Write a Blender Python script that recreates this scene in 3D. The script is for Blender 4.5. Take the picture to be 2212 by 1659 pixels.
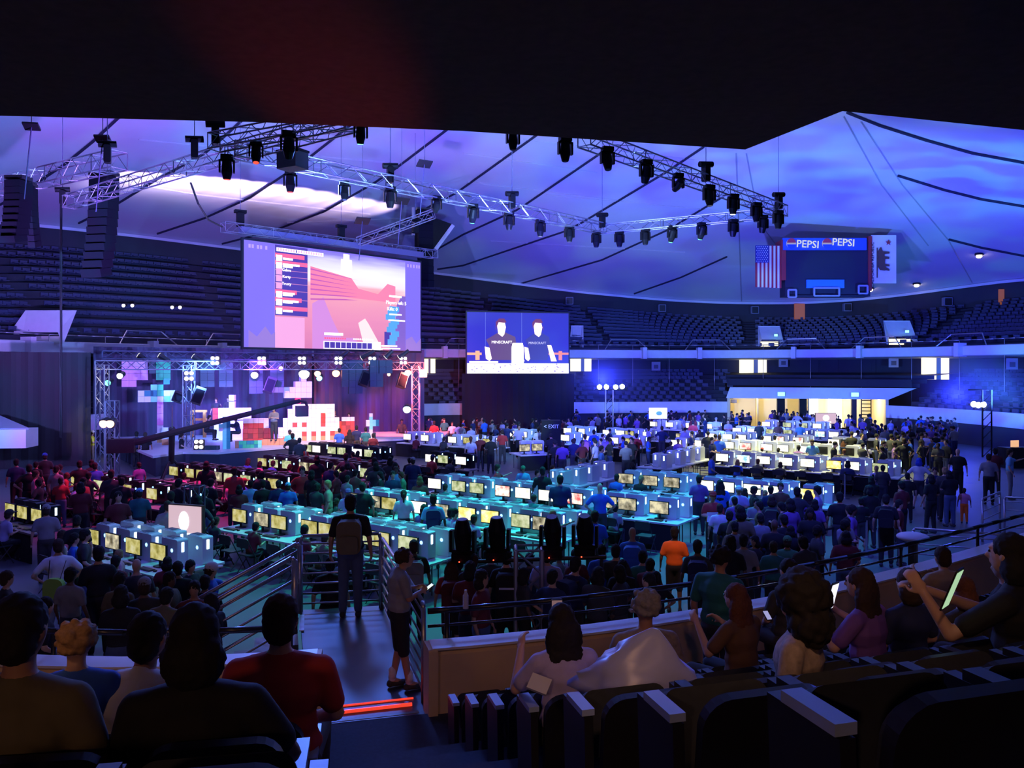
import bpy, bmesh, math, random
from mathutils import Vector, Matrix, Euler
from mathutils.bvhtree import BVHTree
for o in list(bpy.data.objects): bpy.data.objects.remove(o)
SC = bpy.context.scene; COL = SC.collection
R = random.Random(7)
FP, HY, CX, EYE = 1720.0, 800.0, 1106.0, 4.8

# ---------------- camera, world, exposure ----------------
cam = bpy.data.cameras.new('camera'); camo = bpy.data.objects.new('camera', cam); COL.objects.link(camo)
camo.location = (0, 0, EYE); camo.rotation_euler = (math.pi/2, 0, 0)
cam.sensor_width = 36.0; cam.lens = 36.0*FP/2212; cam.shift_y = -(829.5-HY)/2212
cam.clip_start = 0.05; cam.clip_end = 400
SC.camera = camo
SC.view_settings.view_transform = 'Standard'; SC.view_settings.look = 'None'
SC.view_settings.gamma = 1; SC.view_settings.use_curve_mapping = False
SC.view_settings.exposure = 0.0
w = bpy.data.worlds.new('dim_arena_air'); SC.world = w; w.use_nodes = True
w.node_tree.nodes['Background'].inputs[0].default_value = (0.25, 0.22, 0.5, 1)
w.node_tree.nodes['Background'].inputs[1].default_value = 0.012

def P(px, py, d): return Vector(((px-CX)/FP*d, d, EYE-(py-HY)/FP*d))
def PZ(px, py, Z):
    d = (EYE-Z)*FP/(py-HY); return Vector(((px-CX)/FP*d, d, Z))

def spot(name, loc, tgt, color, power, angle, blend=0.5, gobo=None, size=0.15):
    l = bpy.data.lights.new(name, 'SPOT'); l.color = color; l.energy = power
    l.spot_size = math.radians(angle); l.spot_blend = blend; l.shadow_soft_size = size
    o = bpy.data.objects.new(name, l); COL.objects.link(o)
    o.location = loc; o.rotation_euler = (Vector(tgt)-Vector(loc)).to_track_quat('-Z', 'Y').to_euler()
    if gobo:   # a rotating cloud gobo in the lamp: procedural noise on the beam direction
        scale, c2, contrast, seed = gobo
        l.use_nodes = True; nt = l.node_tree; em = nt.nodes['Emission']
        tc = nt.nodes.new('ShaderNodeTexCoord'); mp = nt.nodes.new('ShaderNodeMapping')
        mp.inputs['Location'].default_value = (seed, seed*.7, 0); mp.inputs['Scale'].default_value = (scale*2.2, scale*3.4, scale*2.2)
        nz = nt.nodes.new('ShaderNodeTexNoise'); nz.inputs['Scale'].default_value = 1.0; nz.inputs['Detail'].default_value = 1.0
        cr = nt.nodes.new('ShaderNodeValToRGB')
        cr.color_ramp.elements[0].position = .5-contrast; cr.color_ramp.elements[1].position = .5+contrast
        cr.color_ramp.elements[0].color = (1, 1, 1, 1); cr.color_ramp.elements[1].color = (*c2, 1)
        nt.links.new(tc.outputs['Normal'], mp.inputs[0]); nt.links.new(mp.outputs[0], nz.inputs[0])
        nt.links.new(nz.outputs[0], cr.inputs[0]); nt.links.new(cr.outputs[0], em.inputs[0])
    return o
# ---- the rig's washes: up onto the white roof and down onto the floor ----
BL = (.08, .09, 1.0); PU = (.35, .2, 1.0); CY = (.1, .55, 1.0)
spot('roof_wash_blue', (2, 26, 4), (4, 50, 20), BL, 25000, 120, .7, (2.2, (3.2, 4.6, 1.0), .06, 3))
spot('roof_wash_mid', (0, 22, 5), (-2, 34, 19), (.11, .1, 1.0), 18000, 110, .8, (2.6, (2.0, 4.2, 1.0), .05, 11))
spot('roof_wash_far', (10, 42, 3), (20, 66, 14), (.08, .09, 1.0), 18000, 110, .8, (2.2, (1.4, 3.0, 1.0), .07, 9))
spot('roof_wash_right', (27, 42, 3), (32, 56, 14), (.05, .08, 1.0), 14000, 120, .8, (2.4, (1.2, 3.2, 1.0), .07, 5))
spot('roof_wash_purple', (-8, 22, 4), (-13, 40, 17), (.30, .15, 1.0), 29000, 110, .8, (2.2, (.6, 2.2, 1.1), .07, 1))
spot('roof_wash_left', (-18, 22, 4), (-24, 42, 16), (.32, .18, .95), 22000, 110, .8, (2.0, (.6, 1.6, 1.1), .08, 15))
spot('floor_wash_green', (-2, 22, 11), (-3, 19.5, 0), (.0, 1.0, .6), 4600, 70, .9)
spot('floor_wash_cyan', (3, 25, 11), (1, 22.5, 0), (.0, .85, .9), 5200, 75, .9)
spot('floor_wash_cyan_right', (9, 26, 11), (7.5, 24, 0), (.0, .6, 1.0), 3600, 60, .9)
spot('floor_wash_yellow', (13, 37, 11), (13.5, 37, 0), (1.0, 1.0, .3), 19000, 68, .8)
spot('floor_wash_red', (-9, 27, 11), (-11, 28, 0), (1.0, .02, .2), 9000, 74, .9)
spot('floor_wash_far_blue', (2, 44, 11), (2, 46, 0), (.1, .5, 1.0), 5200, 62, .9)
spot('floor_wash_deep_blue', (5, 13, 11), (7, 24, 0), (.06, .09, 1.0), 5500, 75, .9)
spot('floor_wash_deep_blue_left', (-4, 11, 11), (-7, 21, 0), (.1, .13, 1.0), 2400, 70, .9)
spot('stage_key', (-8, 33, 9), (-10, 41, 1.5), (1.0, .7, .6), 7000, 42, .7)
spot('stage_key_warm', (-4, 36, 8), (-9, 42, 1.5), (1.0, .5, .28), 6000, 36, .7)
spot('stage_cyan', (-15, 39, 5.0), (-19, 46, 3), (.12, .3, 1.0), 6000, 80, .7)
spot('stage_purple', (-13, 40.5, 5.0), (-14.5, 49, 2.0), (.25, .08, 1.0), 9000, 80, .7)
spot('stage_red', (-5, 44.5, 5.0), (-7, 50, 2.5), (1.0, .16, .12), 7500, 90, .7)
spot('house_warm_near', (-1.5, -3, 5.6), (-2, 6, 2), (1.0, .5, .3), 120, 130, .8)
for i_, (x_, y_, p_) in enumerate(((-3.2, 1.7, 120), (1.2, 1.8, 80), (4.6, 2.2, 62))): spot('added_soffit_spot_%d' % i_, (x_, y_, 5.75), (x_*1.25-.6, y_+6.4, 1.6), (1.0, .5, .3), p_, 80, .9)  # added lamps without a visible source, to warm parapet and spectators
spot('front_blue', (-6, 26, 11), (1, 4, 3.2), (.08, .2, 1.0), 9000, 46, .9, None, .9)
spot('red_beam_on_soffit', (-.8, 13.1, 2.5), (-.72, 3.15, 5.9), (1.0, .07, .05), 620, 5, 1.0, None, .05)
spot('spot_on_orange_shirt', (2, 9.5, 11), (3.22, 15.8, 1.1), (1.0, .5, .3), 2200, 7, .8)
spot('spot_on_guard', (-16, 33, 9), (-22.0, 41.5, .8), (1.0, .85, .4), 3000, 14, .8)
# ---------------- materials ----------------
_M = {}
def mat(name, color, rough=.6, metal=0.0, emit=None, strength=1.0, noise=0.0, nscale=8.0, bump=0.0, alpha=None):
    if name in _M: return _M[name]
    m = bpy.data.materials.new(name); m.use_nodes = True; nt = m.node_tree; b = nt.nodes['Principled BSDF']
    b.inputs['Base Color'].default_value = (*color, 1); b.inputs['Roughness'].default_value = rough
    b.inputs['Metallic'].default_value = metal
    if emit:
        b.inputs['Emission Color'].default_value = (*emit, 1); b.inputs['Emission Strength'].default_value = strength
    if noise or bump:
        tc = nt.nodes.new('ShaderNodeTexCoord'); nz = nt.nodes.new('ShaderNodeTexNoise')
        nz.inputs['Scale'].default_value = nscale; nz.inputs['Detail'].default_value = 4
        nt.links.new(tc.outputs['Object'], nz.inputs['Vector'])
        if noise:
            mx = nt.nodes.new('ShaderNodeMix'); mx.data_type = 'RGBA'
            mx.inputs[6].default_value = (*[c*(1-noise) for c in color], 1); mx.inputs[7].default_value = (*[min(1, c*(1+noise)) for c in color], 1)
            nt.links.new(nz.outputs[0], mx.inputs[0]); nt.links.new(mx.outputs[2], b.inputs['Base Color'])
        if bump:
            bp = nt.nodes.new('ShaderNodeBump'); bp.inputs['Strength'].default_value = bump
            nt.links.new(nz.outputs[0], bp.inputs['Height']); nt.links.new(bp.outputs[0], b.inputs['Normal'])
    if alpha is not None: b.inputs['Alpha'].default_value = alpha
    _M[name] = m; return m
def glow(name, c, s=1.0): return mat(name, (.02, .02, .02), .4, emit=c, strength=s)

BLACK = mat('black_metal', (.012, .012, .014), .45, noise=.2)
BLACKC = mat('black_cloth', (.006, .006, .008), .9, noise=.4, nscale=6, bump=.2)
ALU = mat('aluminium_truss', (.3, .3, .34), .42, .8, noise=.1)
STEEL = mat('galvanised_rail', (.42, .4, .44), .32, .85, noise=.15)
WHITE = mat('white_paint', (.62, .62, .64), .6, noise=.08, nscale=3)
PLASTER = mat('roof_plaster', (.66, .66, .76), .85, noise=.07, nscale=.35, bump=.04)  # white paint with a little of the blue wash put into it
CREAM = mat('cream_parapet_paint', (.74, .54, .33), .6, noise=.1, nscale=4)
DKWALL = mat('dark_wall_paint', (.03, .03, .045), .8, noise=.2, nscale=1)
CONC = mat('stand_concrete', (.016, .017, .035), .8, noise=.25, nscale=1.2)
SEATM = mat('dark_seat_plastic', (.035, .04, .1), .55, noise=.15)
FLOORM = mat('arena_floor_cover', (.085, .085, .1), .5, noise=.25, nscale=.8)

# ---------------- mesh building ----------------
class MB:
    def __init__(s): s.v = []; s.f = []
    def add(s, vs, fs):
        n = len(s.v); s.v += [tuple(v) for v in vs]; s.f += [tuple(i+n for i in f) for f in fs]; return s
    def box(s, c, d, rz=0.0, M=None, top=1.0):
        x, y, z = d[0]/2, d[1]/2, d[2]/2
        vs = [Vector((a*x*(top if k > 0 else 1), b*y*(top if k > 0 else 1), k*z)) for k in (-1, 1) for a, b in ((-1, -1), (1, -1), (1, 1), (-1, 1))]
        m = M if M is not None else Matrix.Rotation(rz, 3, 'Z')
        vs = [m @ v + Vector(c) for v in vs]
        return s.add(vs, [(3, 2, 1, 0), (4, 5, 6, 7), (0, 1, 5, 4), (1, 2, 6, 5), (2, 3, 7, 6), (3, 0, 4, 7)])
    def rbox(s, c, d, r=.03, rz=0.0, axis='Y', seg=4):   # box with four rounded corners seen along an axis
        w, h = (d[0], d[2]) if axis == 'Y' else ((d[1], d[2]) if axis == 'X' else (d[0], d[1]))
        t = d[1] if axis == 'Y' else (d[0] if axis == 'X' else d[2])
        pts = []
        for qx, qy, a0 in ((1, 1, 0), (-1, 1, 90), (-1, -1, 180), (1, -1, 270)):
            for k in range(seg+1):
                a = math.radians(a0+90*k/seg); pts.append((qx*(w/2-r)+r*math.cos(a), qy*(h/2-r)+r*math.sin(a)))
        m = Matrix.Rotation(rz, 3, 'Z'); vs = []
        for sgn in (-1, 1):
            for a, b in pts:
                v = (a, sgn*t/2, b) if axis == 'Y' else ((sgn*t/2, a, b) if axis == 'X' else (a, b, sgn*t/2))
                vs.append(m @ Vector(v) + Vector(c))
        n = len(pts)
        return s.add(vs, [tuple(range(n)), tuple(range(2*n-1, n-1, -1))]+[(i, i+n, (i+1) % n+n, (i+1) % n) for i in range(n)])
    def tube(s, a, b, r, n=6, r2=None, cap=True):
        a = Vector(a); b = Vector(b); r2 = r if r2 is None else r2
        q = (b-a).to_track_quat('Z', 'Y').to_matrix(); vs = []
        for p, rr in ((a, r), (b, r2)):
            for k in range(n):
                t = 2*math.pi*k/n; vs.append(p + q @ Vector((rr*math.cos(t), rr*math.sin(t), 0)))
        fs = [(k, (k+1) % n, (k+1) % n+n, k+n) for k in range(n)]
        if cap: fs += [tuple(range(n-1, -1, -1)), tuple(range(n, 2*n))]
        return s.add(vs, fs)
    def path(s, pts, r, n=6):
        for a, b in zip(pts, pts[1:]): s.tube(a, b, r, n)
        return s
    def prism(s, poly, z0, z1, M=None, off=(0, 0, 0)):   # polygon in XY pushed from z0 to z1, then M
        n = len(poly); off = Vector(off)
        vs = [Vector((x, y, z)) for z in (z0, z1) for x, y in poly]
        vs = [(M @ v if M else v)+off for v in vs]
        return s.add(vs, [tuple(range(n-1, -1, -1)), tuple(range(n, 2*n))]+[(i, (i+1) % n, (i+1) % n+n, i+n) for i in range(n)])
    def ball(s, c, r, seg=10, ring=6, M=None):
        r = (r, r, r) if not hasattr(r, '__len__') else r; vs = []; c = Vector(c)
        pt = [Vector((0, 0, r[2]))]+[Vector((r[0]*math.sin(math.pi*i/ring)*math.cos(2*math.pi*j/seg), r[1]*math.sin(math.pi*i/ring)*math.sin(2*math.pi*j/seg), r[2]*math.cos(math.pi*i/ring))) for i in range(1, ring) for j in range(seg)]+[Vector((0, 0, -r[2]))]
        vs = [(M @ p if M else p)+c for p in pt]; fs = []
        for j in range(seg):
            fs.append((0, 1+j, 1+(j+1) % seg))
            for i in range(ring-2):
                a = 1+i*seg; fs.append((a+j, a+j+seg, a+(j+1) % seg+seg, a+(j+1) % seg))
            a = 1+(ring-2)*seg; fs.append((a+j, len(pt)-1, a+(j+1) % seg))
        return s.add(vs, fs)
    def limb(s, a, b, ra, rb, n=10):
        a = Vector(a); b = Vector(b); s.ball(a, ra, n, 6); s.ball(b, rb, n, 6); return s.tube(a, b, ra, n, rb)
    def mesh(s, name, m=None, smooth=False):
        me = bpy.data.meshes.new(name); me.from_pydata(s.v, [], s.f); me.update()
        if m: me.materials.append(m)
        if smooth: me.shade_smooth()
        return me
    def build(s, name, m, parent=None, smooth=False, loc=None):
        return obj(name, s.mesh(name, m, smooth), parent, loc)
def obj(name, me, parent=None, loc=None, rz=0):
    o = bpy.data.objects.new(name, me); COL.objects.link(o)
    if parent: o.parent = parent
    if loc is not None: o.location = loc
    if rz: o.rotation_euler = (0, 0, rz)
    return o
def tag(o, label=None, cat=None, group=None, kind=None):
    if label: o['label'] = label
    if cat: o['category'] = cat
    if group: o['group'] = group
    if kind: o['kind'] = kind
    return o
def thing(name, label, cat, loc=(0, 0, 0), rz=0, group=None):
    o = obj(name, None, None, loc, rz); return tag(o, label, cat, group)
def struct(o): o['kind'] = 'structure'; return o
def dup(root, loc, rz, label=None, group=None):
    r = root.copy(); COL.objects.link(r); r.location = loc; r.rotation_euler = (0, 0, rz)
    if label: r['label'] = label
    if group: r['group'] = group
    for ch in root.children:
        c = ch.copy(); COL.objects.link(c); c.parent = r
        for g in ch.children:
            d = g.copy(); COL.objects.link(d); d.parent = c
    return r
ORD = 'first second third fourth fifth sixth seventh eighth ninth tenth eleventh twelfth thirteenth fourteenth fifteenth sixteenth seventeenth eighteenth nineteenth twentieth'.split()
def setmat(o, m):
    o.material_slots[0].link = 'OBJECT'; o.material_slots[0].material = m

# ---------------- text as mesh ----------------
def text_mesh(s, size, ext=.005):
    c = bpy.data.curves.new('lettering', 'FONT'); c.body = s; c.size = size; c.extrude = ext; c.align_x = 'CENTER'; c.align_y = 'CENTER'; c.resolution_u = 2
    o = bpy.data.objects.new('lettering', c); COL.objects.link(o)
    dg = bpy.context.evaluated_depsgraph_get(); me = bpy.data.meshes.new_from_object(o.evaluated_get(dg))
    bpy.data.objects.remove(o); bpy.data.curves.remove(c); return me
# ---------------- the seating bowl: one closed plan line, offset outwards ----------------
CTRL = [(-4.8, 8.25), (-11, 9.8), (-18, 14.5), (-23.5, 24), (-26, 36), (-24, 46.5), (-17, 55), (-6, 61), (5, 63.5), (11, 64.6), (17.5, 65),
        (24, 62), (27.8, 57), (29.5, 51), (29.8, 45), (28, 36), (22.5, 26.5), (15.5, 19.3), (9.1, 14.3), (5.5, 11.7), (2.5, 9.95), (-.8, 8.75)]
def _cr(a, b, c, d, t):
    return [.5*((2*b[i])+(-a[i]+c[i])*t+(2*a[i]-5*b[i]+4*c[i]-d[i])*t*t+(-a[i]+3*b[i]-3*c[i]+d[i])*t**3) for i in (0, 1)]
_raw = []
for i in range(len(CTRL)):
    q = [CTRL[(i+k-1) % len(CTRL)] for k in range(4)]
    for k in range(12): _raw.append(Vector(_cr(*q, k/12)))
_L = [0]
for i in range(len(_raw)): _L.append(_L[-1]+(_raw[(i+1) % len(_raw)]-_raw[i]).length)
NR = 240; RING = []
for k in range(NR):
    t = _L[-1]*k/NR; i = max(j for j in range(len(_raw)) if _L[j] <= t); f = (t-_L[i])/(_L[i+1]-_L[i])
    RING.append(_raw[i].lerp(_raw[(i+1) % len(_raw)], f))
NRM = []
for k in range(NR):
    tt = Vector((0, 0))
    for j in range(-4, 4): tt += RING[(k+j+1) % NR]-RING[(k+j) % NR]
    tt.normalize(); NRM.append(Vector((-tt.y, tt.x)) if (Vector((-tt.y, tt.x))).dot(RING[k]-Vector((3, 36))) > 0 else Vector((tt.y, -tt.x)))
def rp(k, s, z):
    k0 = int(math.floor(k)) % NR; f = k-math.floor(k); k1 = (k0+1) % NR
    a = RING[k0].lerp(RING[k1], f); n = NRM[k0].lerp(NRM[k1], f).normalized(); p = a+n*s
    return Vector((p.x, p.y, z))
ARC = _L[-1]/NR
def ring_x(s, px, far=True):   # ring index where the offset line crosses a picture column
    best = None
    for k in range(NR):
        a = rp(k, s, 0); b = rp(k+1, s, 0)
        if a.y <= .3 or b.y <= .3: continue
        xa = CX+FP*a.x/a.y; xb = CX+FP*b.x/b.y
        if (xa-px)*(xb-px) <= 0 and xa != xb:
            t = (px-xa)/(xb-xa); y = a.y+(b.y-a.y)*t
            if best is None or (y > best[1]) == far: best = (k+t, y)
    return best[0] if best else None
def sweep(ks, prof, m, name, close=False, parent=None):   # prof: list of (s, z) or a function of k giving it
    b = MB(); n = None
    for k in ks:
        pf = prof(k) if callable(prof) else prof; n = len(pf); b.v += [tuple(rp(k, s, z)) for s, z in pf]
    c = len(ks)
    for i in range(c if close else c-1):
        for j in range(n-1):
            b.f.append((i*n+j, ((i+1) % c)*n+j, ((i+1) % c)*n+j+1, i*n+j+1))
    return b.build(name, m, parent)
RIMTAB = [(0, 480), (300, 512), (520, 540), (930, 590), (1250, 632), (1450, 650), (1600, 656), (1750, 655), (1900, 645), (2212, 603)]
SR = 16.0
def rimz(k):
    p = rp(k, SR, 0)
    if p.y < 20: return 13.0
    px = CX+FP*p.x/p.y
    if px < 0 or px > 2212: f = 480 if px < 0 else 603; z = EYE+(HY-f)/FP*p.y; return min(max(z, 12), 17)
    for (x0, y0), (x1, y1) in zip(RIMTAB, RIMTAB[1:]):
        if x0 <= px <= x1: return EYE+(HY-(y0+(y1-y0)*(px-x0)/(x1-x0)))/FP*p.y
def smooth_rim():
    z = [rimz(k) for k in range(NR)]
    for k in range(NR):
        if rp(k, SR, 0).y < 20: z[k] = None
    known = [k for k in range(NR) if z[k] is not None]
    for k in range(NR):
        if z[k] is None:
            a = max((j for j in known if j < k), default=known[-1]-NR); b2 = min((j for j in known if j > k), default=known[0]+NR)
            t = (k-a)/(b2-a); z[k] = z[a % NR]*(1-t)+z[b2 % NR]*t
    for _ in range(3): z = [(z[k-1]+2*z[k]+z[(k+1) % NR])/4 for k in range(NR)]
    return z
RZ = smooth_rim()
def RZk(k): k0 = int(k) % NR; return RZ[k0]*(1-k % 1)+RZ[(k0+1) % NR]*(k % 1)

# arena floor, under everything
fl = MB(); fl.v = [tuple(rp(k, -.02, 0)) for k in range(NR)]; fl.f = [tuple(range(NR))]
struct(fl.build('floor', FLOORM))
# near ring part = the stand the camera sits in
def near(k): p = RING[k % NR]; return p.y < 21
FAR = [k for k in range(NR) if not near(k)]
# make FAR contiguous
st = next(k for k in range(NR) if not near(k) and near(k-1)); FARK = [(st+i) for i in range(len(FAR))]
NEARK = [(st+len(FAR)-1+i) for i in range(NR-len(FAR)+2)]
# tunnel opening in the far wall
kT0 = ring_x(0, 1578); kT1 = ring_x(0, 1915)
kT0, kT1 = min(kT0, kT1), max(kT0, kT1)
def wallseg(k): return not (kT0 < (k % NR) < kT1)
segs = []; cur = []
for k in FARK:
    kk = k
    if wallseg(kk): cur.append(kk)
    else:
        if cur: segs.append(cur); cur = []
if cur: segs.append(cur)
ks = sorted([k % NR for k in FARK if wallseg(k)])
lo = [k for k in FARK if (k % NR) <= kT0]+[kT0]; hi = [kT1]+[k for k in FARK if (k % NR) >= kT1]
lo = [k for k in FARK if (k if k < NR else k-NR) <= kT0 or k < kT0]
lo = sorted(set([k for k in FARK if k < kT0]))+[kT0]; hi = [kT1]+sorted(set([k for k in FARK if k > kT1]))
for nm, kk in (('wall_dasher_left', lo), ('wall_dasher_right', hi)):
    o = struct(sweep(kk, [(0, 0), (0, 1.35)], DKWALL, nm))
    struct(sweep(kk, [(-.02, 1.35), (-.06, 1.36), (-.06, 2.25), (.14, 2.25), (.14, 1.35)], WHITE, nm.replace('dasher', 'rail_panel')))
# lower far stand: steps of seats
def steps(s0, z0, n, dp, dz): 
    pf = []
    for i in range(n): pf += [(s0+i*dp, z0+i*dz), (s0+(i+1)*dp, z0+i*dz)]
    return pf
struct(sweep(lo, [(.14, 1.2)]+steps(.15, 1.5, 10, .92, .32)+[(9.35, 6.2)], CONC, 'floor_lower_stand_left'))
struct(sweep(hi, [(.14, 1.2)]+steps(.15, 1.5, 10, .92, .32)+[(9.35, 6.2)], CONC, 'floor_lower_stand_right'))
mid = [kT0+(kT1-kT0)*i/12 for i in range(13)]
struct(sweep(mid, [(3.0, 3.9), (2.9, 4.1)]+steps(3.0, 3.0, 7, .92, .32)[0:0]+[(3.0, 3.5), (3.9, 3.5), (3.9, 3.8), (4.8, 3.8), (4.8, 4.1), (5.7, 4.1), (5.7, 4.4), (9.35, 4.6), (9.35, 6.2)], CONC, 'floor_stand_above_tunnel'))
# balcony: fascia, soffit, upper stand, back wall
struct(sweep(FARK, [(9.4, 5.75), (5.0, 5.85), (4.9, 5.9), (4.9, 6.55), (5.15, 6.6), (5.15, 6.45), (5.9, 6.4)], WHITE, 'trim_balcony_fascia'))
NU = 11
def upper(k):
    top = RZk(k)-1.8; dz = (top-6.6)/NU; dp = (SR-.4-5.9)/NU; pf = [(5.9, 6.3)]
    for i in range(NU): pf += [(5.9+i*dp, 6.4+(i+1)*dz), (5.9+(i+1)*dp, 6.4+(i+1)*dz)]
    return pf
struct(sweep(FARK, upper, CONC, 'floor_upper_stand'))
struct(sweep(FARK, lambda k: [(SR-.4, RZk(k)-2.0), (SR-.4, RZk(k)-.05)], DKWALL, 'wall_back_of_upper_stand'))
# seats of the far stands: rows of backs, far too many and too small to pick apart
def seat_rows(kr, rows, name, label, skip=None):
    b = MB()
    for s, z in rows:
        for k in kr:
            zz = z(k) if callable(z) else z; ss = s
            n = max(1, round(ARC*(1+ss*.022)/0.56))
            if skip and skip(k): continue
            for j in range(n):
                kk = k+(j+.5)/n+(ss*7.3 % 1)/n; p = rp(kk, ss, zz+.4); nn = NRM[int(kk) % NR]; a = math.atan2(nn.y, nn.x)
                b.box(p, (.07, .5, .3), a)
                b.box(p+Vector((-nn.x*.22, -nn.y*.22, -.1)), (.4, .44, .05), a)
    o = b.build(name, SEATM); tag(o, label, 'seats', kind='stuff'); return o
lows = [(.15+i*.92+.7, 1.5+i*.32) for i in range(10)]
vis = [k for k in FARK if rp(k, 5, 0).y > 30]
def aisle(k): return int(k) % 13 == 0
def pxk(k): q = rp(k, 4, 0); return CX+FP*q.x/q.y
seat_rows([k for k in lo[:-1] if rp(k, 0, 0).y > 30 and pxk(k) > 900], lows, 'stadium_seating', 'rows of dark seats in the lower stand left of the tunnel', aisle)
seat_rows([k for k in hi[1:] if rp(k, 0, 0).y > 26], lows, 'stadium_seating', 'rows of dark seats in the lower stand right of the tunnel', aisle)
def uz(i): return lambda k: 6.4+(i+1)*(RZk(k)-1.8-6.6)/NU
dpu = (SR-.4-5.9)/NU
seat_rows(vis, [(5.9+i*dpu+.55, uz(i)) for i in range(NU)], 'stadium_seating', 'rows of dark seats in the upper stand under the roof edge', lambda k: int(k) % 13 == 3)
# roof: shallow shell from the rim to a crown
CEN = Vector((3, 36)); ZTOP = 20.5
def roofpt(k, t):
    p = rp(k, SR+.3, 0); z0 = RZk(k); q = Vector((p.x, p.y)).lerp(CEN, t)
    return Vector((q.x, q.y, z0+(ZTOP-z0)*(1-(1-t)**2)))
rb = MB(); NTT = 16; nk = NR
for k in range(nk):
    for j in range(NTT): rb.v.append(tuple(roofpt(k, j/NTT)))
rb.v.append((CEN.x, CEN.y, ZTOP))
for k in range(nk):
    for j in range(NTT-1): rb.f.append((k*NTT+j, k*NTT+j+1, ((k+1) % nk)*NTT+j+1, ((k+1) % nk)*NTT+j))
    rb.f.append((k*NTT+NTT-1, len(rb.v)-1, ((k+1) % nk)*NTT+NTT-1))
roofme = rb.mesh('ceiling', PLASTER, True); roof = struct(obj('ceiling', roofme))
BVH = BVHTree.FromPolygons(rb.v, rb.f)
def onroof(px, py):
    h = BVH.ray_cast(Vector((0, 0, EYE)), Vector(((px-CX)/FP, 1, -(py-HY)/FP)).normalized()); return h[0]
# rim lip
struct(sweep(list(range(NR)), lambda k: [(SR+.3, RZk(k)+.25), (SR-.5, RZk(k)+.1), (SR-.5, RZk(k)-.12), (SR+.3, RZk(k)-.12)], PLASTER, 'trim_roof_rim', close=True))
# roof seams
SEAM = mat('roof_seam_rubber', (.02, .02, .05), .7)
seams = [[(262, 245), (200, 303), (140, 352), (60, 405), (0, 440)], [(530, 250), (470, 305), (440, 330), (340, 385), (250, 440), (170, 480)],
 [(760, 265), (665, 340), (610, 378), (540, 425), (440, 470), (340, 503)], [(975, 270), (850, 365), (805, 395), (700, 455), (590, 497), (480, 525)],
 [(1165, 285), (985, 415), (935, 440), (840, 495), (740, 525)], [(1310, 320), (1120, 450), (1000, 505), (930, 545)], [(1520, 315), (1437, 371), (1257, 479), (1220, 498), (1000, 572), (945, 580)],
 [(1570, 418), (1440, 496), (1300, 560), (1125, 611)], [(1570, 553), (1470, 598), (1370, 633)],
 [(1830, 240), (1900, 268), (2000, 300), (2100, 328), (2240, 354)], [(1940, 377), (2040, 408), (2120, 428), (2240, 448)], [(2050, 515), (2120, 533), (2240, 556)]]
for i, sm in enumerate(seams):
    b = MB(); pts = []
    for (x0, y0), (x1, y1) in zip(sm, sm[1:]):
        for t in range(4): pts.append(onroof(x0+(x1-x0)*t/4, y0+(y1-y0)*t/4))
    pts.append(onroof(*sm[-1])); pts = [p-Vector((0, 0, .08)) for p in pts if p]
    b.path(pts, .085, 5); struct(b.build('trim_%d' % (i+1), SEAM))
# thin board joints of the roof lining, across the seams
JT = mat('roof_board_joint', (.45, .44, .5), .8)
b = MB()
for j in range(1, 60):
    for i in range(1): pass
for (x0, y0, x1, y1) in [(140, 372, 430, 420), (430, 420, 800, 462), (300, 300, 520, 322), (520, 322, 860, 352), (560, 345, 880, 385), (620, 480, 900, 470), (1000, 330, 1290, 372), (1130, 300, 1500, 345),
        (1010, 392, 1400, 440), (1060, 520, 1480, 545), (1180, 420, 1560, 455), (1590, 330, 1602, 650), (1612, 330, 1640, 480), (1640, 480, 1700, 560), (1822, 250, 1905, 400), (1905, 400, 2005, 530), (1860, 262, 1950, 400), (1950, 400, 2050, 520), (2050, 520, 2100, 610)]:
    pts = [onroof(x0+(x1-x0)*t/5, y0+(y1-y0)*t/5) for t in range(6)]
    pts = [p-Vector((0, 0, .02)) for p in pts if p]
    if len(pts) > 1: b.path(pts, .05, 4)
struct(b.build('trim_roof_joints', JT))
# raised end panel of the roof that carries the scoreboard
b = MB(); rows_ = []
for i in range(9):
    t = i/8; yy = 245+(650-245)*t; xl = 1592+8*t if yy > 322 else 1822-(yy-240)/(322-240)*230; xr = 1822+(2010-1822)*min(1, (yy-245)/290)
    row = []
    for j in range(7):
        p = onroof(xl+(xr-xl)*j/6, yy); row.append(p-Vector((0, 0, .25)) if p else None)
    rows_.append(row)
ok = all(all(p is not None for p in r) for r in rows_)
if ok:
    for r in rows_: b.v += [tuple(p) for p in r]
    for r in rows_: b.v += [tuple(p+Vector((0, 0, .3))) for p in r]
    for i in range(8):
        for j in range(6): b.f.append((i*7+j, i*7+j+1, (i+1)*7+j+1, (i+1)*7+j))
        b.f.append((i*7, (i+1)*7, 63+(i+1)*7, 63+i*7)); b.f.append((i*7+6, 63+i*7+6, 63+(i+1)*7+6, (i+1)*7+6))
    struct(b.build('ceiling_end_panel', PLASTER))
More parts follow.
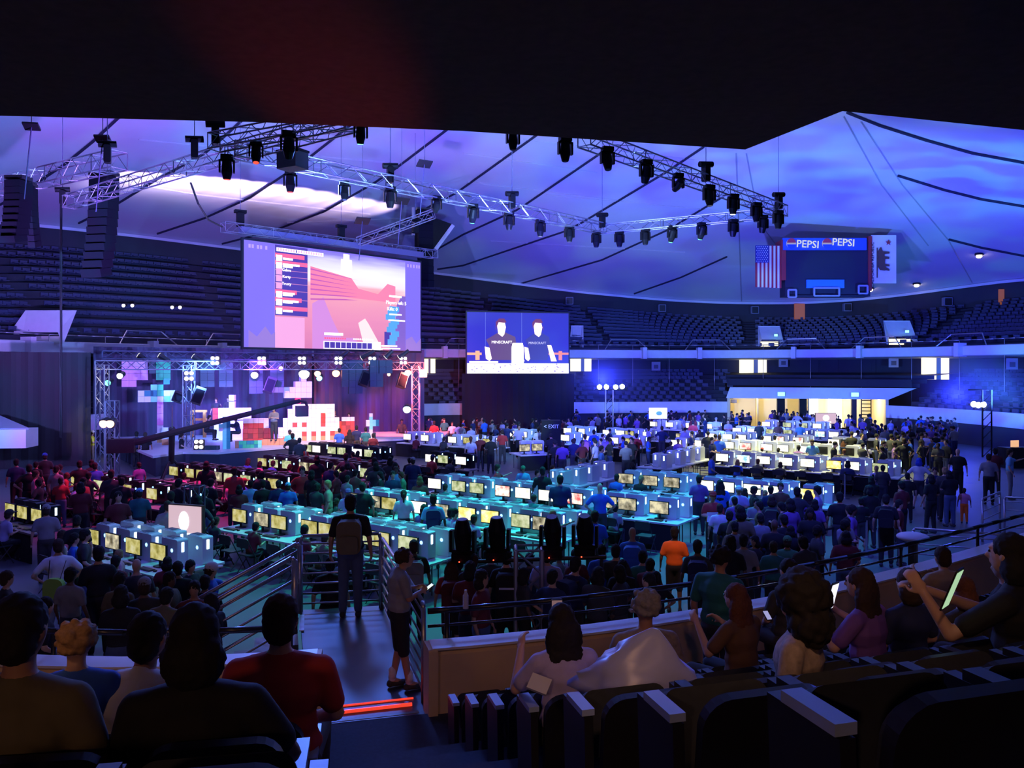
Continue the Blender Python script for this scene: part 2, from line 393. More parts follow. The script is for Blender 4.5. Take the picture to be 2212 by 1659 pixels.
# ---- the soffit over the camera ----
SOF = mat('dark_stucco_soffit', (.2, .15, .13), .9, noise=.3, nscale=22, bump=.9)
e = [PZ(-900, 243, 5.9), PZ(0, 250, 5.9), PZ(560, 264, 5.9), PZ(1000, 283, 5.9), PZ(1610, 323, 5.9), PZ(1820, 240, 5.9), PZ(2212, 281, 5.9), PZ(3100, 360, 5.9)]
poly = [(p.x, p.y) for p in e]; poly = [(-9, poly[0][1])]+poly+[(9, 4.6), (9, -7), (-9, -7)]
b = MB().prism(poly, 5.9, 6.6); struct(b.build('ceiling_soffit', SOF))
for i_, (x_, y_) in enumerate(((-3.2, 1.7), (1.2, 1.8), (4.6, 2.2))):
    t = thing('added_downlight_disc', 'added unseen downlight disc in the dark soffit, %s from left' % ORD[i_], 'lamp', (x_, y_, 5.9), 0, 'added soffit discs'); MB().tube((0, 0, -.05), (0, 0, -.001), .12, 14).build('trim_ring', BLACK, t)  # discs added out of view to go with the parapet lamps
# ---------------- the stand around the camera ----------------
CARPET = mat('blue_aisle_carpet', (.028, .032, .06), .95, noise=.3, nscale=30, bump=.3)
LANDM = mat('landing_floor', (.03, .028, .045), .45, noise=.3, nscale=2.5)
def XR(y): return -.76-.235*(y-8)
def XL(y): return -2.09-.24*(y-8.7)
def rowz(n): return 1.11+.375*(n-1)
def aisle_k(s, right=True):
    best = None
    for i in range(len(NEARK)*8):
        k = NEARK[0]+i/8; p = rp(k, s, 0); d = p.x-(XR(p.y) if right else XL(p.y))
        if best is None or abs(d) < best[1]: best = (k, abs(d))
    return best[0]
kR, kL = aisle_k(.1, True), aisle_k(.1, False)      # kR < kL (index runs from right to left here)
def norm_range(a, b, st=1.0):
    out = [a]; k = math.floor(a)+1
    while k < b: out.append(k); k += st
    out.append(b); return out
K0, K1 = NEARK[0], NEARK[-1]
while kR < K0: kR += NR
while kL < kR: kL += NR
if K1 < kL: K1 += NR
def so(n, right=True): return (.6-.058*(n-1)) if right else .7   # how far each row sits behind its nominal line
def step_prof(right):
    pf = [(.16, 1.11)]
    for n in range(1, 9): a_ = (n-1)+.16+(so(n, right) if n > 1 else 0); pf += [(a_, rowz(n)), (n+.16+so(min(8, n+1), right), rowz(n))]
    return pf+[(14, rowz(8))]
nearall = norm_range(K0, K1)
PR, PL = step_prof(True), step_prof(False)
struct(sweep(nearall, lambda k: PL if k > (kR+kL)/2+.2 else PR, CARPET, 'floor_near_stand'))
for nm, a, b_ in (('wall_parapet_right', K0, kR), ('wall_parapet_left', kL, K1)):
    kk = norm_range(a, b_)
    o = struct(sweep(kk, [(-.04, 0), (-.04, 1.74), (.0, 1.8), (.16, 1.8), (.2, 1.74), (.2, 1.0)], CREAM, nm))
# end faces of the parapets at the aisle
for nm, k, sg in (('trim_parapet_end_right', kR, -1), ('trim_parapet_end_left', kL, 1)):
    a = rp(k, .08, 0); n = NRM[int(k) % NR]; ang = math.atan2(n.y, n.x)
    b = MB().rbox((a.x, a.y, 1.36), (.34, .1, .92), .03, ang); struct(b.build(nm, CREAM))
# white strip on top of the parapets (a lighter cap)
CAP = mat('parapet_cap_paint', (.8, .78, .8), .4)
for nm, a, b_ in (('trim_parapet_cap_right', K0, kR), ('trim_parapet_cap_left', kL, K1)):
    struct(sweep(norm_range(a, b_), [(-.07, 1.8), (-.07, 1.825), (.23, 1.825), (.23, 1.8)], CAP, nm))
# ---- landing in front of the aisle ----
lp = [(-2.14, 8.4), (-3.32, 12.45), (-2.05, 12.7), (-.86, 8.7)]
b = MB().prism(lp, .95, 1.05); struct(b.build('floor_landing', LANDM))
b = MB().prism([(-2.1, 8.5), (-3.25, 12.35), (-2.1, 12.6), (-.92, 8.7)], 0, .95); struct(b.build('wall_landing_base', DKWALL))
RED = glow('red_step_light', (1, .06, .03), .9)
b = MB(); a, c = PZ(692, 1530, 1.06), PZ(893, 1508, 1.06); b.tube(a, c, .012, 5); 
a, c = PZ(694, 1543, 1.07), PZ(890, 1521, 1.07); b.tube(a, c, .02, 6)
t = thing('step_light', 'glowing red light strip across the edge of the landing', 'light', (0, 0, 0)); b.build('light_strip', RED, t)
b = MB(); a, c = PZ(705, 1560, 1.12), PZ(905, 1538, 1.12); b.box((a+c)/2, ((c-a).length, .05, .008), math.atan2((c-a).y, (c-a).x))
struct(b.build('trim_step_nosing', mat('grey_nosing', (.2, .2, .22), .5)))
# ---- pipe rails ----
def rail_panel(nm, label, A, B, h, nb, r=.024, post=.03, drop=0.0, mats=STEEL, low=.12, cap=True):
    A = Vector(A); B = Vector(B); t = thing(nm, label, 'railing', A); v = B-A
    up = Vector((0, 0, 1))
    MB().path([Vector((0, 0, h*.93)), v*.02+up*h, v*.98+up*h, v+up*h*.93], r*1.15, 8).build('top_rail', mats, t, True)
    for e_ in (Vector((0, 0, 0)), v): MB().tube(e_, e_+up*h*.95, post, 10).build('post', mats, t, True)
    for i in range(nb):
        z = low+(h-low-.12)*i/(nb-1) if nb > 1 else h*.5
        MB().tube(up*z, v+up*z, r*.6, 6).build('bar', mats, t, True)
    return t
rail_panel('guard_rail', 'steel guard rail with seven bars across the far end of the landing', (-3.28, 12.38, 1.05), (-2.08, 12.6, 1.05), 1.17, 7)
rail_panel('guard_rail', 'steel guard rail along the right edge of the landing', (-2.04, 12.5, 1.05), (-1.0, 9.0, 1.05), 1.12, 7)
A = Vector((-3.1, 11.35, 1.05)); dA = Vector((-.96, -.28, -.52))
rail_panel('stair_rail', 'sloping steel stair rail beside the man in the red shirt, nearer of the two', A, A+dA*1.9, 1.1, 5, .028, .045)
A2 = Vector((-3.28, 12.3, 1.05)); rail_panel('stair_rail', 'sloping steel stair rail on the far side of the landing steps', A2, A2+dA*2.2, 1.1, 5, .028, .04)
b = MB()
for i in range(6):
    c = A+Vector((-.96, -.28, 0))*(.15+i*.3)+Vector((-.1, .5, 0)); b.box((c.x, c.y, (1.05-.17*(i+1))/2), (.32, 1.0, max(.05, 1.05-.17*(i+1))), math.atan2(-.28, -.96))
struct(b.build('floor_landing_stairs', LANDM))
b = MB().box(PZ(652, 1345, 1.07), (.07, .75, .012), .25); struct(b.build('trim_landing_edge', mat('white_edge_tape', (.75, .75, .8), .5)))
# black rail on brackets in front of the parapets
def ring_rail(nm, label, ks, s, z, m, r, posts, extra=()):
    t = thing(nm, label, 'railing', rp(ks[0], s, 0)); o0 = rp(ks[0], s, 0)
    pts = [rp(k, s, z)-o0 for k in ks]; MB().path(pts, r, 8).build('top_rail', m, t, True)
    for ze in extra: MB().path([rp(k, s, ze)-o0 for k in ks], r*.5, 6).build('bar', m, t, True)
    for k in posts: MB().tube(rp(k, s, 1.0)-o0, rp(k, s, z)-o0, r*.8, 8).build('post', m, t, True)
    return t
BRAIL = mat('black_pipe_rail', (.03, .03, .04), .25, .3)
ring_rail('parapet_rail', 'black pipe rail along the parapet right of the landing', norm_range(K0, kR), -.14, 2.12, BRAIL, .035, [kR-.3-3.4*i for i in range(9) if kR-.3-3.4*i > K0], (1.95,))
ring_rail('parapet_rail', 'black pipe rail along the parapet left of the landing', norm_range(kL+.3, K1), -.14, 2.05, BRAIL, .035, [kL+.4+3.4*i for i in range(8) if kL+.4+3.4*i < K1])
# steel rails at the far right of the near stand
for lab, pa, pb, z0, h, nb in (('low steel rail running behind the white oval cap at the right', (1972, 1250), (2190, 1270), .25, 1.1, 5), ('steel gate panel with vertical post at the right edge', (2170, 1165), (2290, 1175), .0, 1.2, 5), ('short steel gate panel left of the right-edge gate', (2122, 1170), (2160, 1150), .0, 1.2, 5)):
    rail_panel('guard_rail', lab, PZ(*pa, z0), PZ(*pb, z0), h, nb)
t = thing('oval_cap_post', 'white oval disc on a dark post beside the right-hand steel rail', 'post', PZ(1972, 1300, 0)); q = PZ(1972, 1160, 1.55)-t.location
t.location = (PZ(1972, 1160, 1.55).x, PZ(1972, 1160, 1.55).y, 0)
MB().tube((0, 0, 0), (0, 0, 1.52), .09, 10).build('post', BLACK, t); MB().ball((0, 0, 1.55), (.3, .3, .09), 20, 10).build('cap', WHITE, t, True)

# ---- theatre seats ----
SEATBK = mat('seat_dark_plastic', (.012, .012, .016), .38, noise=.3)
SEATUP = mat('seat_upholstery', (.02, .025, .035), .9, noise=.3, nscale=30)
ARMM = mat('armrest_plastic_blue_lit', (.3, .4, .62), .35)  # pale plastic with the blue roof glow put into its colour
def backshape(w, h, r, seg=5):
    pts = [(-w/2+.02, 0), (w/2-.02, 0)]
    for qx, a0 in ((1, 0), (-1, 90)):
        for k in range(seg+1):
            a = math.radians(a0+90*k/seg); pts.append((qx*(w/2-r)+r*math.cos(a), h-r+r*math.sin(a)))
    return pts
def make_seat(name, label, arm=True):
    t = thing(name, label, 'seat')
    M1 = Matrix.Rotation(math.radians(90+12), 4, 'X')
    b = MB().prism(backshape(.5, .47, .1), -.02, .02, M1, (0, -.15, .25)); b.build('backrest', SEATBK, t)
    b = MB().prism(backshape(.44, .4, .08), -.03, .0, M1, (0, -.125, .28)); b.build('back_cushion', SEATUP, t)
    b = MB(); M2 = Matrix.Rotation(math.radians(62), 4, 'X'); b.prism(backshape(.45, .3, .06), -.035, .035, M2, (0, .0, .32)); b.build('seat_pan', SEATUP, t)
    for sx in ((-.28, .28) if arm == 2 else (-.28,)):
        MB().box((sx, -.02, .6), (.062, .21, .03), 0).build('armrest', BLACK, t)
        MB().prism([(-.18, 0), (.1, 0), (.14, .58), (-.15, .58)], -.022, .022, Matrix(((0, 0, 1, 0), (1, 0, 0, 0), (0, 1, 0, 0), (0, 0, 0, 1))), (sx, .02, 0)).build('side_frame', BLACK, t)
    return t
seat0 = None; NSEATS = 0
def walk(k, s, dist):   # move along an offset line by arc length
    step = .02; d = 0; sg = 1 if dist > 0 else -1; p = rp(k, s, 0)
    while d < abs(dist):
        k += sg*step; q = rp(k, s, 0); d += (q-p).length; p = q
    return k
SPITCH = .56
def face_in(k):
    n = NRM[int(round(k)) % NR]; return math.atan2(-n.y, -n.x)-math.pi/2
def place_row(n, right, count):
    global seat0, NSEATS
    s = n-1+.16+.52+so(n, right); k = aisle_k(s, right)
    while k < K0: k += NR
    k = walk(k, s, -(.42-.012*n) if right else .33)
    for i in range(count):
        p = rp(k, s, rowz(n)); a = face_in(k)
        side = 'right' if right else 'left'
        lab = 'dark theatre seat, %s from the aisle, %s row up, %s side' % (ORD[i], ORD[n-1], side)
        if p.y > .45 and abs(p.x/p.y) < .75:
            if seat0 is None:
                seat0 = make_seat('theatre_seat', lab); seat0.location = p; seat0.rotation_euler = (0, 0, a); seat0['group'] = 'theatre seats around the aisle'
            else: 
                o = dup(seat0, p, a, lab)
                if not right: o.scale = (1, 1, 1.17)
            c_ = seat0 if NSEATS == 0 else o
            NSEATS += 1
            for q in c_.children:
                if q.name.startswith('armrest'): setmat(q, ARMM if (right and i == 0) else BLACK)
            if not right and i == 0:
                t = bpy.data.objects.new('aisle_armrest', armend); COL.objects.link(t)
                t.location = p+Matrix.Rotation(a, 3, 'Z') @ Vector((.28, .02, .6)); t.rotation_euler = (0, 0, a)
                tag(t, 'pale armrest at the aisle end of the %s row, left of the aisle' % ORD[n-1], 'armrest', 'left-hand aisle armrests')
        k = walk(k, s, -SPITCH if right else SPITCH)
armend = MB().box((0, 0, 0), (.055, .4, .03)).box((0, .0, -.3), (.04, .34, .58)).mesh('aisle_armrest', ARMM)
for n in range(1, 9): place_row(n, True, {1: 18, 2: 18, 3: 16, 4: 14, 5: 11, 6: 8, 7: 6, 8: 4}[n])
for n in range(1, 7): place_row(n, False, {1: 5, 2: 5, 3: 5, 4: 5, 5: 4, 6: 4}[n])
def seatpt(px, n, ds=0.0):
    s = n-1+.16+.52+ds+so(n, px > 760); best = None
    for i in range(int((K1-K0)*10)):
        k = K0+i/10; p = rp(k, s, 0)
        if p.y < .3: continue
        d = abs(CX+FP*p.x/p.y-px)
        if best is None or d < best[0]: best = (d, k)
    k = best[1]; return rp(k, s, rowz(n)), face_in(k)
import os
if os.environ.get('DBG'):
    for px in (30, 155, 300, 430, 585, 1215, 1390, 1620, 1740, 1860, 1960, 2040, 2090, 2165, 2200):
        print('SEAT', px, [(n, int(HY+FP*(EYE-(rowz(n)+1.22))/seatpt(px, n)[0].y), round(seatpt(px, n)[0].y, 1)) for n in range(1, 9)])
# ---------------- lighting trusses ----------------
def truss(nm, label, A, B, w=.4, cell=.55, m=ALU, r=.026, loc=None):
    A = Vector(A); B = Vector(B); t = thing(nm, label, 'truss', A); v = B-A; L = v.length; u = v.normalized()
    side = Vector((0, 0, 1)).cross(u); side = side.normalized() if side.length > .01 else Vector((1, 0, 0)); up = u.cross(side)
    if abs(u.z) > .9: up = Vector((0, 1, 0)); side = Vector((1, 0, 0))
    cs = [side*a*w/2+up*b*w/2 for a, b in ((-1, -1), (1, -1), (1, 1), (-1, 1))]
    for c in cs: MB().tube(c, c+v, r, 6).build('chord', m, t)
    b = MB(); n = max(1, round(L/cell))
    for i in range(n):
        a0 = u*(L*i/n); a1 = u*(L*(i+1)/n)
        for q in range(4):
            c0, c1 = cs[q], cs[(q+1) % 4]
            b.tube(a0+(c0 if i % 2 else c1), a1+(c1 if i % 2 else c0), r*.5, 4, cap=False)
            if i % 5 == 0: b.tube(a0+c0, a0+c1, r*.6, 4, cap=False)
    for q in range(4): b.tube(v+cs[q], v+cs[(q+1) % 4], r*.6, 4)
    b.build('lattice', m, t); return t
ZT = 11.0
def Tp(px, py, z=ZT): return PZ(px, py, z)
truss('roof_truss', 'long lighting truss crossing the hall from upper left to the middle', Tp(500, 322), Tp(1302, 494), .42)
truss('roof_truss', 'lighting truss running down from the soffit to the far right corner', Tp(1262, 298), Tp(1690, 457), .42)
truss('roof_truss', 'lighting truss joining the middle corner to the right corner', Tp(1300, 495), Tp(1690, 459), .36)
truss('roof_truss', 'lighting truss rising right from the upper left corner', Tp(462, 308), Tp(800, 245), .42)
truss('roof_truss', 'second lighting truss above the upper left corner, set behind', Tp(520, 325), Tp(760, 262), .42)
truss('roof_truss', 'lighting truss running down left behind the black speaker column', Tp(500, 330), Tp(148, 437), .42)
truss('roof_truss', 'short lighting truss at the left edge above the speakers', Tp(-60, 418, 11.5), Tp(258, 345, 11.5), .55)
truss('roof_truss', 'truss hanging just above the large projection screen', P(482, 490, 41), P(940, 550, 52.5), .5)
truss('roof_truss', 'short truss behind the right end of the large screen', P(936, 462, 46), P(775, 522, 47), .45)

# ---- moving heads ----
MH = mat('moving_head_black', (.01, .01, .012), .35)
LENS = mat('dark_lens', (.05, .05, .07), .1)
def moving_head(nm, label, cat, loc, s=1.0, tilt=0.0, yaw=0.0, up=False, lens=LENS, grp='moving lights on the roof trusses'):
    t = thing(nm, label, cat, loc, yaw, grp); sg = 1 if up else -1
    MB().rbox((0, 0, sg*.06*s), (.34*s, .26*s, .12*s), .03*s, 0, 'Z').build('base', MH, t)
    b = MB(); b.box((0, 0, sg*.15*s), (.36*s, .1*s, .06*s)); b.rbox((-.19*s, 0, sg*.32*s), (.05*s, .14*s, .36*s), .02*s, 0, 'X').rbox((.19*s, 0, sg*.32*s), (.05*s, .14*s, .36*s), .02*s, 0, 'X'); b.build('yoke', MH, t)
    M = Matrix.Rotation(tilt, 3, 'X'); c = Vector((0, 0, sg*.38*s)); d = M @ Vector((0, 0, sg))
    h = MB().tube(c-d*.2*s, c+d*.1*s, .125*s, 12, .15*s).tube(c+d*.1*s, c+d*.3*s, .15*s, 12, .1*s).tube(c-d*.26*s, c-d*.2*s, .07*s, 12, .125*s).build('head', MH, t)
    MB().tube(c+d*.3*s, c+d*.315*s, .085*s, 12).build('lens', lens, h)
    return t
GL = glow('green_lens_light', (.12, 1, .55), 7); REDL = glow('red_lens_glint', (1, .1, .05), 1.2); WL = glow('white_lens_glint', (.9, .95, 1), 3); DCY = glow('cyan_lens_glint', (.1, .7, .8), .8)
mhs = [(490, 335, 1.35, .1, REDL, 'hanging at the upper left truss corner, red lens'), (553, 304, 1.1, -.25, REDL, 'second from the left on the rising truss, red lens'), (624, 284, 1.3, .6, LENS, 'large, just under the soffit on the rising truss'),
 (627, 368, 1.2, .05, REDL, 'below the junction box of the long truss, red lens'), (744, 392, 1.1, -.2, LENS, 'slim, between the junction box and the green-lit hoist'), (843, 404, 1.35, .1, LENS, 'green-lit, below the hoist above the large screen'), (943, 424, 1.1, .9, LENS, 'tilted, near the top right corner of the large screen'),
 (1022, 441, 1.3, .5, GL, 'with green lens on the long truss'), (1100, 458, 1.4, .1, LENS, 'under the middle hoist of the long truss'), (1167, 474, 1.35, 0, LENS, 'second right of the middle hoist'), (1230, 487, 1.3, 0, LENS, 'third right of the middle hoist'), (1288, 500, 1.3, 0, LENS, 'nearest left of the middle truss corner'),
 (1338, 499, 1.35, 0, LENS, 'nearest right of the middle truss corner'), (1394, 494, 1.45, 0, LENS, 'second right of the middle truss corner'), (1452, 488, 1.4, .5, GL, 'with green lens, left one of the two on the low right truss'), (1516, 481, 1.4, .5, GL, 'with green lens, right one of the two on the low right truss'), (1584, 474, 1.45, .1, LENS, 'on the low right truss under the crease of the roof'), (1648, 465, 1.5, .2, LENS, 'lowest at the far right corner'),
 (1221, 296, 1.15, 0, LENS, 'large, cut by the soffit edge'), (1312, 318, 1.15, -.2, LENS, 'first below the soffit on the sloping right truss'), (1396, 346, 1.2, .4, LENS, 'second down the sloping right truss'), (1465, 375, 1.1, 1.1, LENS, 'tilted flat, third down the sloping right truss'), (1532, 400, 1.4, -.15, LENS, 'under the hoist of the sloping right truss'), (1584, 420, 1.35, .1, WL, 'white-glinting, below the roof crease on the sloping truss'), (1634, 438, 1.5, 0, LENS, 'second from the end of the sloping right truss'), (1681, 455, 1.7, 0, LENS, 'at the very end of the sloping right truss'),
 (1108, 276, 1.0, 0, LENS, 'barely showing under the soffit edge, middle'), (779, 262, 1.0, .3, GL, 'with small green lens at the soffit edge')]
for px, py, s, ti, le, lb in mhs: s = min(s, 1.25)*.8; moving_head('moving_head_light', 'black moving light '+lb, 'stage light', Tp(px, py, ZT-.15), s, ti, .3, False, le)
WIRE = mat('steel_wire', (.1, .1, .18), .5)
def hoist(px, py, label, z=ZT, h=.75):
    p = Tp(px, py, z); t = thing('chain_hoist', label, 'hoist', p, .4, 'chain hoists carrying the trusses')
    MB().rbox((0, 0, h*.35), (.2, .24, h*.7), .05).build('motor_body', MH, t)
    MB().tube((-.25, 0, h*.72), (.25, 0, h*.78), .1, 8).build('chain_bag', MH, t)
    hit = BVH.ray_cast(p+Vector((0, 0, 1)), Vector((0, 0, 1)))[0]
    if hit: MB().tube((0, 0, h*.7), (0, 0, hit.z-p.z-.05), .012, 4).build('chain', WIRE, t)
for px, py, lb in [(465, 312, 'at the upper left truss corner'), (420, 342, 'left of the upper left truss corner'), (843, 395, 'green-lit above the large screen'), (1106, 450, 'in the middle of the long truss'), (1301, 492, 'at the middle truss corner'), (1525, 392, 'on the sloping right truss'), (1682, 452, 'at the far right truss corner'), (232, 352, 'above the black speaker column'), (135, 442, 'at the lower end of the left truss')]:
    hoist(px, py, 'black chain hoist '+lb)
for px, py, d, lb in [(519, 492, 42, 'left one above the large screen'), (737, 520, 47, 'middle one above the large screen'), (897, 505, 50, 'right one above the large screen')]:
    p = P(px, py, d); t = thing('chain_hoist', 'dark chain hoist, '+lb, 'hoist', p, .6, 'chain hoists carrying the trusses')
    MB().rbox((0, 0, .45), (.35, .3, .8), .06).build('motor_body', MH, t); MB().box((0, 0, .85), (.6, .3, .16)).build('chain_bag', MH, t)
    hit = BVH.ray_cast(p+Vector((0, 0, 1.5)), Vector((0, 0, 1)))[0]
    if hit: MB().tube((0, 0, .9), (0, 0, hit.z-p.z), .014, 4).build('chain', WIRE, t)
p = P(632, 348, 22); t = thing('junction_box', 'pale junction box on the long lighting truss', 'box', p); MB().box((0, 0, 0), (.7, .5, .45), -.5).build('case', mat('flight_case_grey', (.2, .2, .25), .6), t); MB().box((0, 0, .26), (.74, .54, .06), -.5).build('lid', BLACK, t)
# hanging dark panels
for px, py, d, rz, lb in [(68, 273, 24, .2, 'at the far upper left'), (222, 300, 24, .1, 'above the black speaker column'), (917, 354, 34, .5, 'right of the green-lit hoist'), (868, 434, 40, .5, 'above the large screen corner'), (783, 477, 44, .5, 'just above the truss of the large screen')]:
    p = P(px, py, d); t = thing('ceiling_speaker_panel', 'small dark tilted panel hung from the roof '+lb, 'panel', p, rz, 'dark panels hung under the roof')
    s = d/34; M = Matrix.Rotation(-.5, 3, 'X'); MB().box((0, 0, 0), (.62*s, .42*s, .06), M=M).build('board', BLACK, t)
    hit = BVH.ray_cast(p, Vector((0, 0, 1)))[0]
    b = MB().tube((0, 0, 0), (0, 0, (hit.z-p.z) if hit else 2), .012, 4); b.tube((0, 0, 0), (-.2, 0, -2.2), .02, 4); b.build('hanger', WIRE, t)
[q.inputs.__getitem__('Specular IOR Level').__setattr__('default_value', .08) for q in (mat('speaker_grille', (.006, .006, .01), .8).node_tree.nodes['Principled BSDF'], MH.node_tree.nodes['Principled BSDF'])]
# line arrays
def line_array(label, px0, px1, py0, py1, d, n, lean, rz):
    A = P((px0+px1)/2, py0, d); wv = (px1-px0)/FP*d; h = (py1-py0)/FP*d; t = thing('line_array', label, 'loudspeaker', A, rz, 'hanging loudspeaker columns')
    MB().box((0, 0, .1), (wv*1.15, .5, .12)).build('flying_frame', BLACK, t)
    for i in range(n):
        z = -h*(i+.5)/n; y = -lean*(i/n)**2; M = Matrix.Rotation(.3*(i/n)**1.5, 3, 'X')
        MB().box((0, y, z), (wv, .6, h/n*.985), M=M, top=1).build('speaker_cabinet', mat('speaker_grille', (.006, .006, .01), .8), t)
line_array('tall black loudspeaker column hanging left of the large screen', 201, 249, 382, 600, 30, 12, .5, -.2)
line_array('narrower black loudspeaker column at the left edge, half in front of a second', 22, 58, 392, 525, 26, 9, .3, -.1)
line_array('slim grey-sided loudspeaker column curving down at the left edge', 60, 74, 405, 530, 27, 10, -.4, .2)
line_array('dark loudspeaker column right behind the large screen edge', 902, 934, 455, 620, 54, 11, .4, .3)
b = MB(); pts = [P(412, 395, 30), P(428, 440, 31), P(450, 475, 33), P(480, 490, 36)]; tag(b.path(pts, .04, 5).build('hanging_cable', BLACK), 'thin black cable sagging from the left truss toward the large screen truss', 'cable')
# dark arrow-shaped panel beside the large screen
t = thing('hanging_banner', 'black arrow-shaped panel with a pale edge hanging above the large screen corner', 'panel', P(930, 490, 60))
M3 = Matrix.Rotation(math.pi/2, 4, 'X'); f = 60/FP
poly = [(-34*f, 38*f), (-10*f, 26*f), (50*f, 4*f), (14*f, -46*f), (-34*f, -46*f)]
MB().prism(poly, -.15, .15, M3).build('board', BLACKC, t); MB().tube((50*f, -.3, 2*f), (12*f, -.3, -50*f), .16, 6).tube((-36*f, -.3, 40*f), (-36*f, -.3, -20*f), .12, 6).build('edge_strip', WHITE, t)

# ---------------- screens ----------------
def facing_panel(px0, px1, top0, bot0, top1, bot1, d0, d1):   # corners of an upright panel given by its two upright edges
    a = P(px0, bot0, d0); a2 = P(px0, top0, d0); c = P(px1, bot1, d1); c2 = P(px1, top1, d1)
    z0 = (a.z+c.z)/2; z1 = (a2.z+c2.z)/2; u = Vector((c.x-a.x, c.y-a.y, 0)); return Vector((a.x, a.y, z0)), u.length, z1-z0, math.atan2(u.y, u.x)
def quad(t, x0, y0, x1, y1, W, H, m, name, dy=-.03, th=.01):   # flat bright area on a screen, in fractions of its width and height
    return MB().box(((x0+x1)/2*W, dy, (y0+y1)/2*H), ((x1-x0)*W, th, (y1-y0)*H)).build(name, m, t)
def polyq(t, pts, W, H, m, name, dy=-.04, th=.01):
    return MB().prism([(x*W, y*H) for x, y in pts], -dy, -dy+th, Matrix.Rotation(math.pi/2, 4, 'X')).build(name, m, t)
def screen_text(t, s, x, y, size, m, W, H, name='lettering', dy=-.06):
    o = obj(name, text_mesh(s, size), t, (x*W, dy, y*H)); o.rotation_euler = (math.pi/2, 0, 0); o.data.materials.append(m); return o
o0, W, H, rz = facing_panel(527, 908, 519, 751, 566, 757, 42, 51)
sc = thing('projection_screen', 'large bright projection screen with red and violet picture hanging above the stage', 'screen', o0, rz)
MB().box((W/2, .08, H/2), (W+.24, .12, H+.24)).build('frame', BLACK, sc)
MB().box((W/2, .05, H+.5), (W+.4, .3, .35)).build('top_box', mat('screen_housing', (.12, .11, .2), .6), sc)
def scr(c, s=1.0):
    s = s*1.2; return glow('scr_%d_%d_%d_%d' % (int(c[0]*99), int(c[1]*99), int(c[2]*99), int(s*10)), c, s)
pic = mat('screen_picture_sky', (.02, .02, .02), .4, emit=(1, 1, 1), strength=1.0)
nt = pic.node_tree; bs = nt.nodes['Principled BSDF']; tc = nt.nodes.new('ShaderNodeTexCoord'); sp = nt.nodes.new('ShaderNodeSeparateXYZ'); mr = nt.nodes.new('ShaderNodeMapRange')
nt.links.new(tc.outputs['Generated'], sp.inputs[0]); cr = nt.nodes.new('ShaderNodeValToRGB'); els = cr.color_ramp.elements
els[0].position = 0; els[0].color = (.75, .22, .45, 1); els[1].position = .99; els[1].color = (.28, .22, .85, 1)
for p_, c_ in ((.3, (.9, .3, .5)), (.62, (1, .42, .5)), (.68, (1, .9, .95)), (.8, (1, 1, 1)), (.9, (.8, .75, 1))): e_ = els.new(p_); e_.color = (*c_, 1)
nz = nt.nodes.new('ShaderNodeTexNoise'); nz.inputs['Scale'].default_value = 2.2; mp = nt.nodes.new('ShaderNodeMapping'); mp.inputs['Scale'].default_value = (1, 1, 5)
nt.links.new(tc.outputs['Generated'], mp.inputs[0]); nt.links.new(mp.outputs[0], nz.inputs[0])
ma = nt.nodes.new('ShaderNodeMath'); ma.operation = 'MULTIPLY_ADD'; ma.inputs[1].default_value = .16; nt.links.new(nz.outputs[0], ma.inputs[0]); nt.links.new(sp.outputs[2], ma.inputs[2])
m2 = nt.nodes.new('ShaderNodeMath'); m2.operation = 'SUBTRACT'; m2.inputs[1].default_value = .08; nt.links.new(ma.outputs[0], m2.inputs[0]); nt.links.new(m2.outputs[0], cr.inputs[0]); nt.links.new(cr.outputs[0], bs.inputs['Emission Color'])
VIO = scr((.22, .16, .85), .9); DVI = scr((.09, .05, .5), .7); WH = scr((1, .95, 1), 1.8); RDB = scr((.95, .12, .28), 1.0); PNK = scr((.9, .4, .75), .9); CYB = scr((.1, .4, .95), .9)
quad(sc, 0, 0, 1, 1, W, H, VIO, 'side_border', -.0, .02)
quad(sc, .148, 0, .896, .985, W, H, pic, 'game_picture', -.02)
quad(sc, .148, .0, .3, .30, W, H, PNK, 'picture_patch'); quad(sc, .148, .315, .315, .99, W, H, DVI, 'score_panel', -.035)
for i, (y, w_, red) in enumerate([(.885, .15, 1), (.815, .165, 1), (.755, 0, 0), (.69, 0, 0), (.62, 0, 0), (.535, .11, 1), (.46, .135, 1), (.375, .165, 1)]):
    if red: quad(sc, .148, y-.012, .148+w_, y+.028, W, H, RDB, 'score_bar', -.05)
    quad(sc, .152, y-.05, .182, y+.01, W, H, WH if red else PNK, 'player_icon', -.06)
    quad(sc, .148, y-.068, .315, y-.062, W, H, scr((.7, .25, .6), .7), 'score_divider', -.05)
for y, s in ((.755, 'Gabru'), (.69, 'Kurty'), (.622, 'Trusty')): screen_text(sc, s, .205, y, .22, WH, W, H)
for y, w_ in ((.865, .05), (.79, .05), (.81, .085), (.515, .05), (.53, .06), (.445, .05), (.455, .08), (.36, .05)): quad(sc, .186, y-.012, .186+w_, y+.008, W, H, WH, 'score_line', -.07)
quad(sc, .155, .93, .4, .965, W, H, WH, 'title_bar_text', -.05)
for i in range(18): quad(sc, .16+i*.0132, .935, .168+i*.0132-.002, .962, W, H, DVI if i in (7,) else PNK, 'title_stroke', -.06)
polyq(sc, [(.5, .86), (.5, .93), (.513, .93), (.513, .985), (.548, .985), (.548, .93), (.562, .93), (.562, .8), (.5, .8)], W, H, scr((1, .9, 1), 1.3), 'tower_picture', -.04)
polyq(sc, [(.33, .82), (.56, .74), (.6, .64), (.72, .6), (.78, .72), (.83, .7), (.83, .52), (.33, .55)], W, H, scr((1, .25, .42), .85), 'red_hill_picture', -.04)
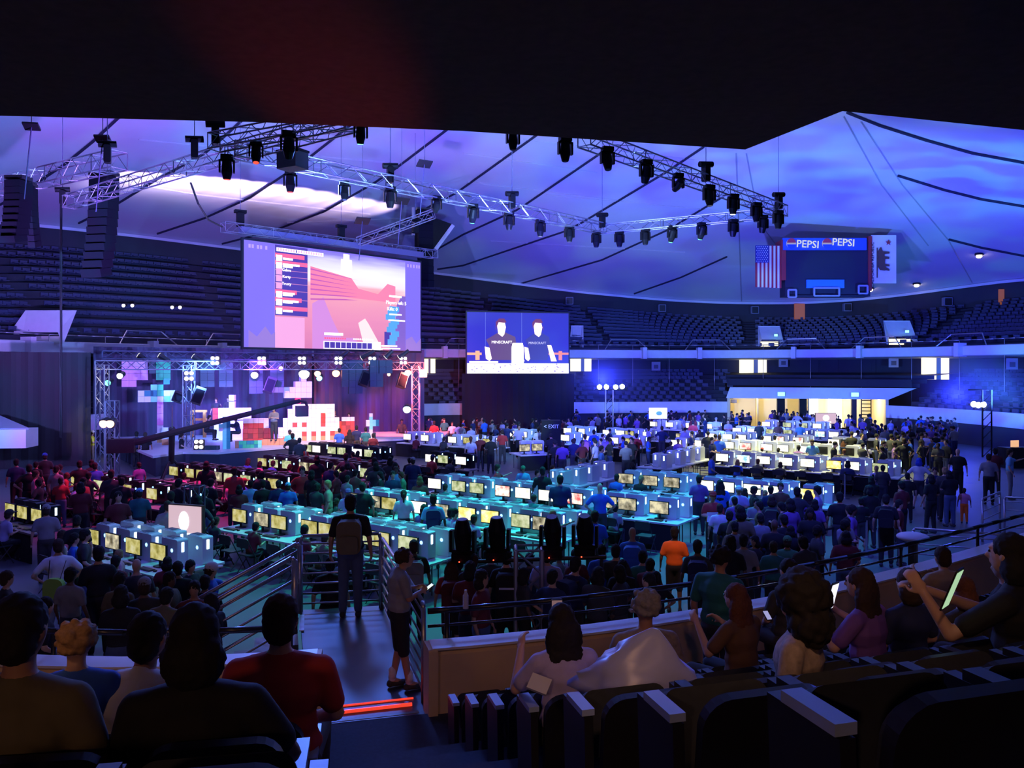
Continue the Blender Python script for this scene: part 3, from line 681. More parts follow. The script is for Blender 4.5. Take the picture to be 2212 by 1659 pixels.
for i in range(7): polyq(sc, [(.33, .80-.05*i), (.58-.01*i, .73-.035*i), (.6, .725-.035*i), (.33, .785-.05*i)], W, H, scr((.65, .12, .5), .8), 'hill_layer', -.05)
polyq(sc, [(.6, .28), (.64, .33), (.66, .28), (.75, .0), (.64, .0)], W, H, scr((1, .6, .6), 1.2), 'light_slope_picture', -.045)
polyq(sc, [(.34, .0), (.34, .45), (.4, .52), (.45, .3), (.5, .12), (.58, .12), (.62, .0)], W, H, scr((.75, .3, .8), .8), 'violet_slope_picture', -.042)
for i in range(9): quad(sc, .78+.012*(i % 3)-.006*(i//3), .06+.045*i, .83+.012*(i % 3), .12+.045*i, W, H, CYB, 'blue_block_picture', -.05)
quad(sc, .76, .05, .8, .2, W, H, DVI, 'dark_block_picture', -.048); quad(sc, .84, .05, .893, .28, W, H, scr((1, .35, .35), .9), 'red_block_picture', -.048)
polyq(sc, [(.79, .0), (.896, .0), (.896, .6), (.87, .6), (.84, .5), (.83, .3)], W, H, scr((.25, .14, .65), .8), 'dark_slope_picture', -.044)
screen_text(sc, 'Players left: 5', .835, .52, .3, WH, W, H); screen_text(sc, 'Kills: 0', .81, .45, .3, WH, W, H); quad(sc, .79, .385, .87, .4, W, H, WH, 'text_line', -.06); quad(sc, .785, .32, .892, .335, W, H, WH, 'text_line', -.06); quad(sc, .79, .58, .87, .6, W, H, WH, 'text_line', -.06)
for i in range(9): quad(sc, .405+i*.031, .01, .432+i*.031, .07, W, H, DVI, 'hotbar_slot', -.075)
quad(sc, .4, .0, .69, .08, W, H, scr((.9, .85, 1), 1.1), 'hotbar', -.06); quad(sc, .685, .0, .735, .085, W, H, WH, 'hotbar_icon', -.07)
for i in range(10): quad(sc, .405+i*.0125, .1, .414+i*.0125, .118, W, H, RDB, 'heart_mark', -.06); quad(sc, .57+i*.0125, .1, .577+i*.0125, .115, W, H, WH, 'food_mark', -.06)
quad(sc, .405, .14, .51, .165, W, H, WH, 'armour_bar', -.06); quad(sc, .745, .012, .86, .026, W, H, WH, 'text_line', -.07); quad(sc, .74, .04, .84, .055, W, H, WH, 'text_line', -.07)
polyq(sc, [(.02, 0), (.02, .16), (.06, .1), (.1, .2), (.13, .12), (.148, .15), (.148, 0)], W, H, scr((.35, .22, .75), .8), 'border_block_pattern', -.03)
polyq(sc, [(.9, 0), (.9, .12), (.94, .16), (.97, .08), (1, .14), (1, 0)], W, H, scr((.35, .22, .75), .8), 'border_block_pattern', -.03)
for x in (.02, .035, .06, .075, .1): quad(sc, x, .93, x+.01, .965, W, H, scr((.5, .35, .9), .9), 'border_mark', -.03)
for x in (.91, .93, .95, .97, .985): quad(sc, x, .93, x+.008, .965, W, H, scr((.5, .35, .9), .9), 'border_mark', -.03)
# small second screen with the two presenters
o1, W, H, rz = facing_panel(1009, 1228, 672, 807, 679, 806, 60.5, 62)
s2 = thing('video_screen', 'smaller video screen showing two presenters in headsets before blue drapes', 'screen', o1, rz)
MB().box((W/2, .1, H/2), (W+.2, .14, H+.2)).build('frame', BLACK, s2)
BV = scr((.03, .03, .62), .75); quad(s2, 0, 0, 1, 1, W, H, BV, 'video_picture', 0, .02)
for x in (.175, .53): quad(s2, x, .3, x+.004, 1, W, H, scr((.15, .2, .8), .8), 'drape_seam', -.02)
quad(s2, 0, 0, 1, .165, W, H, WH, 'stone_counter_picture', -.03); rr = random.Random(4)
for i in range(70): 
    x = rr.uniform(.02, .97); y = rr.uniform(.01, .15); quad(s2, x, y, x+rr.uniform(.006, .02), y+rr.uniform(.006, .02), W, H, scr((.45, .35, .75), .8), 'stone_joint', -.04)
TAN = scr((1, .45, .2), 1.0); quad(s2, 0, .3, .14, .34, W, H, TAN, 'fence_picture', -.02); quad(s2, .08, .22, .12, .37, W, H, TAN, 'fence_picture', -.02); quad(s2, .75, .31, 1, .345, W, H, scr((1, .3, .2), .8), 'fence_picture', -.02); quad(s2, .9, .22, .935, .37, W, H, scr((1, .3, .2), .8), 'fence_picture', -.02)
SK = scr((1, .78, .74), 1.5); SH1 = scr((.16, .08, .22), .7); SH2 = scr((.05, .05, .4), .7); HR = scr((.25, .05, .15), .6)
def video_man(cx, sh, k, m):
    polyq(s2, [(cx-.12*k, .22), (cx-.1*k, .45), (cx-.13*k, .55), (cx-.02, .68), (cx+.03, .68), (cx+.12*k, .6), (cx+.13*k, .45), (cx+.1*k, .22)], W, H, m, 'shirt_picture', -.05)
    polyq(s2, [(cx-.14*k, .44), (cx-.1*k, .42), (cx-.08*k, .24), (cx-.1*k, .2), (cx-.13*k, .24)], W, H, SK, 'arm_picture', -.06); polyq(s2, [(cx+.1*k, .47), (cx+.14*k, .47), (cx+.19*k, .24), (cx+.2*k, .2), (cx+.14*k, .2)], W, H, SK, 'arm_picture', -.06)
    polyq(s2, [(cx-.03, .65), (cx-.04, .78), (cx-.02, .86), (cx+.03, .86), (cx+.045, .76), (cx+.03, .64), (cx+.01, .6)], W, H, SK, 'face_picture', -.07)
    polyq(s2, [(cx-.05, .74), (cx-.055, .84), (cx-.02, .9), (cx+.03, .9), (cx+.05, .84), (cx+.03, .83), (cx-.03, .84)], W, H, HR, 'hair_picture', -.08)
    quad(s2, cx-.06 if cx < .5 else cx+.045, .71, cx-.045 if cx < .5 else cx+.06, .78, W, H, DVI, 'headset_picture', -.085)
video_man(.33, 0, 1.15, SH1); video_man(.69, 0, .95, SH2)
screen_text(s2, 'MINECRAFT', .335, .51, .3, WH, W, H, dy=-.09); screen_text(s2, 'MINECRAFT', .685, .5, .26, scr((.6, .6, 1), 1), W, H, dy=-.09)
polyq(s2, [(.43, .15), (.43, .42), (.44, .5), (.54, .5), (.55, .42), (.55, .15)], W, H, WH, 'white_ornament_picture', -.09); quad(s2, .02, .17, .3, .2, W, H, scr((1, .8, .85), 1.2), 'table_edge_picture', -.05)
# black drape under it
def drape(nm, label, A, B, z0, z1, m, amp=.12, wl=.5):
    A = Vector((A[0], A[1], 0)); B = Vector((B[0], B[1], 0)); L = (B-A).length; n = int(L/wl*4); u = (B-A)/L; nn = Vector((-u.y, u.x, 0)); b = MB()
    for i in range(n+1):
        p = A+u*(L*i/n)+nn*amp*math.sin(i*math.pi/2+.3*math.sin(i))
        b.v += [(p.x, p.y, z0), (p.x, p.y, z1), (p.x+nn.x*.03, p.y+nn.y*.03, z1), (p.x+nn.x*.03, p.y+nn.y*.03, z0)]
    for i in range(n):
        for q in range(4): b.f.append((i*4+q, i*4+4+q, i*4+4+(q+1) % 4, i*4+(q+1) % 4))
    return tag(b.build(nm, m), label, 'curtain')
DRP = mat('black_drape', (.012, .011, .018), .95); 
a, c = P(998, 800, 60.0), P(1240, 800, 60.6); drape('stage_drape', 'black drape hanging below the smaller video screen', a, c, 0.02, 4.55, DRP, .06, .8)
drape('stage_drape', 'tall dark curtain covering the left side below the balcony', P(-40, 800, 38.3), P(196, 800, 40), .02, 5.7, mat('dark_curtain', (.035, .03, .035), .95), .15, .7)
truss('drape_pole', 'thin upright pole in front of the left dark curtain', P(132, 945, 32), P(132, 440, 32), .05, 3, BLACK, .012)

# ---- scoreboard with flags ----
d = min(onroof(x_, 507).y for x_ in (1632, 1700, 1785, 1880, 1936))-1.8
def pan(px0, py0, px1, py1, d, th, m, nm, par, oo): 
    a = P(px0, py1, d)-oo; c = P(px1, py0, d)-oo; return MB().box(((a.x+c.x)/2, th/2+(a.y), (a.z+c.z)/2), (abs(c.x-a.x), th, abs(c.z-a.z))).build(nm, m, par)
oo = P(1785, 640, d); sb = thing('scoreboard', 'dark hanging scoreboard with a blue PEPSI banner along its top', 'scoreboard', oo)
DB = mat('scoreboard_face', (.02, .018, .05), .5); pan(1696, 518, 1880, 640, d, 1.2, DB, 'face', sb, oo); pan(1876, 510, 1884, 628, d-.1, 1.5, mat('scoreboard_red_side', (.35, .03, .04), .6), 'side_panel', sb, oo); pan(1688, 518, 1698, 605, d-.1, 1.4, mat('scoreboard_red_side', (.35, .03, .04), .6), 'side_panel', sb, oo)
pan(1692, 514, 1872, 540, d-.2, .3, mat('banner_blue', (.03, .1, .7), .5, emit=(.03, .1, .7), strength=.06), 'banner', sb, oo)
PW = glow('lit_letter_white', (.85, .9, 1), .75)
for px in (1745, 1822):
    o = obj('lettering', text_mesh('PEPSI', .98*d/76, .03), sb, P(px, 528-(px-1745)*.05, d-.3)-oo); o.rotation_euler = (math.pi/2, .06, 0); o.scale = (1.0, 1, 1); o.data.materials.append(PW)
    c = P(px-36, 526, d-.3)-oo; d7 = d/76; g = MB().tube(c, c+Vector((0, -.05, 0)), .46*d/76, 16).build('emblem', glow('emblem_white', (.6, .6, 1), .5), sb)
    MB().prism([(.42*d7*math.cos(t_), .42*d7*math.sin(t_)) for t_ in [math.pi*i/8 for i in range(9)]], .0, .03, Matrix.Rotation(math.pi/2, 4, 'X'), c+Vector((0, -.06, .06*d7))).build('emblem_red', mat('emblem_red', (.7, .05, .08), .5), g)
    MB().prism([(.42*d7*math.cos(t_), .42*d7*math.sin(t_)) for t_ in [math.pi+math.pi*i/8 for i in range(9)]], .0, .03, Matrix.Rotation(math.pi/2, 4, 'X'), c+Vector((0, -.06, -.08))).build('emblem_blue', mat('emblem_blue', (.03, .1, .7), .5), g)
pan(1743, 604, 1824, 622, d-.2, .3, mat('banner_lightblue', (.03, .2, .75), .5, emit=(.03, .2, .8), strength=.12), 'lower_banner', sb, oo)
FRM = mat('horn_frame', (.4, .4, .55), .5)
for x0, y0, x1, y1 in ((1703, 626, 1720, 642), (1759, 622, 1813, 639), (1855, 617, 1874, 634)):
    a = P(x0, y1, d-.4)-oo; c = P(x1, y0, d-.4)-oo; MB().path([a, Vector((c.x, a.y, a.z)), c, Vector((a.x, a.y, c.z)), a], .07, 5).build('speaker_frame', FRM, sb)
pan(1706, 638, 1872, 641, d-.3, .3, DB, 'lower_edge', sb, oo)
fo = P(1659, 575, d); fg = thing('national_flag', 'flag with stars and vertical red and white stripes left of the scoreboard', 'flag', fo)
FR = mat('flag_red', (.4, .03, .05), .7); FW = mat('flag_white', (.8, .78, .78), .7); FB = mat('flag_blue', (.03, .05, .25), .7)
for i in range(13):
    x0 = 1632+i*56/13; pan(x0, 530+(1 if i % 2 else 0), x0+56/13, 620+i*.2, d, .08, FR if i % 2 == 0 else FW, 'stripe', fg, fo)
cn = pan(1632, 530, 1661, 567, d-.1, .06, FB, 'canton', fg, fo)
b = MB(); 
for r_ in range(9):
    for c_ in range(6 if r_ % 2 == 0 else 5):
        q = P(1635+c_*4.6+(0 if r_ % 2 == 0 else 2.3), 533+r_*3.9, d-.16)-fo; b.box(q, (.06, .02, .06))
b.build('stars', FW, fg)
fo = P(1910, 570, d); fc = thing('state_flag', 'white upright flag with a brown bear and red star right of the scoreboard', 'flag', fo)
pan(1882, 508, 1936, 612, d, .08, FW, 'cloth', fc, fo)
o = obj('lettering', text_mesh('CALIFORNIA REPUBLIC', .42*d/76, .01), fc, P(1885, 572, d-.1)-fo); o.rotation_euler = (math.pi/2, -math.pi/2, 0); o.data.materials.append(mat('flag_ink', (.03, .02, .03), .7))
bear = [(-1.0, -.1), (-.95, .25), (-.6, .42), (-.2, .38), (.2, .42), (.6, .38), (.85, .45), (.95, .36), (1.2, .26), (1.25, .15), (1.0, .08), (.85, .02), (.8, -.5), (.62, -.5), (.58, -.1), (.35, -.12), (.3, -.48), (.12, -.48), (.1, -.15), (-.35, -.15), (-.42, -.5), (-.6, -.5), (-.58, -.2), (-.7, -.22), (-.85, -.5), (-1.02, -.5), (-.98, -.25)]
MB().prism([(x*1.0*d/76, y*1.2*d/76) for x, y in bear], 0, .03, Matrix.Rotation(-math.pi/2, 4, 'Y') @ Matrix.Rotation(math.pi/2, 4, 'X') if 0 else Matrix(((0, -1, 0, 0), (0, 0, 1, 0), (1, 0, 0, 0), (0, 0, 0, 1))), P(1908, 562, d-.15)-fo).build('bear', mat('bear_brown', (.12, .06, .05), .8), fc)
st_ = [(math.cos(math.pi/2+i*math.pi/5)*(.3 if i % 2 == 0 else .12)*d/76, math.sin(math.pi/2+i*math.pi/5)*(.3 if i % 2 == 0 else .12)*d/76) for i in range(10)]
MB().prism(st_, 0, .03, Matrix.Rotation(math.pi/2, 4, 'X'), P(1919, 524, d-.15)-fo).build('star', FR, fc)
pan(1894, 535, 1896, 600, d-.12, .03, mat('bear_brown', (.12, .06, .05), .8), 'ground_line', fc, fo)
# house lamps
LAMP = glow('warm_house_lamp', (1, .8, .55), 9)
for px, py, lb in ((2115, 547, 'highest of three by the right roof'), (1980, 611, 'middle of three right of the scoreboard'), (1880, 621, 'lowest, touching the scoreboard corner')):
    h = onroof(px, py); t = thing('house_lamp', 'small warm glowing lamp, '+lb, 'lamp', h-Vector((0, 0, .25)), 0, 'warm house lamps')
    MB().tube((0, 0, .25), (0, 0, .1), .3, 10, .34).build('housing', BLACK, t); MB().ball((0, 0, 0), (.22, .22, .14)).build('bulb', LAMP, t)
# ---------------- roof streak: a white beam grazing the lining ----------------
a = onroof(250, 372); c = onroof(800, 450)
for i in range(13):
    t_ = i/12; px = 262+t_*(800-262); py = 381+t_*(450-381)-10*math.sin(t_*math.pi); pw = 300+420*math.sin(min(1, t_*1.25+.05)*math.pi*.85)
    h = onroof(px, py); v = (onroof(px+60, py+10)-h).normalized()
    q = h+v*4.0+Vector((.8, -3.2, -1.3)); spot('grazing_beam_%d' % i, q, h, (1.0, .74, 1.0), pw*5.2, 40, .9)
# ---------------- far tunnel under the stand ----------------
IVORY = mat('tunnel_wall_paint', (.72, .62, .36), .7)
a = P(1577, 800, 63.4); c = P(1915, 800, 60.5); u = Vector((c.x-a.x, c.y-a.y, 0)); LW = u.length; u.normalize(); nb = Vector((-u.y, u.x, 0)); ang = math.atan2(u.y, u.x)
def tw(x, y, z): return Vector((a.x, a.y, 0))+u*x+nb*y+Vector((0, 0, z))
def wb(nm, x0, x1, y0, y1, z0, z1, m): return struct(MB().box(tw((x0+x1)/2, (y0+y1)/2, (z0+z1)/2), (x1-x0, y1-y0, z1-z0), ang).build(nm, m))
wb('wall_tunnel_back', 0, LW, 6.0, 6.2, 0, 2.7, IVORY); wb('wall_tunnel_left', -.2, 0, .3, 6, 0, 2.7, IVORY); wb('wall_tunnel_right', LW, LW+.2, .3, 6, 0, 2.7, IVORY)
wb('ceiling_tunnel', 0, LW, -.1, 6, 2.62, 2.72, WHITE)
wb('wall_tunnel_pier', .31*LW, .36*LW, -.3, .6, 0, 2.62, BLACKC); wb('wall_tunnel_pier', .455*LW, .5*LW, -.3, .6, 0, 2.62, BLACKC); wb('wall_tunnel_pier', .80*LW, .83*LW, 1.0, 1.6, 0, 2.62, DKWALL)
wb('wall_tunnel_partition', .19*LW, .2*LW, 2.5, 6, 0, 2.62, IVORY); wb('wall_tunnel_partition', .52*LW, .53*LW, 1.5, 6, 0, 2.62, IVORY)
LIT = glow('bright_corridor_light', (1, .95, .82), 3.2)
wb('door_1', .545*LW, .63*LW, 5.7, 5.9, 0, 2.55, LIT); wb('door_2', .70*LW, .79*LW, 5.5, 5.8, 0, 2.5, LIT)
b = MB().prism([(-.35, -.35), (LW+1.6, -.35), (LW+2.6, 3.0), (-.2, 3.0)], 2.62, 2.72); 
o = MB(); o.v = [tuple(tw(x, y, z)) for x, y, z in [(-.3, -.4, 2.6), (LW+.1, -.4, 2.6), (LW+2.1, .1, 3.45), (0, .1, 3.45), (-.3, .2, 2.6), (LW+.1, .2, 2.6), (LW+2.3, .7, 3.45), (0, .7, 3.45)]]
o.f = [(0, 1, 2, 3), (4, 7, 6, 5), (0, 4, 5, 1), (3, 2, 6, 7), (0, 3, 7, 4), (1, 5, 6, 2)]; struct(o.build('trim_tunnel_canopy', WHITE))
b = MB(); 
for i in range(9): b.tube(tw(.86*LW, 1, .3+i*.27), tw(.92*LW, 1, .3+i*.27), .035, 4)
b.tube(tw(.86*LW, 1, 0), tw(.86*LW, 1, 2.6), .04, 5).tube(tw(.92*LW, 1, 0), tw(.92*LW, 1, 2.6), .04, 5)
t = thing('gate', 'dark barred gate at the right end of the bright tunnel', 'gate', (0, 0, 0)); b.build('bars', BLACK, t)
for i, (x, y) in enumerate(((.3, 3.0), (.66, 2.5), (.12, 2.5), (.88, 3.0))):
    l = bpy.data.lights.new('tunnel_light', 'POINT'); l.energy = 260; l.color = (1, .86, .55); l.shadow_soft_size = .2; lo_ = bpy.data.objects.new('tunnel_light', l); COL.objects.link(lo_); lo_.location = tw(x*LW, y, 2.35)
EXG = glow('green_exit_light', (.25, 1, .75), 2.5)
for x, lb in ((.335, 'left'), (.8, 'right')):
    t = thing('exit_sign', 'small glowing green exit sign, %s one on the white tunnel canopy' % lb, 'sign', tw(x*LW, -.5, 2.95), ang, 'exit signs on the canopy'); MB().box((0, 0, 0), (.5, .1, .28)).build('lit_face', EXG, t); MB().box((0, .07, 0), (.56, .06, .34)).build('housing', WHITE, t)
# lit openings in the back of the lower stand, seen between stand and balcony
for i, (x0, x1, y0, y1, s_) in enumerate([(1598, 1655, 768, 806, 9), (1992, 2048, 767, 820, 8), (912, 940, 771, 806, 8), (1232, 1277, 774, 802, 7)]):
    k = ring_x(s_, (x0+x1)/2); d = rp(k, s_, 0).y; A = P(x0, y1, d); B = P(x1, y0, d); nn = NRM[int(k)]; an = math.atan2(nn.y, nn.x)
    t = obj('door_%d' % (3+i), MB().box((0, 0, 0), (B.x-A.x, .3, B.z-A.z)).mesh('door_lit', glow('lit_corridor_ivory', (1, .92, .62), 1.5)), None, ((A.x+B.x)/2, d, (A.z+B.z)/2)); struct(t)
    MB().box(((x1-x0)*.08*d/FP, -.2, 0), ((B.x-A.x)*.16, .1, (B.z-A.z))).build('jamb', mat('jamb_grey', (.4, .42, .38), .6), t)
# upper stand exits: white slanted boxes with a lit foot
for i, (x0, x1, y0, y1, g) in enumerate([(1640, 1700, 703, 748, 1), (1918, 1992, 691, 744, 1), (1232, 1262, 702, 756, 0), (8, 152, 672, 742, 0)]):
    k = ring_x(6.3 if i < 3 else 5.3, (x0+x1)/2); c0 = rp(k, 6.3 if i < 3 else 5.3, 0); d = c0.y; f = d/FP; cx_, wd, hh = (x0+x1)/2, (x1-x0)*f, (y1-y0)*f
    o_ = P(cx_, y1, d); t = obj('door_%d' % (7+i), None, None, o_); struct(t)
    b = MB(); w2 = wd/2; D2 = 2.2 if i < 3 else .5
    b.v = [(-w2, 0, 0), (w2*.75, 0, 0), (w2, D2, hh), (-w2*.45, D2, hh), (-w2-.1, 0, 0), (w2*.75+.1, 0, 0), (w2+.12, D2, hh+.08), (-w2*.45-.1, D2, hh+.08), (-w2*.5, D2*.55, hh*.35), (w2*.55, D2*.55, hh*.35)]
    b.f = [(0, 8, 3), (1, 2, 9), (8, 9, 2, 3), (0, 3, 7, 4), (1, 5, 6, 2), (2, 6, 7, 3)]
    b.build('exit_hood', WHITE, t)
    MB().box((-w2*.1, .6, hh*.12), (wd*.62, .1, hh*.24)).build('lit_opening', glow('lit_corridor_ivory', (1, .92, .62), 1.5) if g else mat('dim_opening', (.5, .48, .4), .6), t)
    if g: MB().box((w2*.45, .9, hh*.55), (.26, .1, .2)).build('exit_sign', EXG, t)
# guard frames on the balcony edge
for i, px in enumerate((318, 500, 1007, 1352, 1528, 1730, 1895, 2080)):
    k = ring_x(5.4, px); c0 = rp(k, 5.4, 6.55); nn = NRM[int(k)]; an = math.atan2(nn.y, nn.x)-math.pi/2
    t = thing('balcony_guard_rail', 'pale tube guard rail on the balcony edge, %s from the left' % ORD[i], 'railing', c0, an, 'guard rails along the balcony')
    MB().path([(-2.0, -.3, 0), (-1.2, .4, .95), (1.2, .4, .95), (2.0, -.3, 0)], .045, 5).path([(-1.4, .3, .5), (1.4, .3, .5)], .03, 5).build('rail_frame', STEEL, t)
ring_rail('balcony_rail', 'thin rail running along the whole balcony front', [k for k in FARK], 5.0, 7.0, STEEL, .03, [FARK[i] for i in range(0, len(FARK), 4)])
for i, px in enumerate((60, 330, 480, 960, 1160, 1390, 1510, 1715, 1858, 2075)):
    k = ring_x(4.9, px); c0 = rp(k, 4.85, 6.3); nn = NRM[int(k)]; struct(MB().box(c0, (.9, .35, 1.0), math.atan2(nn.y, nn.x)+.0).build('trim_fascia_rib', WHITE))
# warm doors and grey speaker boxes on the top wall
for x0, x1, y0, y1, nm in ((1716, 1738, 656, 690, 1), (2158, 2168, 625, 662, 1)):
    k = ring_x(SR-.7, (x0+x1)/2); d = rp(k, SR-.7, 0).y; struct(MB().box(P((x0+x1)/2, (y0+y1)/2, d), ((x1-x0)*d/FP, .2, (y1-y0)*d/FP)).build('door_warm', mat('lit_brown_door', (.3, .12, .06), .6, emit=(.5, .14, .05), strength=.35)))
for i, (px, py) in enumerate(((1630, 670), (1830, 664), (2046, 652), (1430, 666), (1230, 650))):
    k = ring_x(SR-.9, px); d = rp(k, SR-.9, 0).y; t = thing('wall_speaker', 'small grey loudspeaker box on the top wall, %s from the right' % ORD[(2, 1, 0, 3, 4)[i]], 'loudspeaker', P(px, py, d), 0, 'loudspeakers on the top wall')
    MB().rbox((0, 0, 0), (.75, .4, .75), .06).build('cabinet', mat('speaker_grey', (.2, .2, .28), .6), t); MB().rbox((0, -.22, 0), (.6, .04, .6), .05).build('grille', BLACK, t)
for i, (px, py, s_, lb) in enumerate(((1417, 791, 8, 'pale board under the balcony'), (1692, 783, 8, 'dim board under the balcony left of centre right'), (1930, 783, 8, 'dim board under the balcony near the right lit door'), (2186, 786, 7, 'pale board under the balcony at the right edge'))):
    k = ring_x(s_, px); d = rp(k, s_, 0).y; t = thing('section_sign', lb, 'sign', P(px, py, d)); t['label'] = lb if len(lb.split()) > 4 else lb+' front'
    MB().box((0, 0, 0), (.8, .08, .8)).build('board', mat('sign_grey', (.3, .3, .35), .6), t); MB().box((0, -.06, -.05), (.4, .03, .35)).build('print', mat('sign_ink', (.08, .08, .1), .6), t)
# ---------------- light masts ----------------
BLAMP = glow('blue_white_lamp', (.55, .65, 1), 14)
for (px0, d, lamps, lb) in ((1316, 54, [(1295, 836), (1310, 836), (1330, 836), (1344, 835)], 'light mast with four blue-white lamps before the far stand'), (2132, 44, [(2103, 873), (2113, 875), (2124, 874)], 'light tower with blue-white lamps at the right beside the white wall')):
    p0 = P(px0, 842, d); t = thing('light_mast', lb, 'light tower', (p0.x, p0.y, 0))
    for sx in (-.25, .25): MB().tube((sx, 0, 0), (sx, 0, p0.z), .05, 6).build('mast', ALU if d > 50 else BLACK, t)
    b = MB(); zz = 0
    while zz < p0.z-.5: b.tube((-.25, 0, zz), (.25, 0, zz+.5), .025, 4); zz += .5
    b.build('bracing', ALU if d > 50 else BLACK, t); MB().tube((lamps[0][0]*d/FP-px0*d/FP-.3, 0, p0.z), (lamps[-1][0]*d/FP-px0*d/FP+.3, 0, p0.z), .04, 6).build('crossbar', BLACK, t)
    for x, y in lamps:
        q = P(x, y, d)-Vector((p0.x, p0.y, 0)); h = MB().tube(q+Vector((0, .25, .05)), q, .17, 10, .2).build('lamp_housing', BLACK, t); MB().ball(q+Vector((0, -.02, 0)), (.17, .05, .17)).build('lamp', BLAMP, h)
    l = bpy.data.lights.new('mast_lamp', 'POINT'); l.energy = 1300 if d > 50 else 1100; l.color = (.03, .05, 1); l.shadow_soft_size = .3; q = bpy.data.objects.new('mast_lamp', l); COL.objects.link(q); q.location = P(lamps[1][0], lamps[1][1]-8, d-.3)+Vector((0, 2.2, .3))
# ---------------- stage ----------------
DECK = mat('stage_deck_white', (.55, .53, .6), .45, noise=.1)
fr = [PZ(330, 985, .95), PZ(395, 976, .95), PZ(470, 977, .95), PZ(620, 965, .95), PZ(720, 955, .95), PZ(960, 943, .95)]
pl = [(p.x, p.y) for p in fr]+[(-4.0, 51), (-23.5, 46)]
t = thing('stage_platform', 'white-topped stage platform with dark skirt at the left of the hall', 'stage', (0, 0, 0))
MB().prism(pl, .85, .95).build('deck', DECK, t); MB().prism([(x*.995, y+.12) for x, y in pl], 0.0, .85).build('skirt', mat('stage_skirt', (.03, .03, .06), .7), t)
BD = mat('stage_drape_blue_grey', (.10, .085, .14), .95)
drape('stage_drape', 'purple-lit pleated backdrop drape behind the left half of the stage', (-24.5, 46.6), (-13.2, 52.6), .02, 6.2, BD, .1, .55)
drape('stage_drape', 'red-lit pleated backdrop drape behind the right half of the stage', (-13.1, 52.7), (-6.0, 54.6), .02, 6.2, BD, .1, .55)
TA = P(205, 789, 38); TB_ = P(912, 790, 47); 
truss('stage_truss', 'stage header truss with blinder lights running above the whole stage front', (TA.x, TA.y, 5.05), (TB_.x, TB_.y, 5.05), .42, .45, ALU, .035)
truss('stage_truss', 'rear overhead stage truss just under the large screen', (TA.x-1.2, TA.y+3, 5.6), (TB_.x-1.5, TB_.y+3, 5.6), .4, .6, mat('dark_truss', (.1, .1, .16), .5, .5), .035)
def tower(px, d, lb, h=5.05, w=.42):
    p = P(px, 800, d); truss('stage_tower', lb, (p.x, p.y, 0), (p.x, p.y, h), w, .5, ALU, .035)
tower(221, 38, 'left front truss tower of the stage'); tower(243, 36.5, 'short truss tower with two orange lamps left of the stage', 3.4); tower(408, 40.1, 'middle truss tower in front of the stage with lamp clusters'); tower(898, 46.8, 'right front truss tower of the stage')
BULB = glow('blinder_bulb', (1, .86, .7), 9)
def blinder(px, py, d, lb, s=1.0):
    s *= .82
    p = P(px, py, d); t = thing('blinder_light', lb, 'stage light', p, 0, 'four-lamp blinders at the stage'); MB().rbox((0, .1, 0), (.56*s, .14, .56*s), .05).build('housing', BLACK, t)
    for x in (-.14, .14):
        for z in (-.15, .15): MB().tube((x*s, .03, z*s), (x*s, -.02, z*s), .105*s, 10).build('bulb', BULB, t)
for i, (px, py) in enumerate([(464, 779), (565, 779), (652, 779), (731, 779), (804, 779), (871, 779)]):
    tt = (px-205)/(912-205); d = 1/((1-tt)/38+tt/47); blinder(px, py, d-.45, 'four-lamp blinder on the header truss, %s from the left' % ORD[i])
blinder(408, 812, 39.6, 'four-lamp blinder high on the middle stage tower', 1.1); blinder(429, 960, 37.5, 'four-lamp blinder at the stage front edge'); blinder(914, 807, 46, 'four-lamp blinder on the right stage tower')
def par(px, py, d, c, s, r, lb):
    p = P(px, py, d); t = thing('stage_spotlight', lb, 'stage light', p); MB().tube((0, .35, .12), (0, 0, 0), r*.9, 10, r*1.15).build('can', BLACK, t); MB().ball((0, -.02, 0), (r, .05, r)).build('lens', glow('lens_%d_%d' % (px, py), c, s), t)
for q in [(224, 915, 36, (1, .5, .3), 9, .19, 'orange-white round lamp on the left stage tower, left of two'), (238, 915, 36, (1, .5, .3), 9, .19, 'orange-white round lamp on the left stage tower, right of two'),
    (233, 827, 40, (.1, .95, .7), 6, .15, 'small turquoise spotlight at the upper left of the stage'), (259, 812, 42, (.85, .9, 1), 10, .16, 'white spotlight at the upper left of the stage'), (550, 810, 44, (.9, .9, 1), 9, .2, 'white spotlight above the presenters'),
    (657, 807, 45, (.75, .85, 1), 12, .3, 'brightest white spotlight above the right block tree'), (686, 807, 45, (1, .45, .2), 8, .18, 'orange spotlight right of the brightest white one'), (726, 806, 45.5, (1, .4, .15), 8, .22, 'larger orange spotlight above the block wall'),
    (690, 817, 45, (.2, .9, .9), 6, .16, 'turquoise spotlight below the orange ones'), (840, 809, 46, (1, .4, .2), 6, .1, 'small orange spotlight at the right of the stage'), (881, 805, 46, (.2, .85, 1), 9, .18, 'cyan spotlight at the upper right of the stage'), (879, 884, 45, (.5, .8, 1), 10, .22, 'pale blue lamp low at the right stage tower'), (607, 796, 43, (1, .45, .25), 6, .12, 'small orange lamp hanging under the header truss'),
    (267, 660, 56, (.9, .8, 1), 8, .12, 'tiny far spotlight, first of four in the upper left stand'), (286, 660, 56, (.9, .8, 1), 8, .12, 'tiny far spotlight, second of four in the upper left stand'), (372, 664, 57, (.9, .8, 1), 8, .12, 'tiny far spotlight, third of four in the upper left stand'), (389, 664, 57, (.9, .8, 1), 8, .12, 'tiny far spotlight, fourth of four in the upper left stand')]: par(*q)
BEAMW = glow('lamp_tube_white', (1, .95, .85), 2.2)
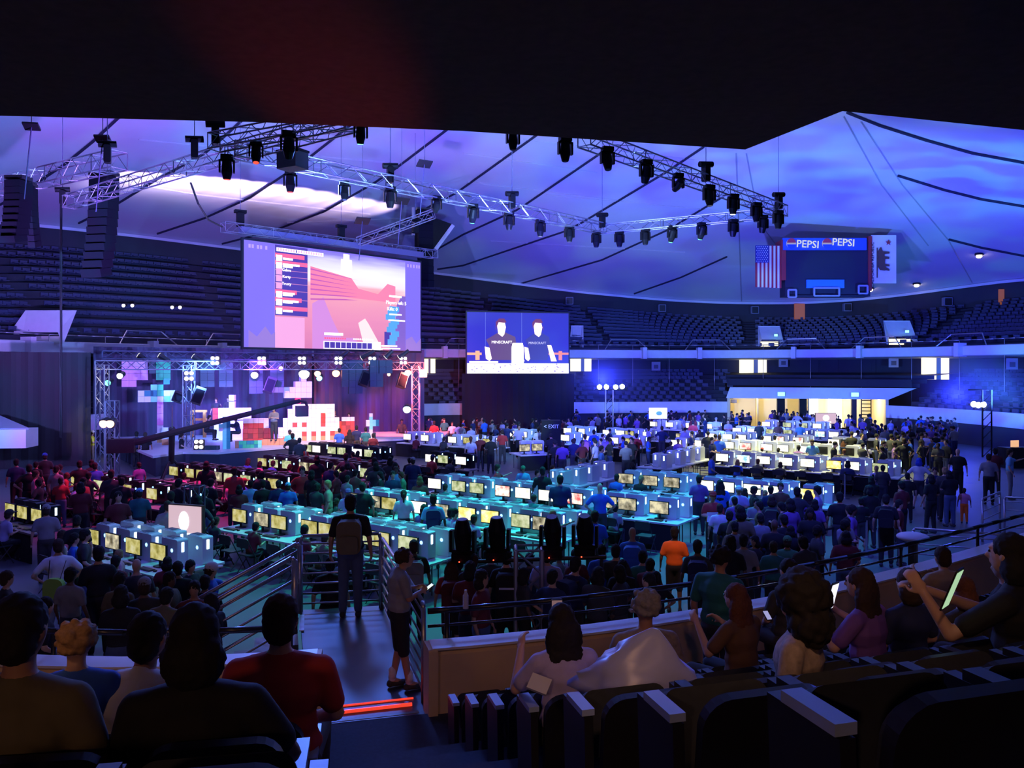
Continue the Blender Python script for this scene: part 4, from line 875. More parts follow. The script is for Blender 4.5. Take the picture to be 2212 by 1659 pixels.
for i, (x0, y0, x1, y1) in enumerate([(735, 773, 741, 768), (781, 773, 790, 768), (833, 772, 838, 767), (862, 772, 869, 767), (345, 768, 352, 772), (418, 770, 426, 775), (300, 768, 305, 771)]):
    d = 46 if x0 > 600 else 42; t = thing('profile_lamp', 'slanted spotlight with lit front just under the large screen, %s listed from centre' % ORD[i], 'stage light', P(x0, y0, d)); t['label'] = ['slanted spotlight under the large screen, first of four on the right', 'slanted spotlight under the large screen, second of four on the right', 'slanted spotlight under the large screen, third of four on the right', 'slanted spotlight under the large screen, rightmost', 'slanted spotlight behind the left header truss, middle one', 'slanted spotlight behind the left header truss, right one', 'slanted spotlight behind the left header truss, left one'][i]
    v = P(x1, y1, d)-P(x0, y0, d); MB().tube((0, 0, 0), v*3, .16, 8, .1).build('barrel', BLACK, t); MB().tube(-v.normalized()*.02, v*.4, .15, 8).build('lit_front', BEAMW, t)
# blocky set pieces: every block of a piece its own cube
def cube_set(nm, label, cat, px, py, d, size, cells, cols, rz=.45, part='block', z=None):   # cells: (ix, iy, iz, colour)
    p = P(px, py, d); p.z = .95 if z is None else z; t = thing(nm, label, cat, p, rz)
    for ix, iy, iz, c in cells: obj(part, CUBES(size, cols[c]), t, (ix*size, iy*size, (iz+.5)*size))
    return t
_CB = {}
def CUBES(size, m):
    k = (round(size, 3), m.name)
    if k not in _CB: _CB[k] = MB().box((0, 0, 0), (size*.97, size*.97, size*.97)).mesh('block', m)
    return _CB[k]
CM = {'w': mat('block_white', (.8, .76, .72), .6), 'r': mat('block_red', (.65, .05, .03), .6), 'd': mat('block_dark_red', (.3, .03, .02), .6), 'g': mat('block_green', (.04, .5, .2), .6), 'c': mat('block_mint', (.25, .8, .6), .6),
      't': mat('block_teal', (.02, .25, .25), .6), 'k': mat('block_dark', (.02, .04, .05), .6), 'o': mat('block_orange', (.8, .3, .12), .6), 'b': mat('block_brown', (.4, .16, .06), .6), 'v': mat('block_pink', (.8, .35, .55), .6)}
rr = random.Random(11)
S = .42; cells = []
for i in range(5): cells.append((0, 0, i, 'w' if i not in (0,) else 'r'))
for i in range(4): cells.append((0, 0, 5+i, 'v' if i < 2 else 'w'))
t1 = cube_set('block_tree', 'tall block tree with pink trunk and mint canopy at the left of the stage', 'stage prop', 346, 950, 42.5, .31, [(0, 0, i, 'w' if i in (1, 2) else ('b' if i == 0 else 'v')) for i in range(7)]+[(x, y, 7+z, rr.choice('wccgt') if z else rr.choice('cwc')) for z in range(2) for x in range(-3, 3) for y in (-1, 0, 1) if not (z and rr.random() < .12)]+[(-1, 0, 9, 'c'), (0, 0, 9, 'g'), (1, 0, 10, 't')], CM)
cube_set('block_shelf', 'white block pedestal with brown base on the stage under the left tree', 'stage prop', 357, 950, 41.2, .3, [(x, 0, 0, 'o') for x in (0,)]+[(x, 0, 1, 'w') for x in (-1, 0, 1)]+[(0, 0, 2, 'w')], CM, .3)
cube_set('block_tree', 'right block tree with red trunk and bright white stepped canopy', 'stage prop', 643, 950, 46.5, .32, [(0, 0, i, 'r') for i in range(7)]+[(x, y, 7+z, 'w') for z in range(4) for x in ((-1, 0, 1, 2) if z < 2 else (0, 1, 2) if z == 2 else (1,)) for y in (0, 1)]+[(-3, 0, 8, 'v'), (-4, 0, 8, 'v'), (-2, 0, 7, 'w'), (-2, 0, 8, 'w')], CM)
cube_set('block_cross', 'mint and green block cross standing at the right of the stage', 'stage prop', 801, 945, 44.6, .18, [(0, 0, i, 'w' if i < 3 else 'c') for i in range(7)]+[(-1, 0, 4, 'w'), (-1, 0, 5, 'w'), (1, 0, 4, 'c'), (1, 0, 5, 'c'), (2, 0, 4, 't'), (2, 0, 5, 't'), (0, 0, 7, 'w'), (1, 0, 0, 'k'), (1, 0, 1, 'k')], CM)
cube_set('block_cross', 'mint and teal block cross at the front edge of the stage', 'stage prop', 485, 975, 39.0, .175, [(0, 0, i, 'c') for i in range(8)]+[(1, 0, i, 't') for i in range(8)]+[(-1, 0, 6, 'c'), (-1, 0, 5, 'w'), (2, 0, 6, 'k'), (0, 0, 8, 'g'), (1, 0, 8, 'k')], CM)
cube_set('block_wall', 'low green block border along the stage front right of the mint cross', 'stage prop', 512, 975, 39.4, .18, [(x, 0, z, ('b' if x == 0 else 'c' if x == 6 else rr.choice('gtg'))) for x in range(7) for z in range(2)], CM, .25)
cube_set('block_wall', 'low dark blue block border along the stage front left of the mint cross', 'stage prop', 424, 978, 38.6, .2, [(x, 0, z, rr.choice('kkt')) for x in range(6) for z in range(1)], CM, .05)
cube_set('block_wall', 'red block steps in front of the presenters', 'stage prop', 572, 975, 41.0, .3, [(x, 0, 0, rr.choice('rrdo')) for x in range(5)]+[(x, 1, 0, rr.choice('rd')) for x in range(5)], CM, .25)
cube_set('block_desk', 'red and white block desk below the presenters', 'stage prop', 530, 960, 42, .26, [(x, 1, z, 'w' if z in (4,) else rr.choice('rrdw' if z != 2 else 'ww')) for x in range(5) for z in range(5)]+[(x, 0, z, rr.choice('rrd')) for x in range(6) for z in range(3)], CM, .25)
cube_set('block_wall', 'large glowing white and orange block wall stepped down at its left', 'stage prop', 606, 970, 43.3, .25, [(x, 0, z, ('r' if (x, z) in ((9, 5), (9, 4), (9, 3), (3, 3), (5, 3), (9, 1), (11, 1), (5, 1), (7, 1)) else rr.choice('wwwwo') if z < 2 else 'w')) for x in range(0, 13) for z in range(min(8, 3+x*2)-(0 if x < 12 else 3))], CM, .28)
cube_set('block_desk', 'red block desk at the right end of the large white wall', 'stage prop', 733, 960, 45.2, .24, [(x, 0, z, 'r' if (x+z) % 4 else 'd') for x in range(0, 4) for z in range(4)]+[(x, 0, 4, 'w') for x in (1, 2, 3)], CM, .28)
t = thing('presenter_counter', 'white glowing presenter counter on a raised base at the back of the stage', 'stage prop', P(503, 940, 44.5)); t.location.z = .95; t.rotation_euler = (0, 0, .25); t.scale = (1, 1, 1.12)
MB().box((0, 0, .5), (1.9, .8, 1.0)).build('base', CM['w'], t)
for i in range(7):
    for z in range(2): obj('block', CUBES(.29, CM['w' if i else 'r']), t, (-.87+.29*i, -.4, 1.15+.29*z))
# hanging block leaves above the stage
for i, (px, py, n_, c) in enumerate([(271, 822, 4, 'v'), (296, 824, 3, 'v'), (330, 818, 3, 'k'), (345, 815, 4, 'g'), (440, 825, 4, 'k'), (480, 820, 5, 'k'), (545, 822, 5, 'k'), (590, 822, 4, 'k'), (745, 822, 4, 'k'), (760, 828, 5, 'k'), (805, 815, 4, 'k'), (825, 815, 3, 'k')]):
    q = P(px, py, 45); cs = [(x, 0, -z, c) for x in range(2) for z in range(n_ if (px % 3) else n_-1)]
    t = cube_set('hanging_blocks', 'dark block cluster hanging under the header truss, %s from the left' % ORD[i], 'stage prop', px, py, 45, .38, cs, CM, .4, z=5.0)
l = bpy.data.lights.new('set_lamp_orange', 'POINT'); l.energy = 700; l.color = (1, .3, .08); l.shadow_soft_size = .2; q = bpy.data.objects.new('set_lamp_orange', l); COL.objects.link(q); q.location = P(697, 884, 44.2)
par(697, 886, 44, (1, .5, .15), 14, .3, 'round orange glowing lamp behind the large white block wall')
# orange fence
t = thing('prop_fence', 'small orange wooden fence frame left of the presenters', 'stage prop', P(430, 905, 42)); OW = mat('orange_wood', (.8, .33, .08), .6); f = 42/FP
for z in (-1*f, 17*f): MB().box((0, 0, z), (34*f, .1, .12)).build('rail', OW, t)
for x in (-15*f, 12*f): MB().box((x, 0, 8*f-.45), (.14, .14, 22*f+.9)).build('post', OW, t)
# stage side speakers
for i, (px, py, d, lb) in enumerate([(583, 832, 44, 'dark tilted speaker hanging left of the white tree'), (788, 818, 45, 'dark tilted speaker hanging right of the orange spotlights'), (869, 822, 45.5, 'dark tilted speaker hanging at the right tower'), (429, 855, 40, 'black speaker clamped to the middle stage tower'), (385, 858, 40.5, 'round black lamp left of the middle tower')]):
    t = thing('stage_speaker', lb, 'loudspeaker', P(px, py, d), .3); M = Matrix.Rotation(.35, 3, 'Y') @ Matrix.Rotation(-.3, 3, 'X'); MB().box((0, 0, 0), (.5, .4, .85 if i < 4 else .5), M=M).build('cabinet', BLACK, t); MB().box((0, -.22, 0), (.42, .04, .7 if i < 4 else .4), M=M).build('grille', mat('speaker_grille', (.018, .018, .026), .6), t)
# camera crane
t = thing('camera_crane', 'long black camera crane reaching from the floor across the stage front', 'camera crane', PZ(370, 1045, 0)); o_ = t.location
A = P(262, 963, 32); B = P(372, 925, 32.8); C_ = P(648, 866, 34.5)
MB().tube(A-o_, C_-o_, .14, 8, .09).build('boom', BLACKC, t); MB().box(A-o_, (1.0, .5, .55), .3).build('counterweight', BLACKC, t); MB().tube((0, 0, .9), B-o_, .12, 8).build('column', BLACK, t)
for an in (0.4, 2.5, 4.6): MB().tube((.9*math.cos(an), .9*math.sin(an), 0), (0, 0, 1.1), .06, 6).build('leg', BLACK, t)
MB().path([C_-o_, P(660, 868, 34.5)-o_, P(664, 880, 34.5)-o_, P(660, 892, 34.5)-o_], .06, 6).build('camera_arm', BLACK, t); MB().box(P(652, 888, 34.4)-o_, (.5, .5, .45), .4).build('camera', BLACK, t)
MB().tube(B-o_+Vector((0, 0, 0)), B-o_+Vector((0, 0, .9)), .03, 5).build('mast', BLACK, t)

bx = MB().box(P(5, 946, 34.5), (2.4, 1.2, .8), .15); struct(bx.build('trim_left_tunnel_front', WHITE))
o = MB(); q0 = P(-60, 925, 34.2); q1 = P(62, 924, 34.2); q2 = P(-10, 893, 36.5); q3 = P(-60, 893, 36.5); o.v = [tuple(q) for q in (q0, q1, q2, q3)]+[tuple(q-Vector((0, 0, .1))) for q in (q0, q1, q2, q3)]; o.f = [(0, 1, 2, 3), (7, 6, 5, 4), (0, 4, 5, 1), (1, 5, 6, 2), (2, 6, 7, 3), (3, 7, 4, 0)]; struct(o.build('trim_left_tunnel_canopy', mat('canopy_grey', (.25, .25, .3), .7)))
# ---------------- computer rows ----------------
TOWW = mat('case_white', (.62, .63, .66), .35, noise=.05); TOWB = mat('case_black', (.015, .015, .02), .35)
LED = glow('case_light_strip', (.45, .7, 1), 5); LEDD = glow('case_light_small', (.2, .45, 1), 4)
TTW = mat('table_top_white', (.62, .62, .62), .5, noise=.08); TTB = mat('table_top_dark', (.22, .17, .2), .6, noise=.2); TLEG = mat('table_leg_grey', (.1, .1, .11), .5, .5)
def screen_mat(nm, cols, s):
    m = bpy.data.materials.new(nm); m.use_nodes = True; nt = m.node_tree; b = nt.nodes['Principled BSDF']; b.inputs['Base Color'].default_value = (.01, .01, .01, 1); b.inputs['Roughness'].default_value = .2
    oi = nt.nodes.new('ShaderNodeObjectInfo'); tc = nt.nodes.new('ShaderNodeTexCoord'); ad = nt.nodes.new('ShaderNodeVectorMath'); sc_ = nt.nodes.new('ShaderNodeVectorMath'); sc_.operation = 'SCALE'; sc_.inputs[0].default_value = (17, 5, 11)
    nt.links.new(oi.outputs['Random'], sc_.inputs['Scale']); nt.links.new(tc.outputs['Object'], ad.inputs[0]); nt.links.new(sc_.outputs[0], ad.inputs[1])
    nz = nt.nodes.new('ShaderNodeTexNoise'); nz.inputs['Scale'].default_value = 6; nz.inputs['Detail'].default_value = 3; nt.links.new(ad.outputs[0], nz.inputs['Vector'])
    cr = nt.nodes.new('ShaderNodeValToRGB'); e = cr.color_ramp.elements; e[0].position = .33; e[0].color = (*cols[0], 1); e[1].position = .66; e[1].color = (*cols[2], 1); q = e.new(.5); q.color = (*cols[1], 1)
    nt.links.new(nz.outputs[0], cr.inputs[0]); nt.links.new(cr.outputs[0], b.inputs['Emission Color']); b.inputs['Emission Strength'].default_value = s; return m
SCM = {'y': screen_mat('monitor_picture_yellow', [(.35, .3, .06), (.7, .62, .2), (.85, .8, .45)], .8), 'w': screen_mat('monitor_picture_pale', [(.75, .7, .55), (1, .95, .85), (1, 1, 1)], 1.5),
       'g': screen_mat('monitor_picture_green', [(.25, .32, .12), (.6, .66, .35), (.85, .88, .6)], .9), 'r': screen_mat('monitor_picture_red', [(.9, .12, .12), (1, .7, .6), (1, .95, .9)], 1.4), 'o': screen_mat('monitor_picture_orange', [(.9, .5, .1), (1, .75, .2), (1, .95, .6)], 1.4),
       'k': mat('monitor_off', (.012, .012, .015), .15), 'd': screen_mat('monitor_picture_dim', [(.12, .1, .05), (.4, .36, .25), (.9, .8, .5)], 1.0), 'b': screen_mat('monitor_picture_blue', [(.2, .5, .8), (.8, .9, 1), (1, 1, 1)], 1.5)}
def _mm():
    d = {}
    d['panel'] = MB().rbox((0, 0, .28), (.52, .035, .32), .012).mesh('bezel', BLACK)
    d['screen'] = MB().box((0, -.021, .283), (.485, .006, .28)).mesh('screen', SCM['y'])
    d['stand'] = MB().box((0, .03, .1), (.05, .03, .2)).rbox((0, .02, .01), (.24, .17, .018), .05, 0, 'Z').mesh('stand', BLACK)
    d['case'] = MB().rbox((0, 0, .25), (.5, .22, .5), .035, 0, 'Y').box((-.05, 0, .505), (.3, .16, .02)).mesh('case', TOWW)
    d['vent'] = MB().box((-.05, 0, .518), (.24, .12, .01)).mesh('top_vent', mat('vent_dark', (.02, .04, .07), .5))
    d['strip'] = MB().box((.252, 0, .36), (.008, .05, .17)).mesh('light_strip', LED)
    d['fan'] = MB().tube((.08, -.112, .3), (.08, -.116, .3), .035, 8).mesh('fan_light', LEDD)
    d['keys'] = MB().rbox((0, 0, .012), (.44, .15, .018), .015, 0, 'Z').mesh('keyboard', BLACK)
    d['keycaps'] = MB().box((0, 0, .024), (.41, .12, .008)).mesh('keycaps', mat('keycaps_dark', (.03, .03, .035), .5))
    d['mouse'] = MB().ball((0, 0, .018), (.03, .05, .02), 8, 5).mesh('mouse', BLACK, True)
    return d
MM = _mm()
def copyobj(nm, me, par=None, loc=(0, 0, 0), rz=0): o = obj(nm, me, par, loc, rz); return o
def put_monitor(x, y, rz, kind, label, grp, z=.76):
    t = thing('computer_monitor', label, 'monitor', (x, y, z), rz, grp); t.scale = (1.1, 1.1, 1.1); copyobj('bezel', MM['panel'], t); s = copyobj('screen', MM['screen'], t)
    setmat(s, SCM[kind]); copyobj('stand', MM['stand'], t)
def put_tower(x, y, rz, label, grp, m=None, z=.76, detail=True):
    t = thing('computer_tower', label, 'computer', (x, y, z), rz, grp); t.scale = (1.12, 1.12, 1.15); c = copyobj('case', MM['case'], t)
    if m: setmat(c, m)
    if detail: copyobj('top_vent', MM['vent'], t)
    copyobj('light_strip', MM['strip'], t)
    if detail: copyobj('fan_light', MM['fan'], t)
def folding_table(cx_, cy_, L, W, rz, label, grp, top, skirt=False):
    t = thing('folding_table', label, 'table', (cx_, cy_, 0), rz, grp); MB().rbox((0, 0, .735), (L-.03, W, .045), .04, 0, 'Z').build('tabletop', top, t)
    if skirt: MB().box((0, -W/2+.02, .36), (L-.04, .02, .7)).build('skirt', BLACKC, t)
    for sx in (-1, 1):
        MB().path([(sx*(L/2-.25), -W/2+.1, 0), (sx*(L/2-.25), -W/2+.1, .71), (sx*(L/2-.25), W/2-.1, .71), (sx*(L/2-.25), W/2-.1, 0)], .016, 5).build('leg', TLEG, t)
E1 = Vector((math.cos(math.radians(35)), -math.sin(math.radians(35)))); E2 = Vector((-E1.y, E1.x))
# (where, direction, tabletop kind, case kind, back row?, depth, [(px, py, picture)...]) - monitor centres as seen in the photograph
ROWS = [
 ('nearest green-lit row at far left', 1, 'w', 'w', 1, [(201, 1162, 'y'), (244, 1173, 'd'), (289, 1183, 'y'), (343, 1198, 'y')]),
 ('green-lit row behind the landing rail', 1, 'w', 'w', 1, [(518, 1114, 'y'), (565, 1124, 'd'), (603, 1132, 'y'), (669, 1143, 'y'), (707, 1150, 'y'), (752, 1158, 'g'), (791, 1165, 'g'), (822, 1170, 'y'), (882, 1179, 'g')]),
 ('green-lit row crossing the middle', 1, 'w', 'w', 1, [(765, 1079, 'd'), (807, 1086, 'd'), (841, 1091, 'y'), (905, 1100, 'w'), (952, 1106, 'd'), (1009, 1114, 'o'), (1059, 1120, 'o'), (1125, 1128, 'g'), (1172, 1134, 'd')]),
 ('cyan-lit row in the centre', 1, 'w', 'w', 1, [(939, 1046, 'w'), (991, 1051, 'g'), (1030, 1055, 'g'), (1086, 1063, 'r'), (1130, 1068, 'w'), (1181, 1075, 'w'), (1241, 1082, 'r'), (1314, 1087, 'd'), (1355, 1092, 'd'), (1424, 1101, 'd')]),
 ('cyan-lit row right of centre', 1, 'w', 'w', 1, [(1352, 1036, 'd'), (1404, 1042, 'd'), (1451, 1046, 'd'), (1524, 1051, 'w'), (1568, 1055, 'w'), (1625, 1059, 'w'), (1668, 1063, 'w'), (1741, 1069, 'o')]),
 ('front row of the yellow-lit block', 1, 'y', 'w', 1, [(1560, 990, 'w'), (1606, 993, 'b'), (1649, 996, 'w'), (1697, 999, 'w'), (1744, 1002, 'w'), (1801, 1006, 'o'), (1840, 1009, 'w'), (1901, 1013, 'g')]),
 ('second row of the yellow-lit block', 1, 'y', 'w', 1, [(1504, 960, 'w'), (1536, 962, 'w'), (1574, 964, 'w'), (1610, 966, 'r'), (1656, 968, 'w'), (1691, 970, 'w'), (1734, 972, 'w'), (1774, 974, 'k'), (1831, 977, 'k')]),
 ('third row of the yellow-lit block', 1, 'y', 'w', 1, [(1534, 943, 'w'), (1571, 945, 'w'), (1601, 947, 'w'), (1655, 950, 'w'), (1682, 951, 'r'), (1724, 953, 'r'), (1801, 957, 'w'), (1828, 959, 'k'), (1879, 962, 'k')]),
 ('fourth row of the yellow-lit block', 1, 'y', 'w', 1, [(1592, 930, 'w'), (1625, 932, 'w'), (1665, 934, 'g'), (1700, 936, 'g'), (1735, 938, 'w'), (1771, 940, 'b'), (1801, 941, 'w'), (1843, 943, 'w')]),
 ('rearmost row of the yellow-lit block', 1, 'y', 'w', 1, [(1655, 916, 'w'), (1700, 919, 'g'), (1735, 921, 'g'), (1765, 922, 'w')]),
 ('right-facing yellow-lit table', 2, 'y', 'w', 1, [(1413, 991, 'd'), (1443, 986, 'd'), (1464, 982, 'd'), (1486, 978, 'd')]),
 ('single station behind yellow table', 1, 'w', 'w', 0, [(1461, 959, 'w'), ]),
 ('right-facing cyan row near the centre', 2, 'w', 'w', 1, [(1195, 1029, 'g'), (1227, 1023, 'o'), (1254, 1018, 'y'), (1287, 1012, 'y')]),
 ('dark pink-lit row right of red block', 1, 'b', 'b', 0, [(930, 992, 'w'), (957, 994, 'g'), (996, 997, 'w')]),
 ('rear row of the red-lit block', 1, 'b', 'b', 1, [(665, 968, 'g'), (684, 970, 'w'), (717, 974, 'g'), (738, 976, 'g'), (773, 981, 'w'), (797, 984, 'g')]),
 ('middle row of the red-lit block', 1, 'b', 'b', 1, [(567, 996, 'y'), (592, 1000, 'g'), (620, 1004, 'g'), (657, 1010, 'd'), (680, 1013, 'g'), (723, 1019, 'g'), (747, 1022, 'g'), (790, 1028, 'g')]),
 ('third row of the red-lit block', 1, 'b', 'b', 1, [(376, 1019, 'y'), (410, 1023, 'y'), (435, 1026, 'y'), (470, 1031, 'd'), (495, 1035, 'g'), (531, 1040, 'g'), (564, 1045, 'g'), (591, 1049, 'y')]),
 ('front row of the red-lit block', 1, 'b', 'b', 1, [(164, 1037, 'y'), (213, 1050, 'g'), (275, 1062, 'y'), (329, 1072, 'y'), (376, 1080, 'y')]),
 ('red-lit row at the left edge', 1, 'b', 'b', 0, [(23, 1101, 'y'), (49, 1110, 'y'), (80, 1120, 'y')]),
 ('small cyan row beside pillar', 3, 'w', 'w', 1, [(1133, 970, 'd'), (1160, 967, 'd')]),
 ('far cyan row left of the drape', 1, 'w', 'w', 1, [(880, 946, 'w'), (918, 948, 'w'), (977, 951, 'w'), (1010, 953, 'y'), (1052, 956, 'y')]),
 ('far cyan row right of the centre pillar', 1, 'w', 'w', 1, [(1221, 946, 'w'), (1270, 949, 'w'), (1326, 954, 'w'), (1360, 957, 'y')]),
 ('farthest cyan row under the video screen', 1, 'w', 'w', 1, [(1104, 938, 'w'), (1130, 940, 'w'), (1172, 943, 'w')]),
 ('farthest cyan row right of the drape', 1, 'w', 'w', 1, [(1226, 930, 'w'), (1255, 932, 'w'), (1311, 936, 'w'), (1340, 938, 'w'), (1360, 939, 'y'), (1398, 941, 'w'), (1470, 945, 'd')]),
 ('far cyan row under the white board', 1, 'w', 'w', 1, [(1412, 917, 'w'), (1446, 918, 'w'), (1482, 920, 'w'), (1530, 923, 'w')])]
STN = []   # stations, for seating people
for ri, (where, dr, top, cs, back, ms) in enumerate(ROWS):
    pts = [PZ(x, y, 1.03) for x, y, k in ms]
    e1 = E1 if dr == 1 else (Vector((-E2.x, -E2.y)) if dr == 2 else Vector((.93, .37)))
    e2 = Vector((-e1.y, e1.x)); c = sum((Vector((p.x, p.y)) for p in pts), Vector((0, 0)))/len(pts); ts = []
    for (x, y, k) in ms:
        kx = (x-CX)/FP; tt = (kx*c.y-c.x)/(e1.x-kx*e1.y); ts.append(tt)
    rz = math.atan2(e1.y, e1.x); grp = 'computers in the '+where; order = sorted(range(len(ts)), key=lambda i: ms[i][0])
    if min(ts) > -99:
        lo_t, hi_t = min(ts)-.42, max(ts)+.75; n = max(1, round((hi_t-lo_t)/1.83)); L = (hi_t-lo_t)/n
        for i in range(n):
            for j in range(2 if back else 1):
                q = c+e1*(lo_t+L*(i+.5))+e2*((-.09+.77*j))
                folding_table(q.x, q.y, L, .76, rz, ('dark' if top == 'b' else 'white')+' folding table%s, %s along the %s' % (' behind' if j else '', ORD[i] if dr == 1 or dr == 3 else ORD[i], where), 'folding tables of the '+where, TTB if top == 'b' else TTW, (ri >= 3 and j == 0) or top == 'b')
    for oi, i in enumerate(order):
        q = c+e1*ts[i]; nm = '%s from left, %s' % (ORD[oi], where); near_ = q.y < 36
        put_monitor(q.x, q.y, rz, ms[i][2], 'monitor, '+nm, grp)
        m_ = TOWB if cs == 'b' else None; cw = 'black' if cs == 'b' else 'white'
        a = q+e1*.16+e2*.26; put_tower(a.x, a.y, rz, cw+' computer tower beside monitor '+nm, grp, m_, .76, near_)
        if back:
            a = q+e1*.34+e2*.72; put_tower(a.x, a.y, rz, cw+' tower behind monitor '+nm, grp, m_, .76, near_)
        if near_:
            a = q-e2*.27; t = thing('keyboard', 'black keyboard before monitor '+nm, 'keyboard', (a.x, a.y, .76), rz, 'keyboards of the '+where); copyobj('key_tray', MM['keys'], t); copyobj('keycaps', MM['keycaps'], t)
            a = q-e2*.27+e1*.32; t = copyobj('computer_mouse', MM['mouse'], None, (a.x, a.y, .76), rz); tag(t, 'black mouse before monitor '+nm, 'mouse', 'computer mice of the '+where)
        STN.append((q, e1, e2, rz, nm, cs, near_))
for (x, y, w_, lb) in [(1923, 1, 0, '')][:0]: pass
# ---------------- displays on posts ----------------
def post_display(px0, px1, top0, bot0, top1, bot1, d0, d1, label, post=True, blob=True):
    o_, W, H, rz = facing_panel(px0, px1, top0, bot0, top1, bot1, d0, d1); t = thing('display_screen', label, 'screen', o_, rz)
    MB().box((W/2, .06, H/2), (W+.06, .08, H+.06)).build('housing', BLACK, t); MB().box((W/2, .0, H/2), (W, .03, H)).build('picture', scr((.72, .5, .58), .8), t)
    if blob:
        MB().prism([(W*(.5+.16*math.cos(a_)), H*(.55+.3*math.sin(a_))) for a_ in [i*math.pi/8 for i in range(16)]], .03, .04, Matrix.Rotation(math.pi/2, 4, 'X')).build('white_figure', WH, t)
        MB().box((W/2, -.04, H*.14), (W*.5, .01, H*.12)).build('white_text_band', WH, t)
    if post: MB().tube((W*.62, .15, -o_.z+.02), (W*.62, .15, H), .035, 8).build('post', BLACK, t); MB().rbox((W*.62, .15, -o_.z+.02), (.6, .5, .04), .04, 0, 'Z').build('base', BLACK, t)
    return t
post_display(365, 434, 1086, 1158, 1100, 1171, 18.6, 18.3, 'tilted pinkish display screen on a post in front of the green-lit tables')
post_display(1762, 1806, 893, 915, 893, 915, 54, 54, 'dark-framed display with white figure before the bright tunnel')
o_, W, H, rz = facing_panel(1402, 1441, 881, 904, 881, 905, 52, 52); t = thing('display_board', 'bright white board with green mark above the far cyan tables', 'sign', o_, rz)
MB().box((W/2, 0, H/2), (W, .06, H)).build('board', scr((1, 1, .92), 1.3), t); MB().tube((W*.4, .08, -o_.z+.02), (W*.4, .08, H*.8), .03, 6).tube((W*.7, .08, -o_.z+.02), (W*.7, .08, H*.8), .03, 6).build('legs', BLACK, t); MB().ball((W*.55, -.04, H*.5), (W*.17, .01, H*.2), 10, 6).build('green_mark', mat('green_print', (.2, .6, .3), .5), t)
p = PZ(378, 1230, 0); truss('display_tower', 'short truss tower right of the pinkish post display', (P(420, 1, 19.6).x, 19.6, 0), (P(420, 1, 19.6).x, 19.6, 1.95), .36, .5, mat('dark_truss', (.1, .1, .16), .5, .5), .022)
p = P(1190, 1, 40); t = thing('exit_pillar', 'tall dark draped pillar marked EXIT among the cyan tables', 'pillar', (p.x, p.y, 0), 0)
MB().box((0, 0, 1.15), (.95, .8, 2.3)).build('drape_box', BLACKC, t); o = obj('lettering', text_mesh('< EXIT', .26, .01), t, (0, -.43, 2.0)); o.rotation_euler = (math.pi/2, 0, 0); o.data.materials.append(mat('exit_print', (.8, .8, .9), .6))
# near light bar with four moving heads and its truss leg
p = P(1142, 1, 13); truss('light_tower', 'grey truss tower rising behind the parapet in the centre foreground', (p.x, 13, 0), (p.x, 13, 1.9), .42, .38, mat('dull_truss', (.35, .33, .38), .45, .7), .036)
a = P(965, 1215, 13.3); c = P(1310, 1203, 12.9); t = thing('light_bar', 'black pipe carrying the four near moving lights', 'bar', a); MB().tube((0, 0, 0), c-a, .035, 8).build('pipe', BLACK, t); MB().tube((c-a)*.04, (c-a)*.04+Vector((0, 0, -a.z+.02)), .03, 6).build('leg', BLACK, t); MB().tube((c-a)*.97, (c-a)*.97+Vector((0, 0, -c.z+.02)), .03, 6).build('leg', BLACK, t)
for i, (px, py) in enumerate([(1000, 1211), (1074, 1207), (1194, 1202), (1264, 1200)]):
    moving_head('moving_head_light', 'big black moving light on the near pipe, %s from the left' % ORD[i], 'stage light', P(px, py, 13.1), 1.0, .15 if i < 2 else .35, -.2, True, LENS, 'moving lights on the near pipe')
    t = tag(MB().ball(P(px-8, py+3, 12.93), .012, 8, 5).build('status_light', glow('red_status_light', (1, .05, .02), 5)), 'tiny red status light below the big moving light, %s from left' % ORD[i], 'light')
# queue barriers
def barrier(px, py, label, h=1.0):
    p = PZ(px, py, 0); t = thing('barrier_post', label, 'barrier post', p, 0, 'queue barrier posts'); MB().tube((0, 0, 0), (0, 0, .03), .17, 14).build('base', mat('chrome_base', (.5, .5, .55), .25, .8), t); MB().tube((0, 0, .03), (0, 0, h), .03, 8).build('pole', mat('chrome_base', (.5, .5, .55), .25, .8), t); MB().tube((0, 0, h-.06), (0, 0, h+.03), .04, 8).build('belt_head', BLACK, t); return p
bp = [barrier(*q) for q in ((1886, 1086, 'chrome barrier post right of the white-shirted row end'), (1872, 1202, 'chrome barrier post beside the boy in black'), (1825, 1078, 'chrome barrier post before the yellow-lit tables'))]
def belt(a, c, label): t = tag(MB().box((a+c)/2+Vector((0, 0, .92)), ((c-a).length, .01, .05), math.atan2((c-a).y, (c-a).x)).build('barrier_belt', BLACKC), label, 'barrier belt')
belt(bp[0], bp[2], 'black belt between the two far chrome posts'); belt(bp[0], bp[1], 'black belt running from the far chrome post to the near one')
belt(PZ(1550, 1290, 0), bp[1], 'long black belt running left from the near chrome post')
# black folding chairs at the nearer stations
CH = mat('chair_black', (.03, .03, .035), .5)
def chair_proto():
    t = thing('folding_chair', 'x', 'chair'); MB().rbox((0, 0, .45), (.42, .4, .03), .04, 0, 'Z').build('seat', CH, t); MB().rbox((0, -.22, .74), (.42, .025, .22), .04).build('backrest', CH, t)
    for sx in (-.21, .21): MB().tube((sx, .2, 0), (sx, -.24, .84), .012, 6).build('leg', CH, t); MB().tube((sx, -.22, 0), (sx, .16, .45), .012, 6).build('leg', CH, t)
    return t
chair0 = None
def put_chair(q, rz, label, grp='folding chairs at the computer tables'):
    global chair0
    if chair0 is None: chair0 = chair_proto(); chair0.location = (q.x, q.y, 0); chair0.rotation_euler = (0, 0, rz); chair0['label'] = label; chair0['group'] = grp; return
    dup(chair0, (q.x, q.y, 0), rz, label, grp)
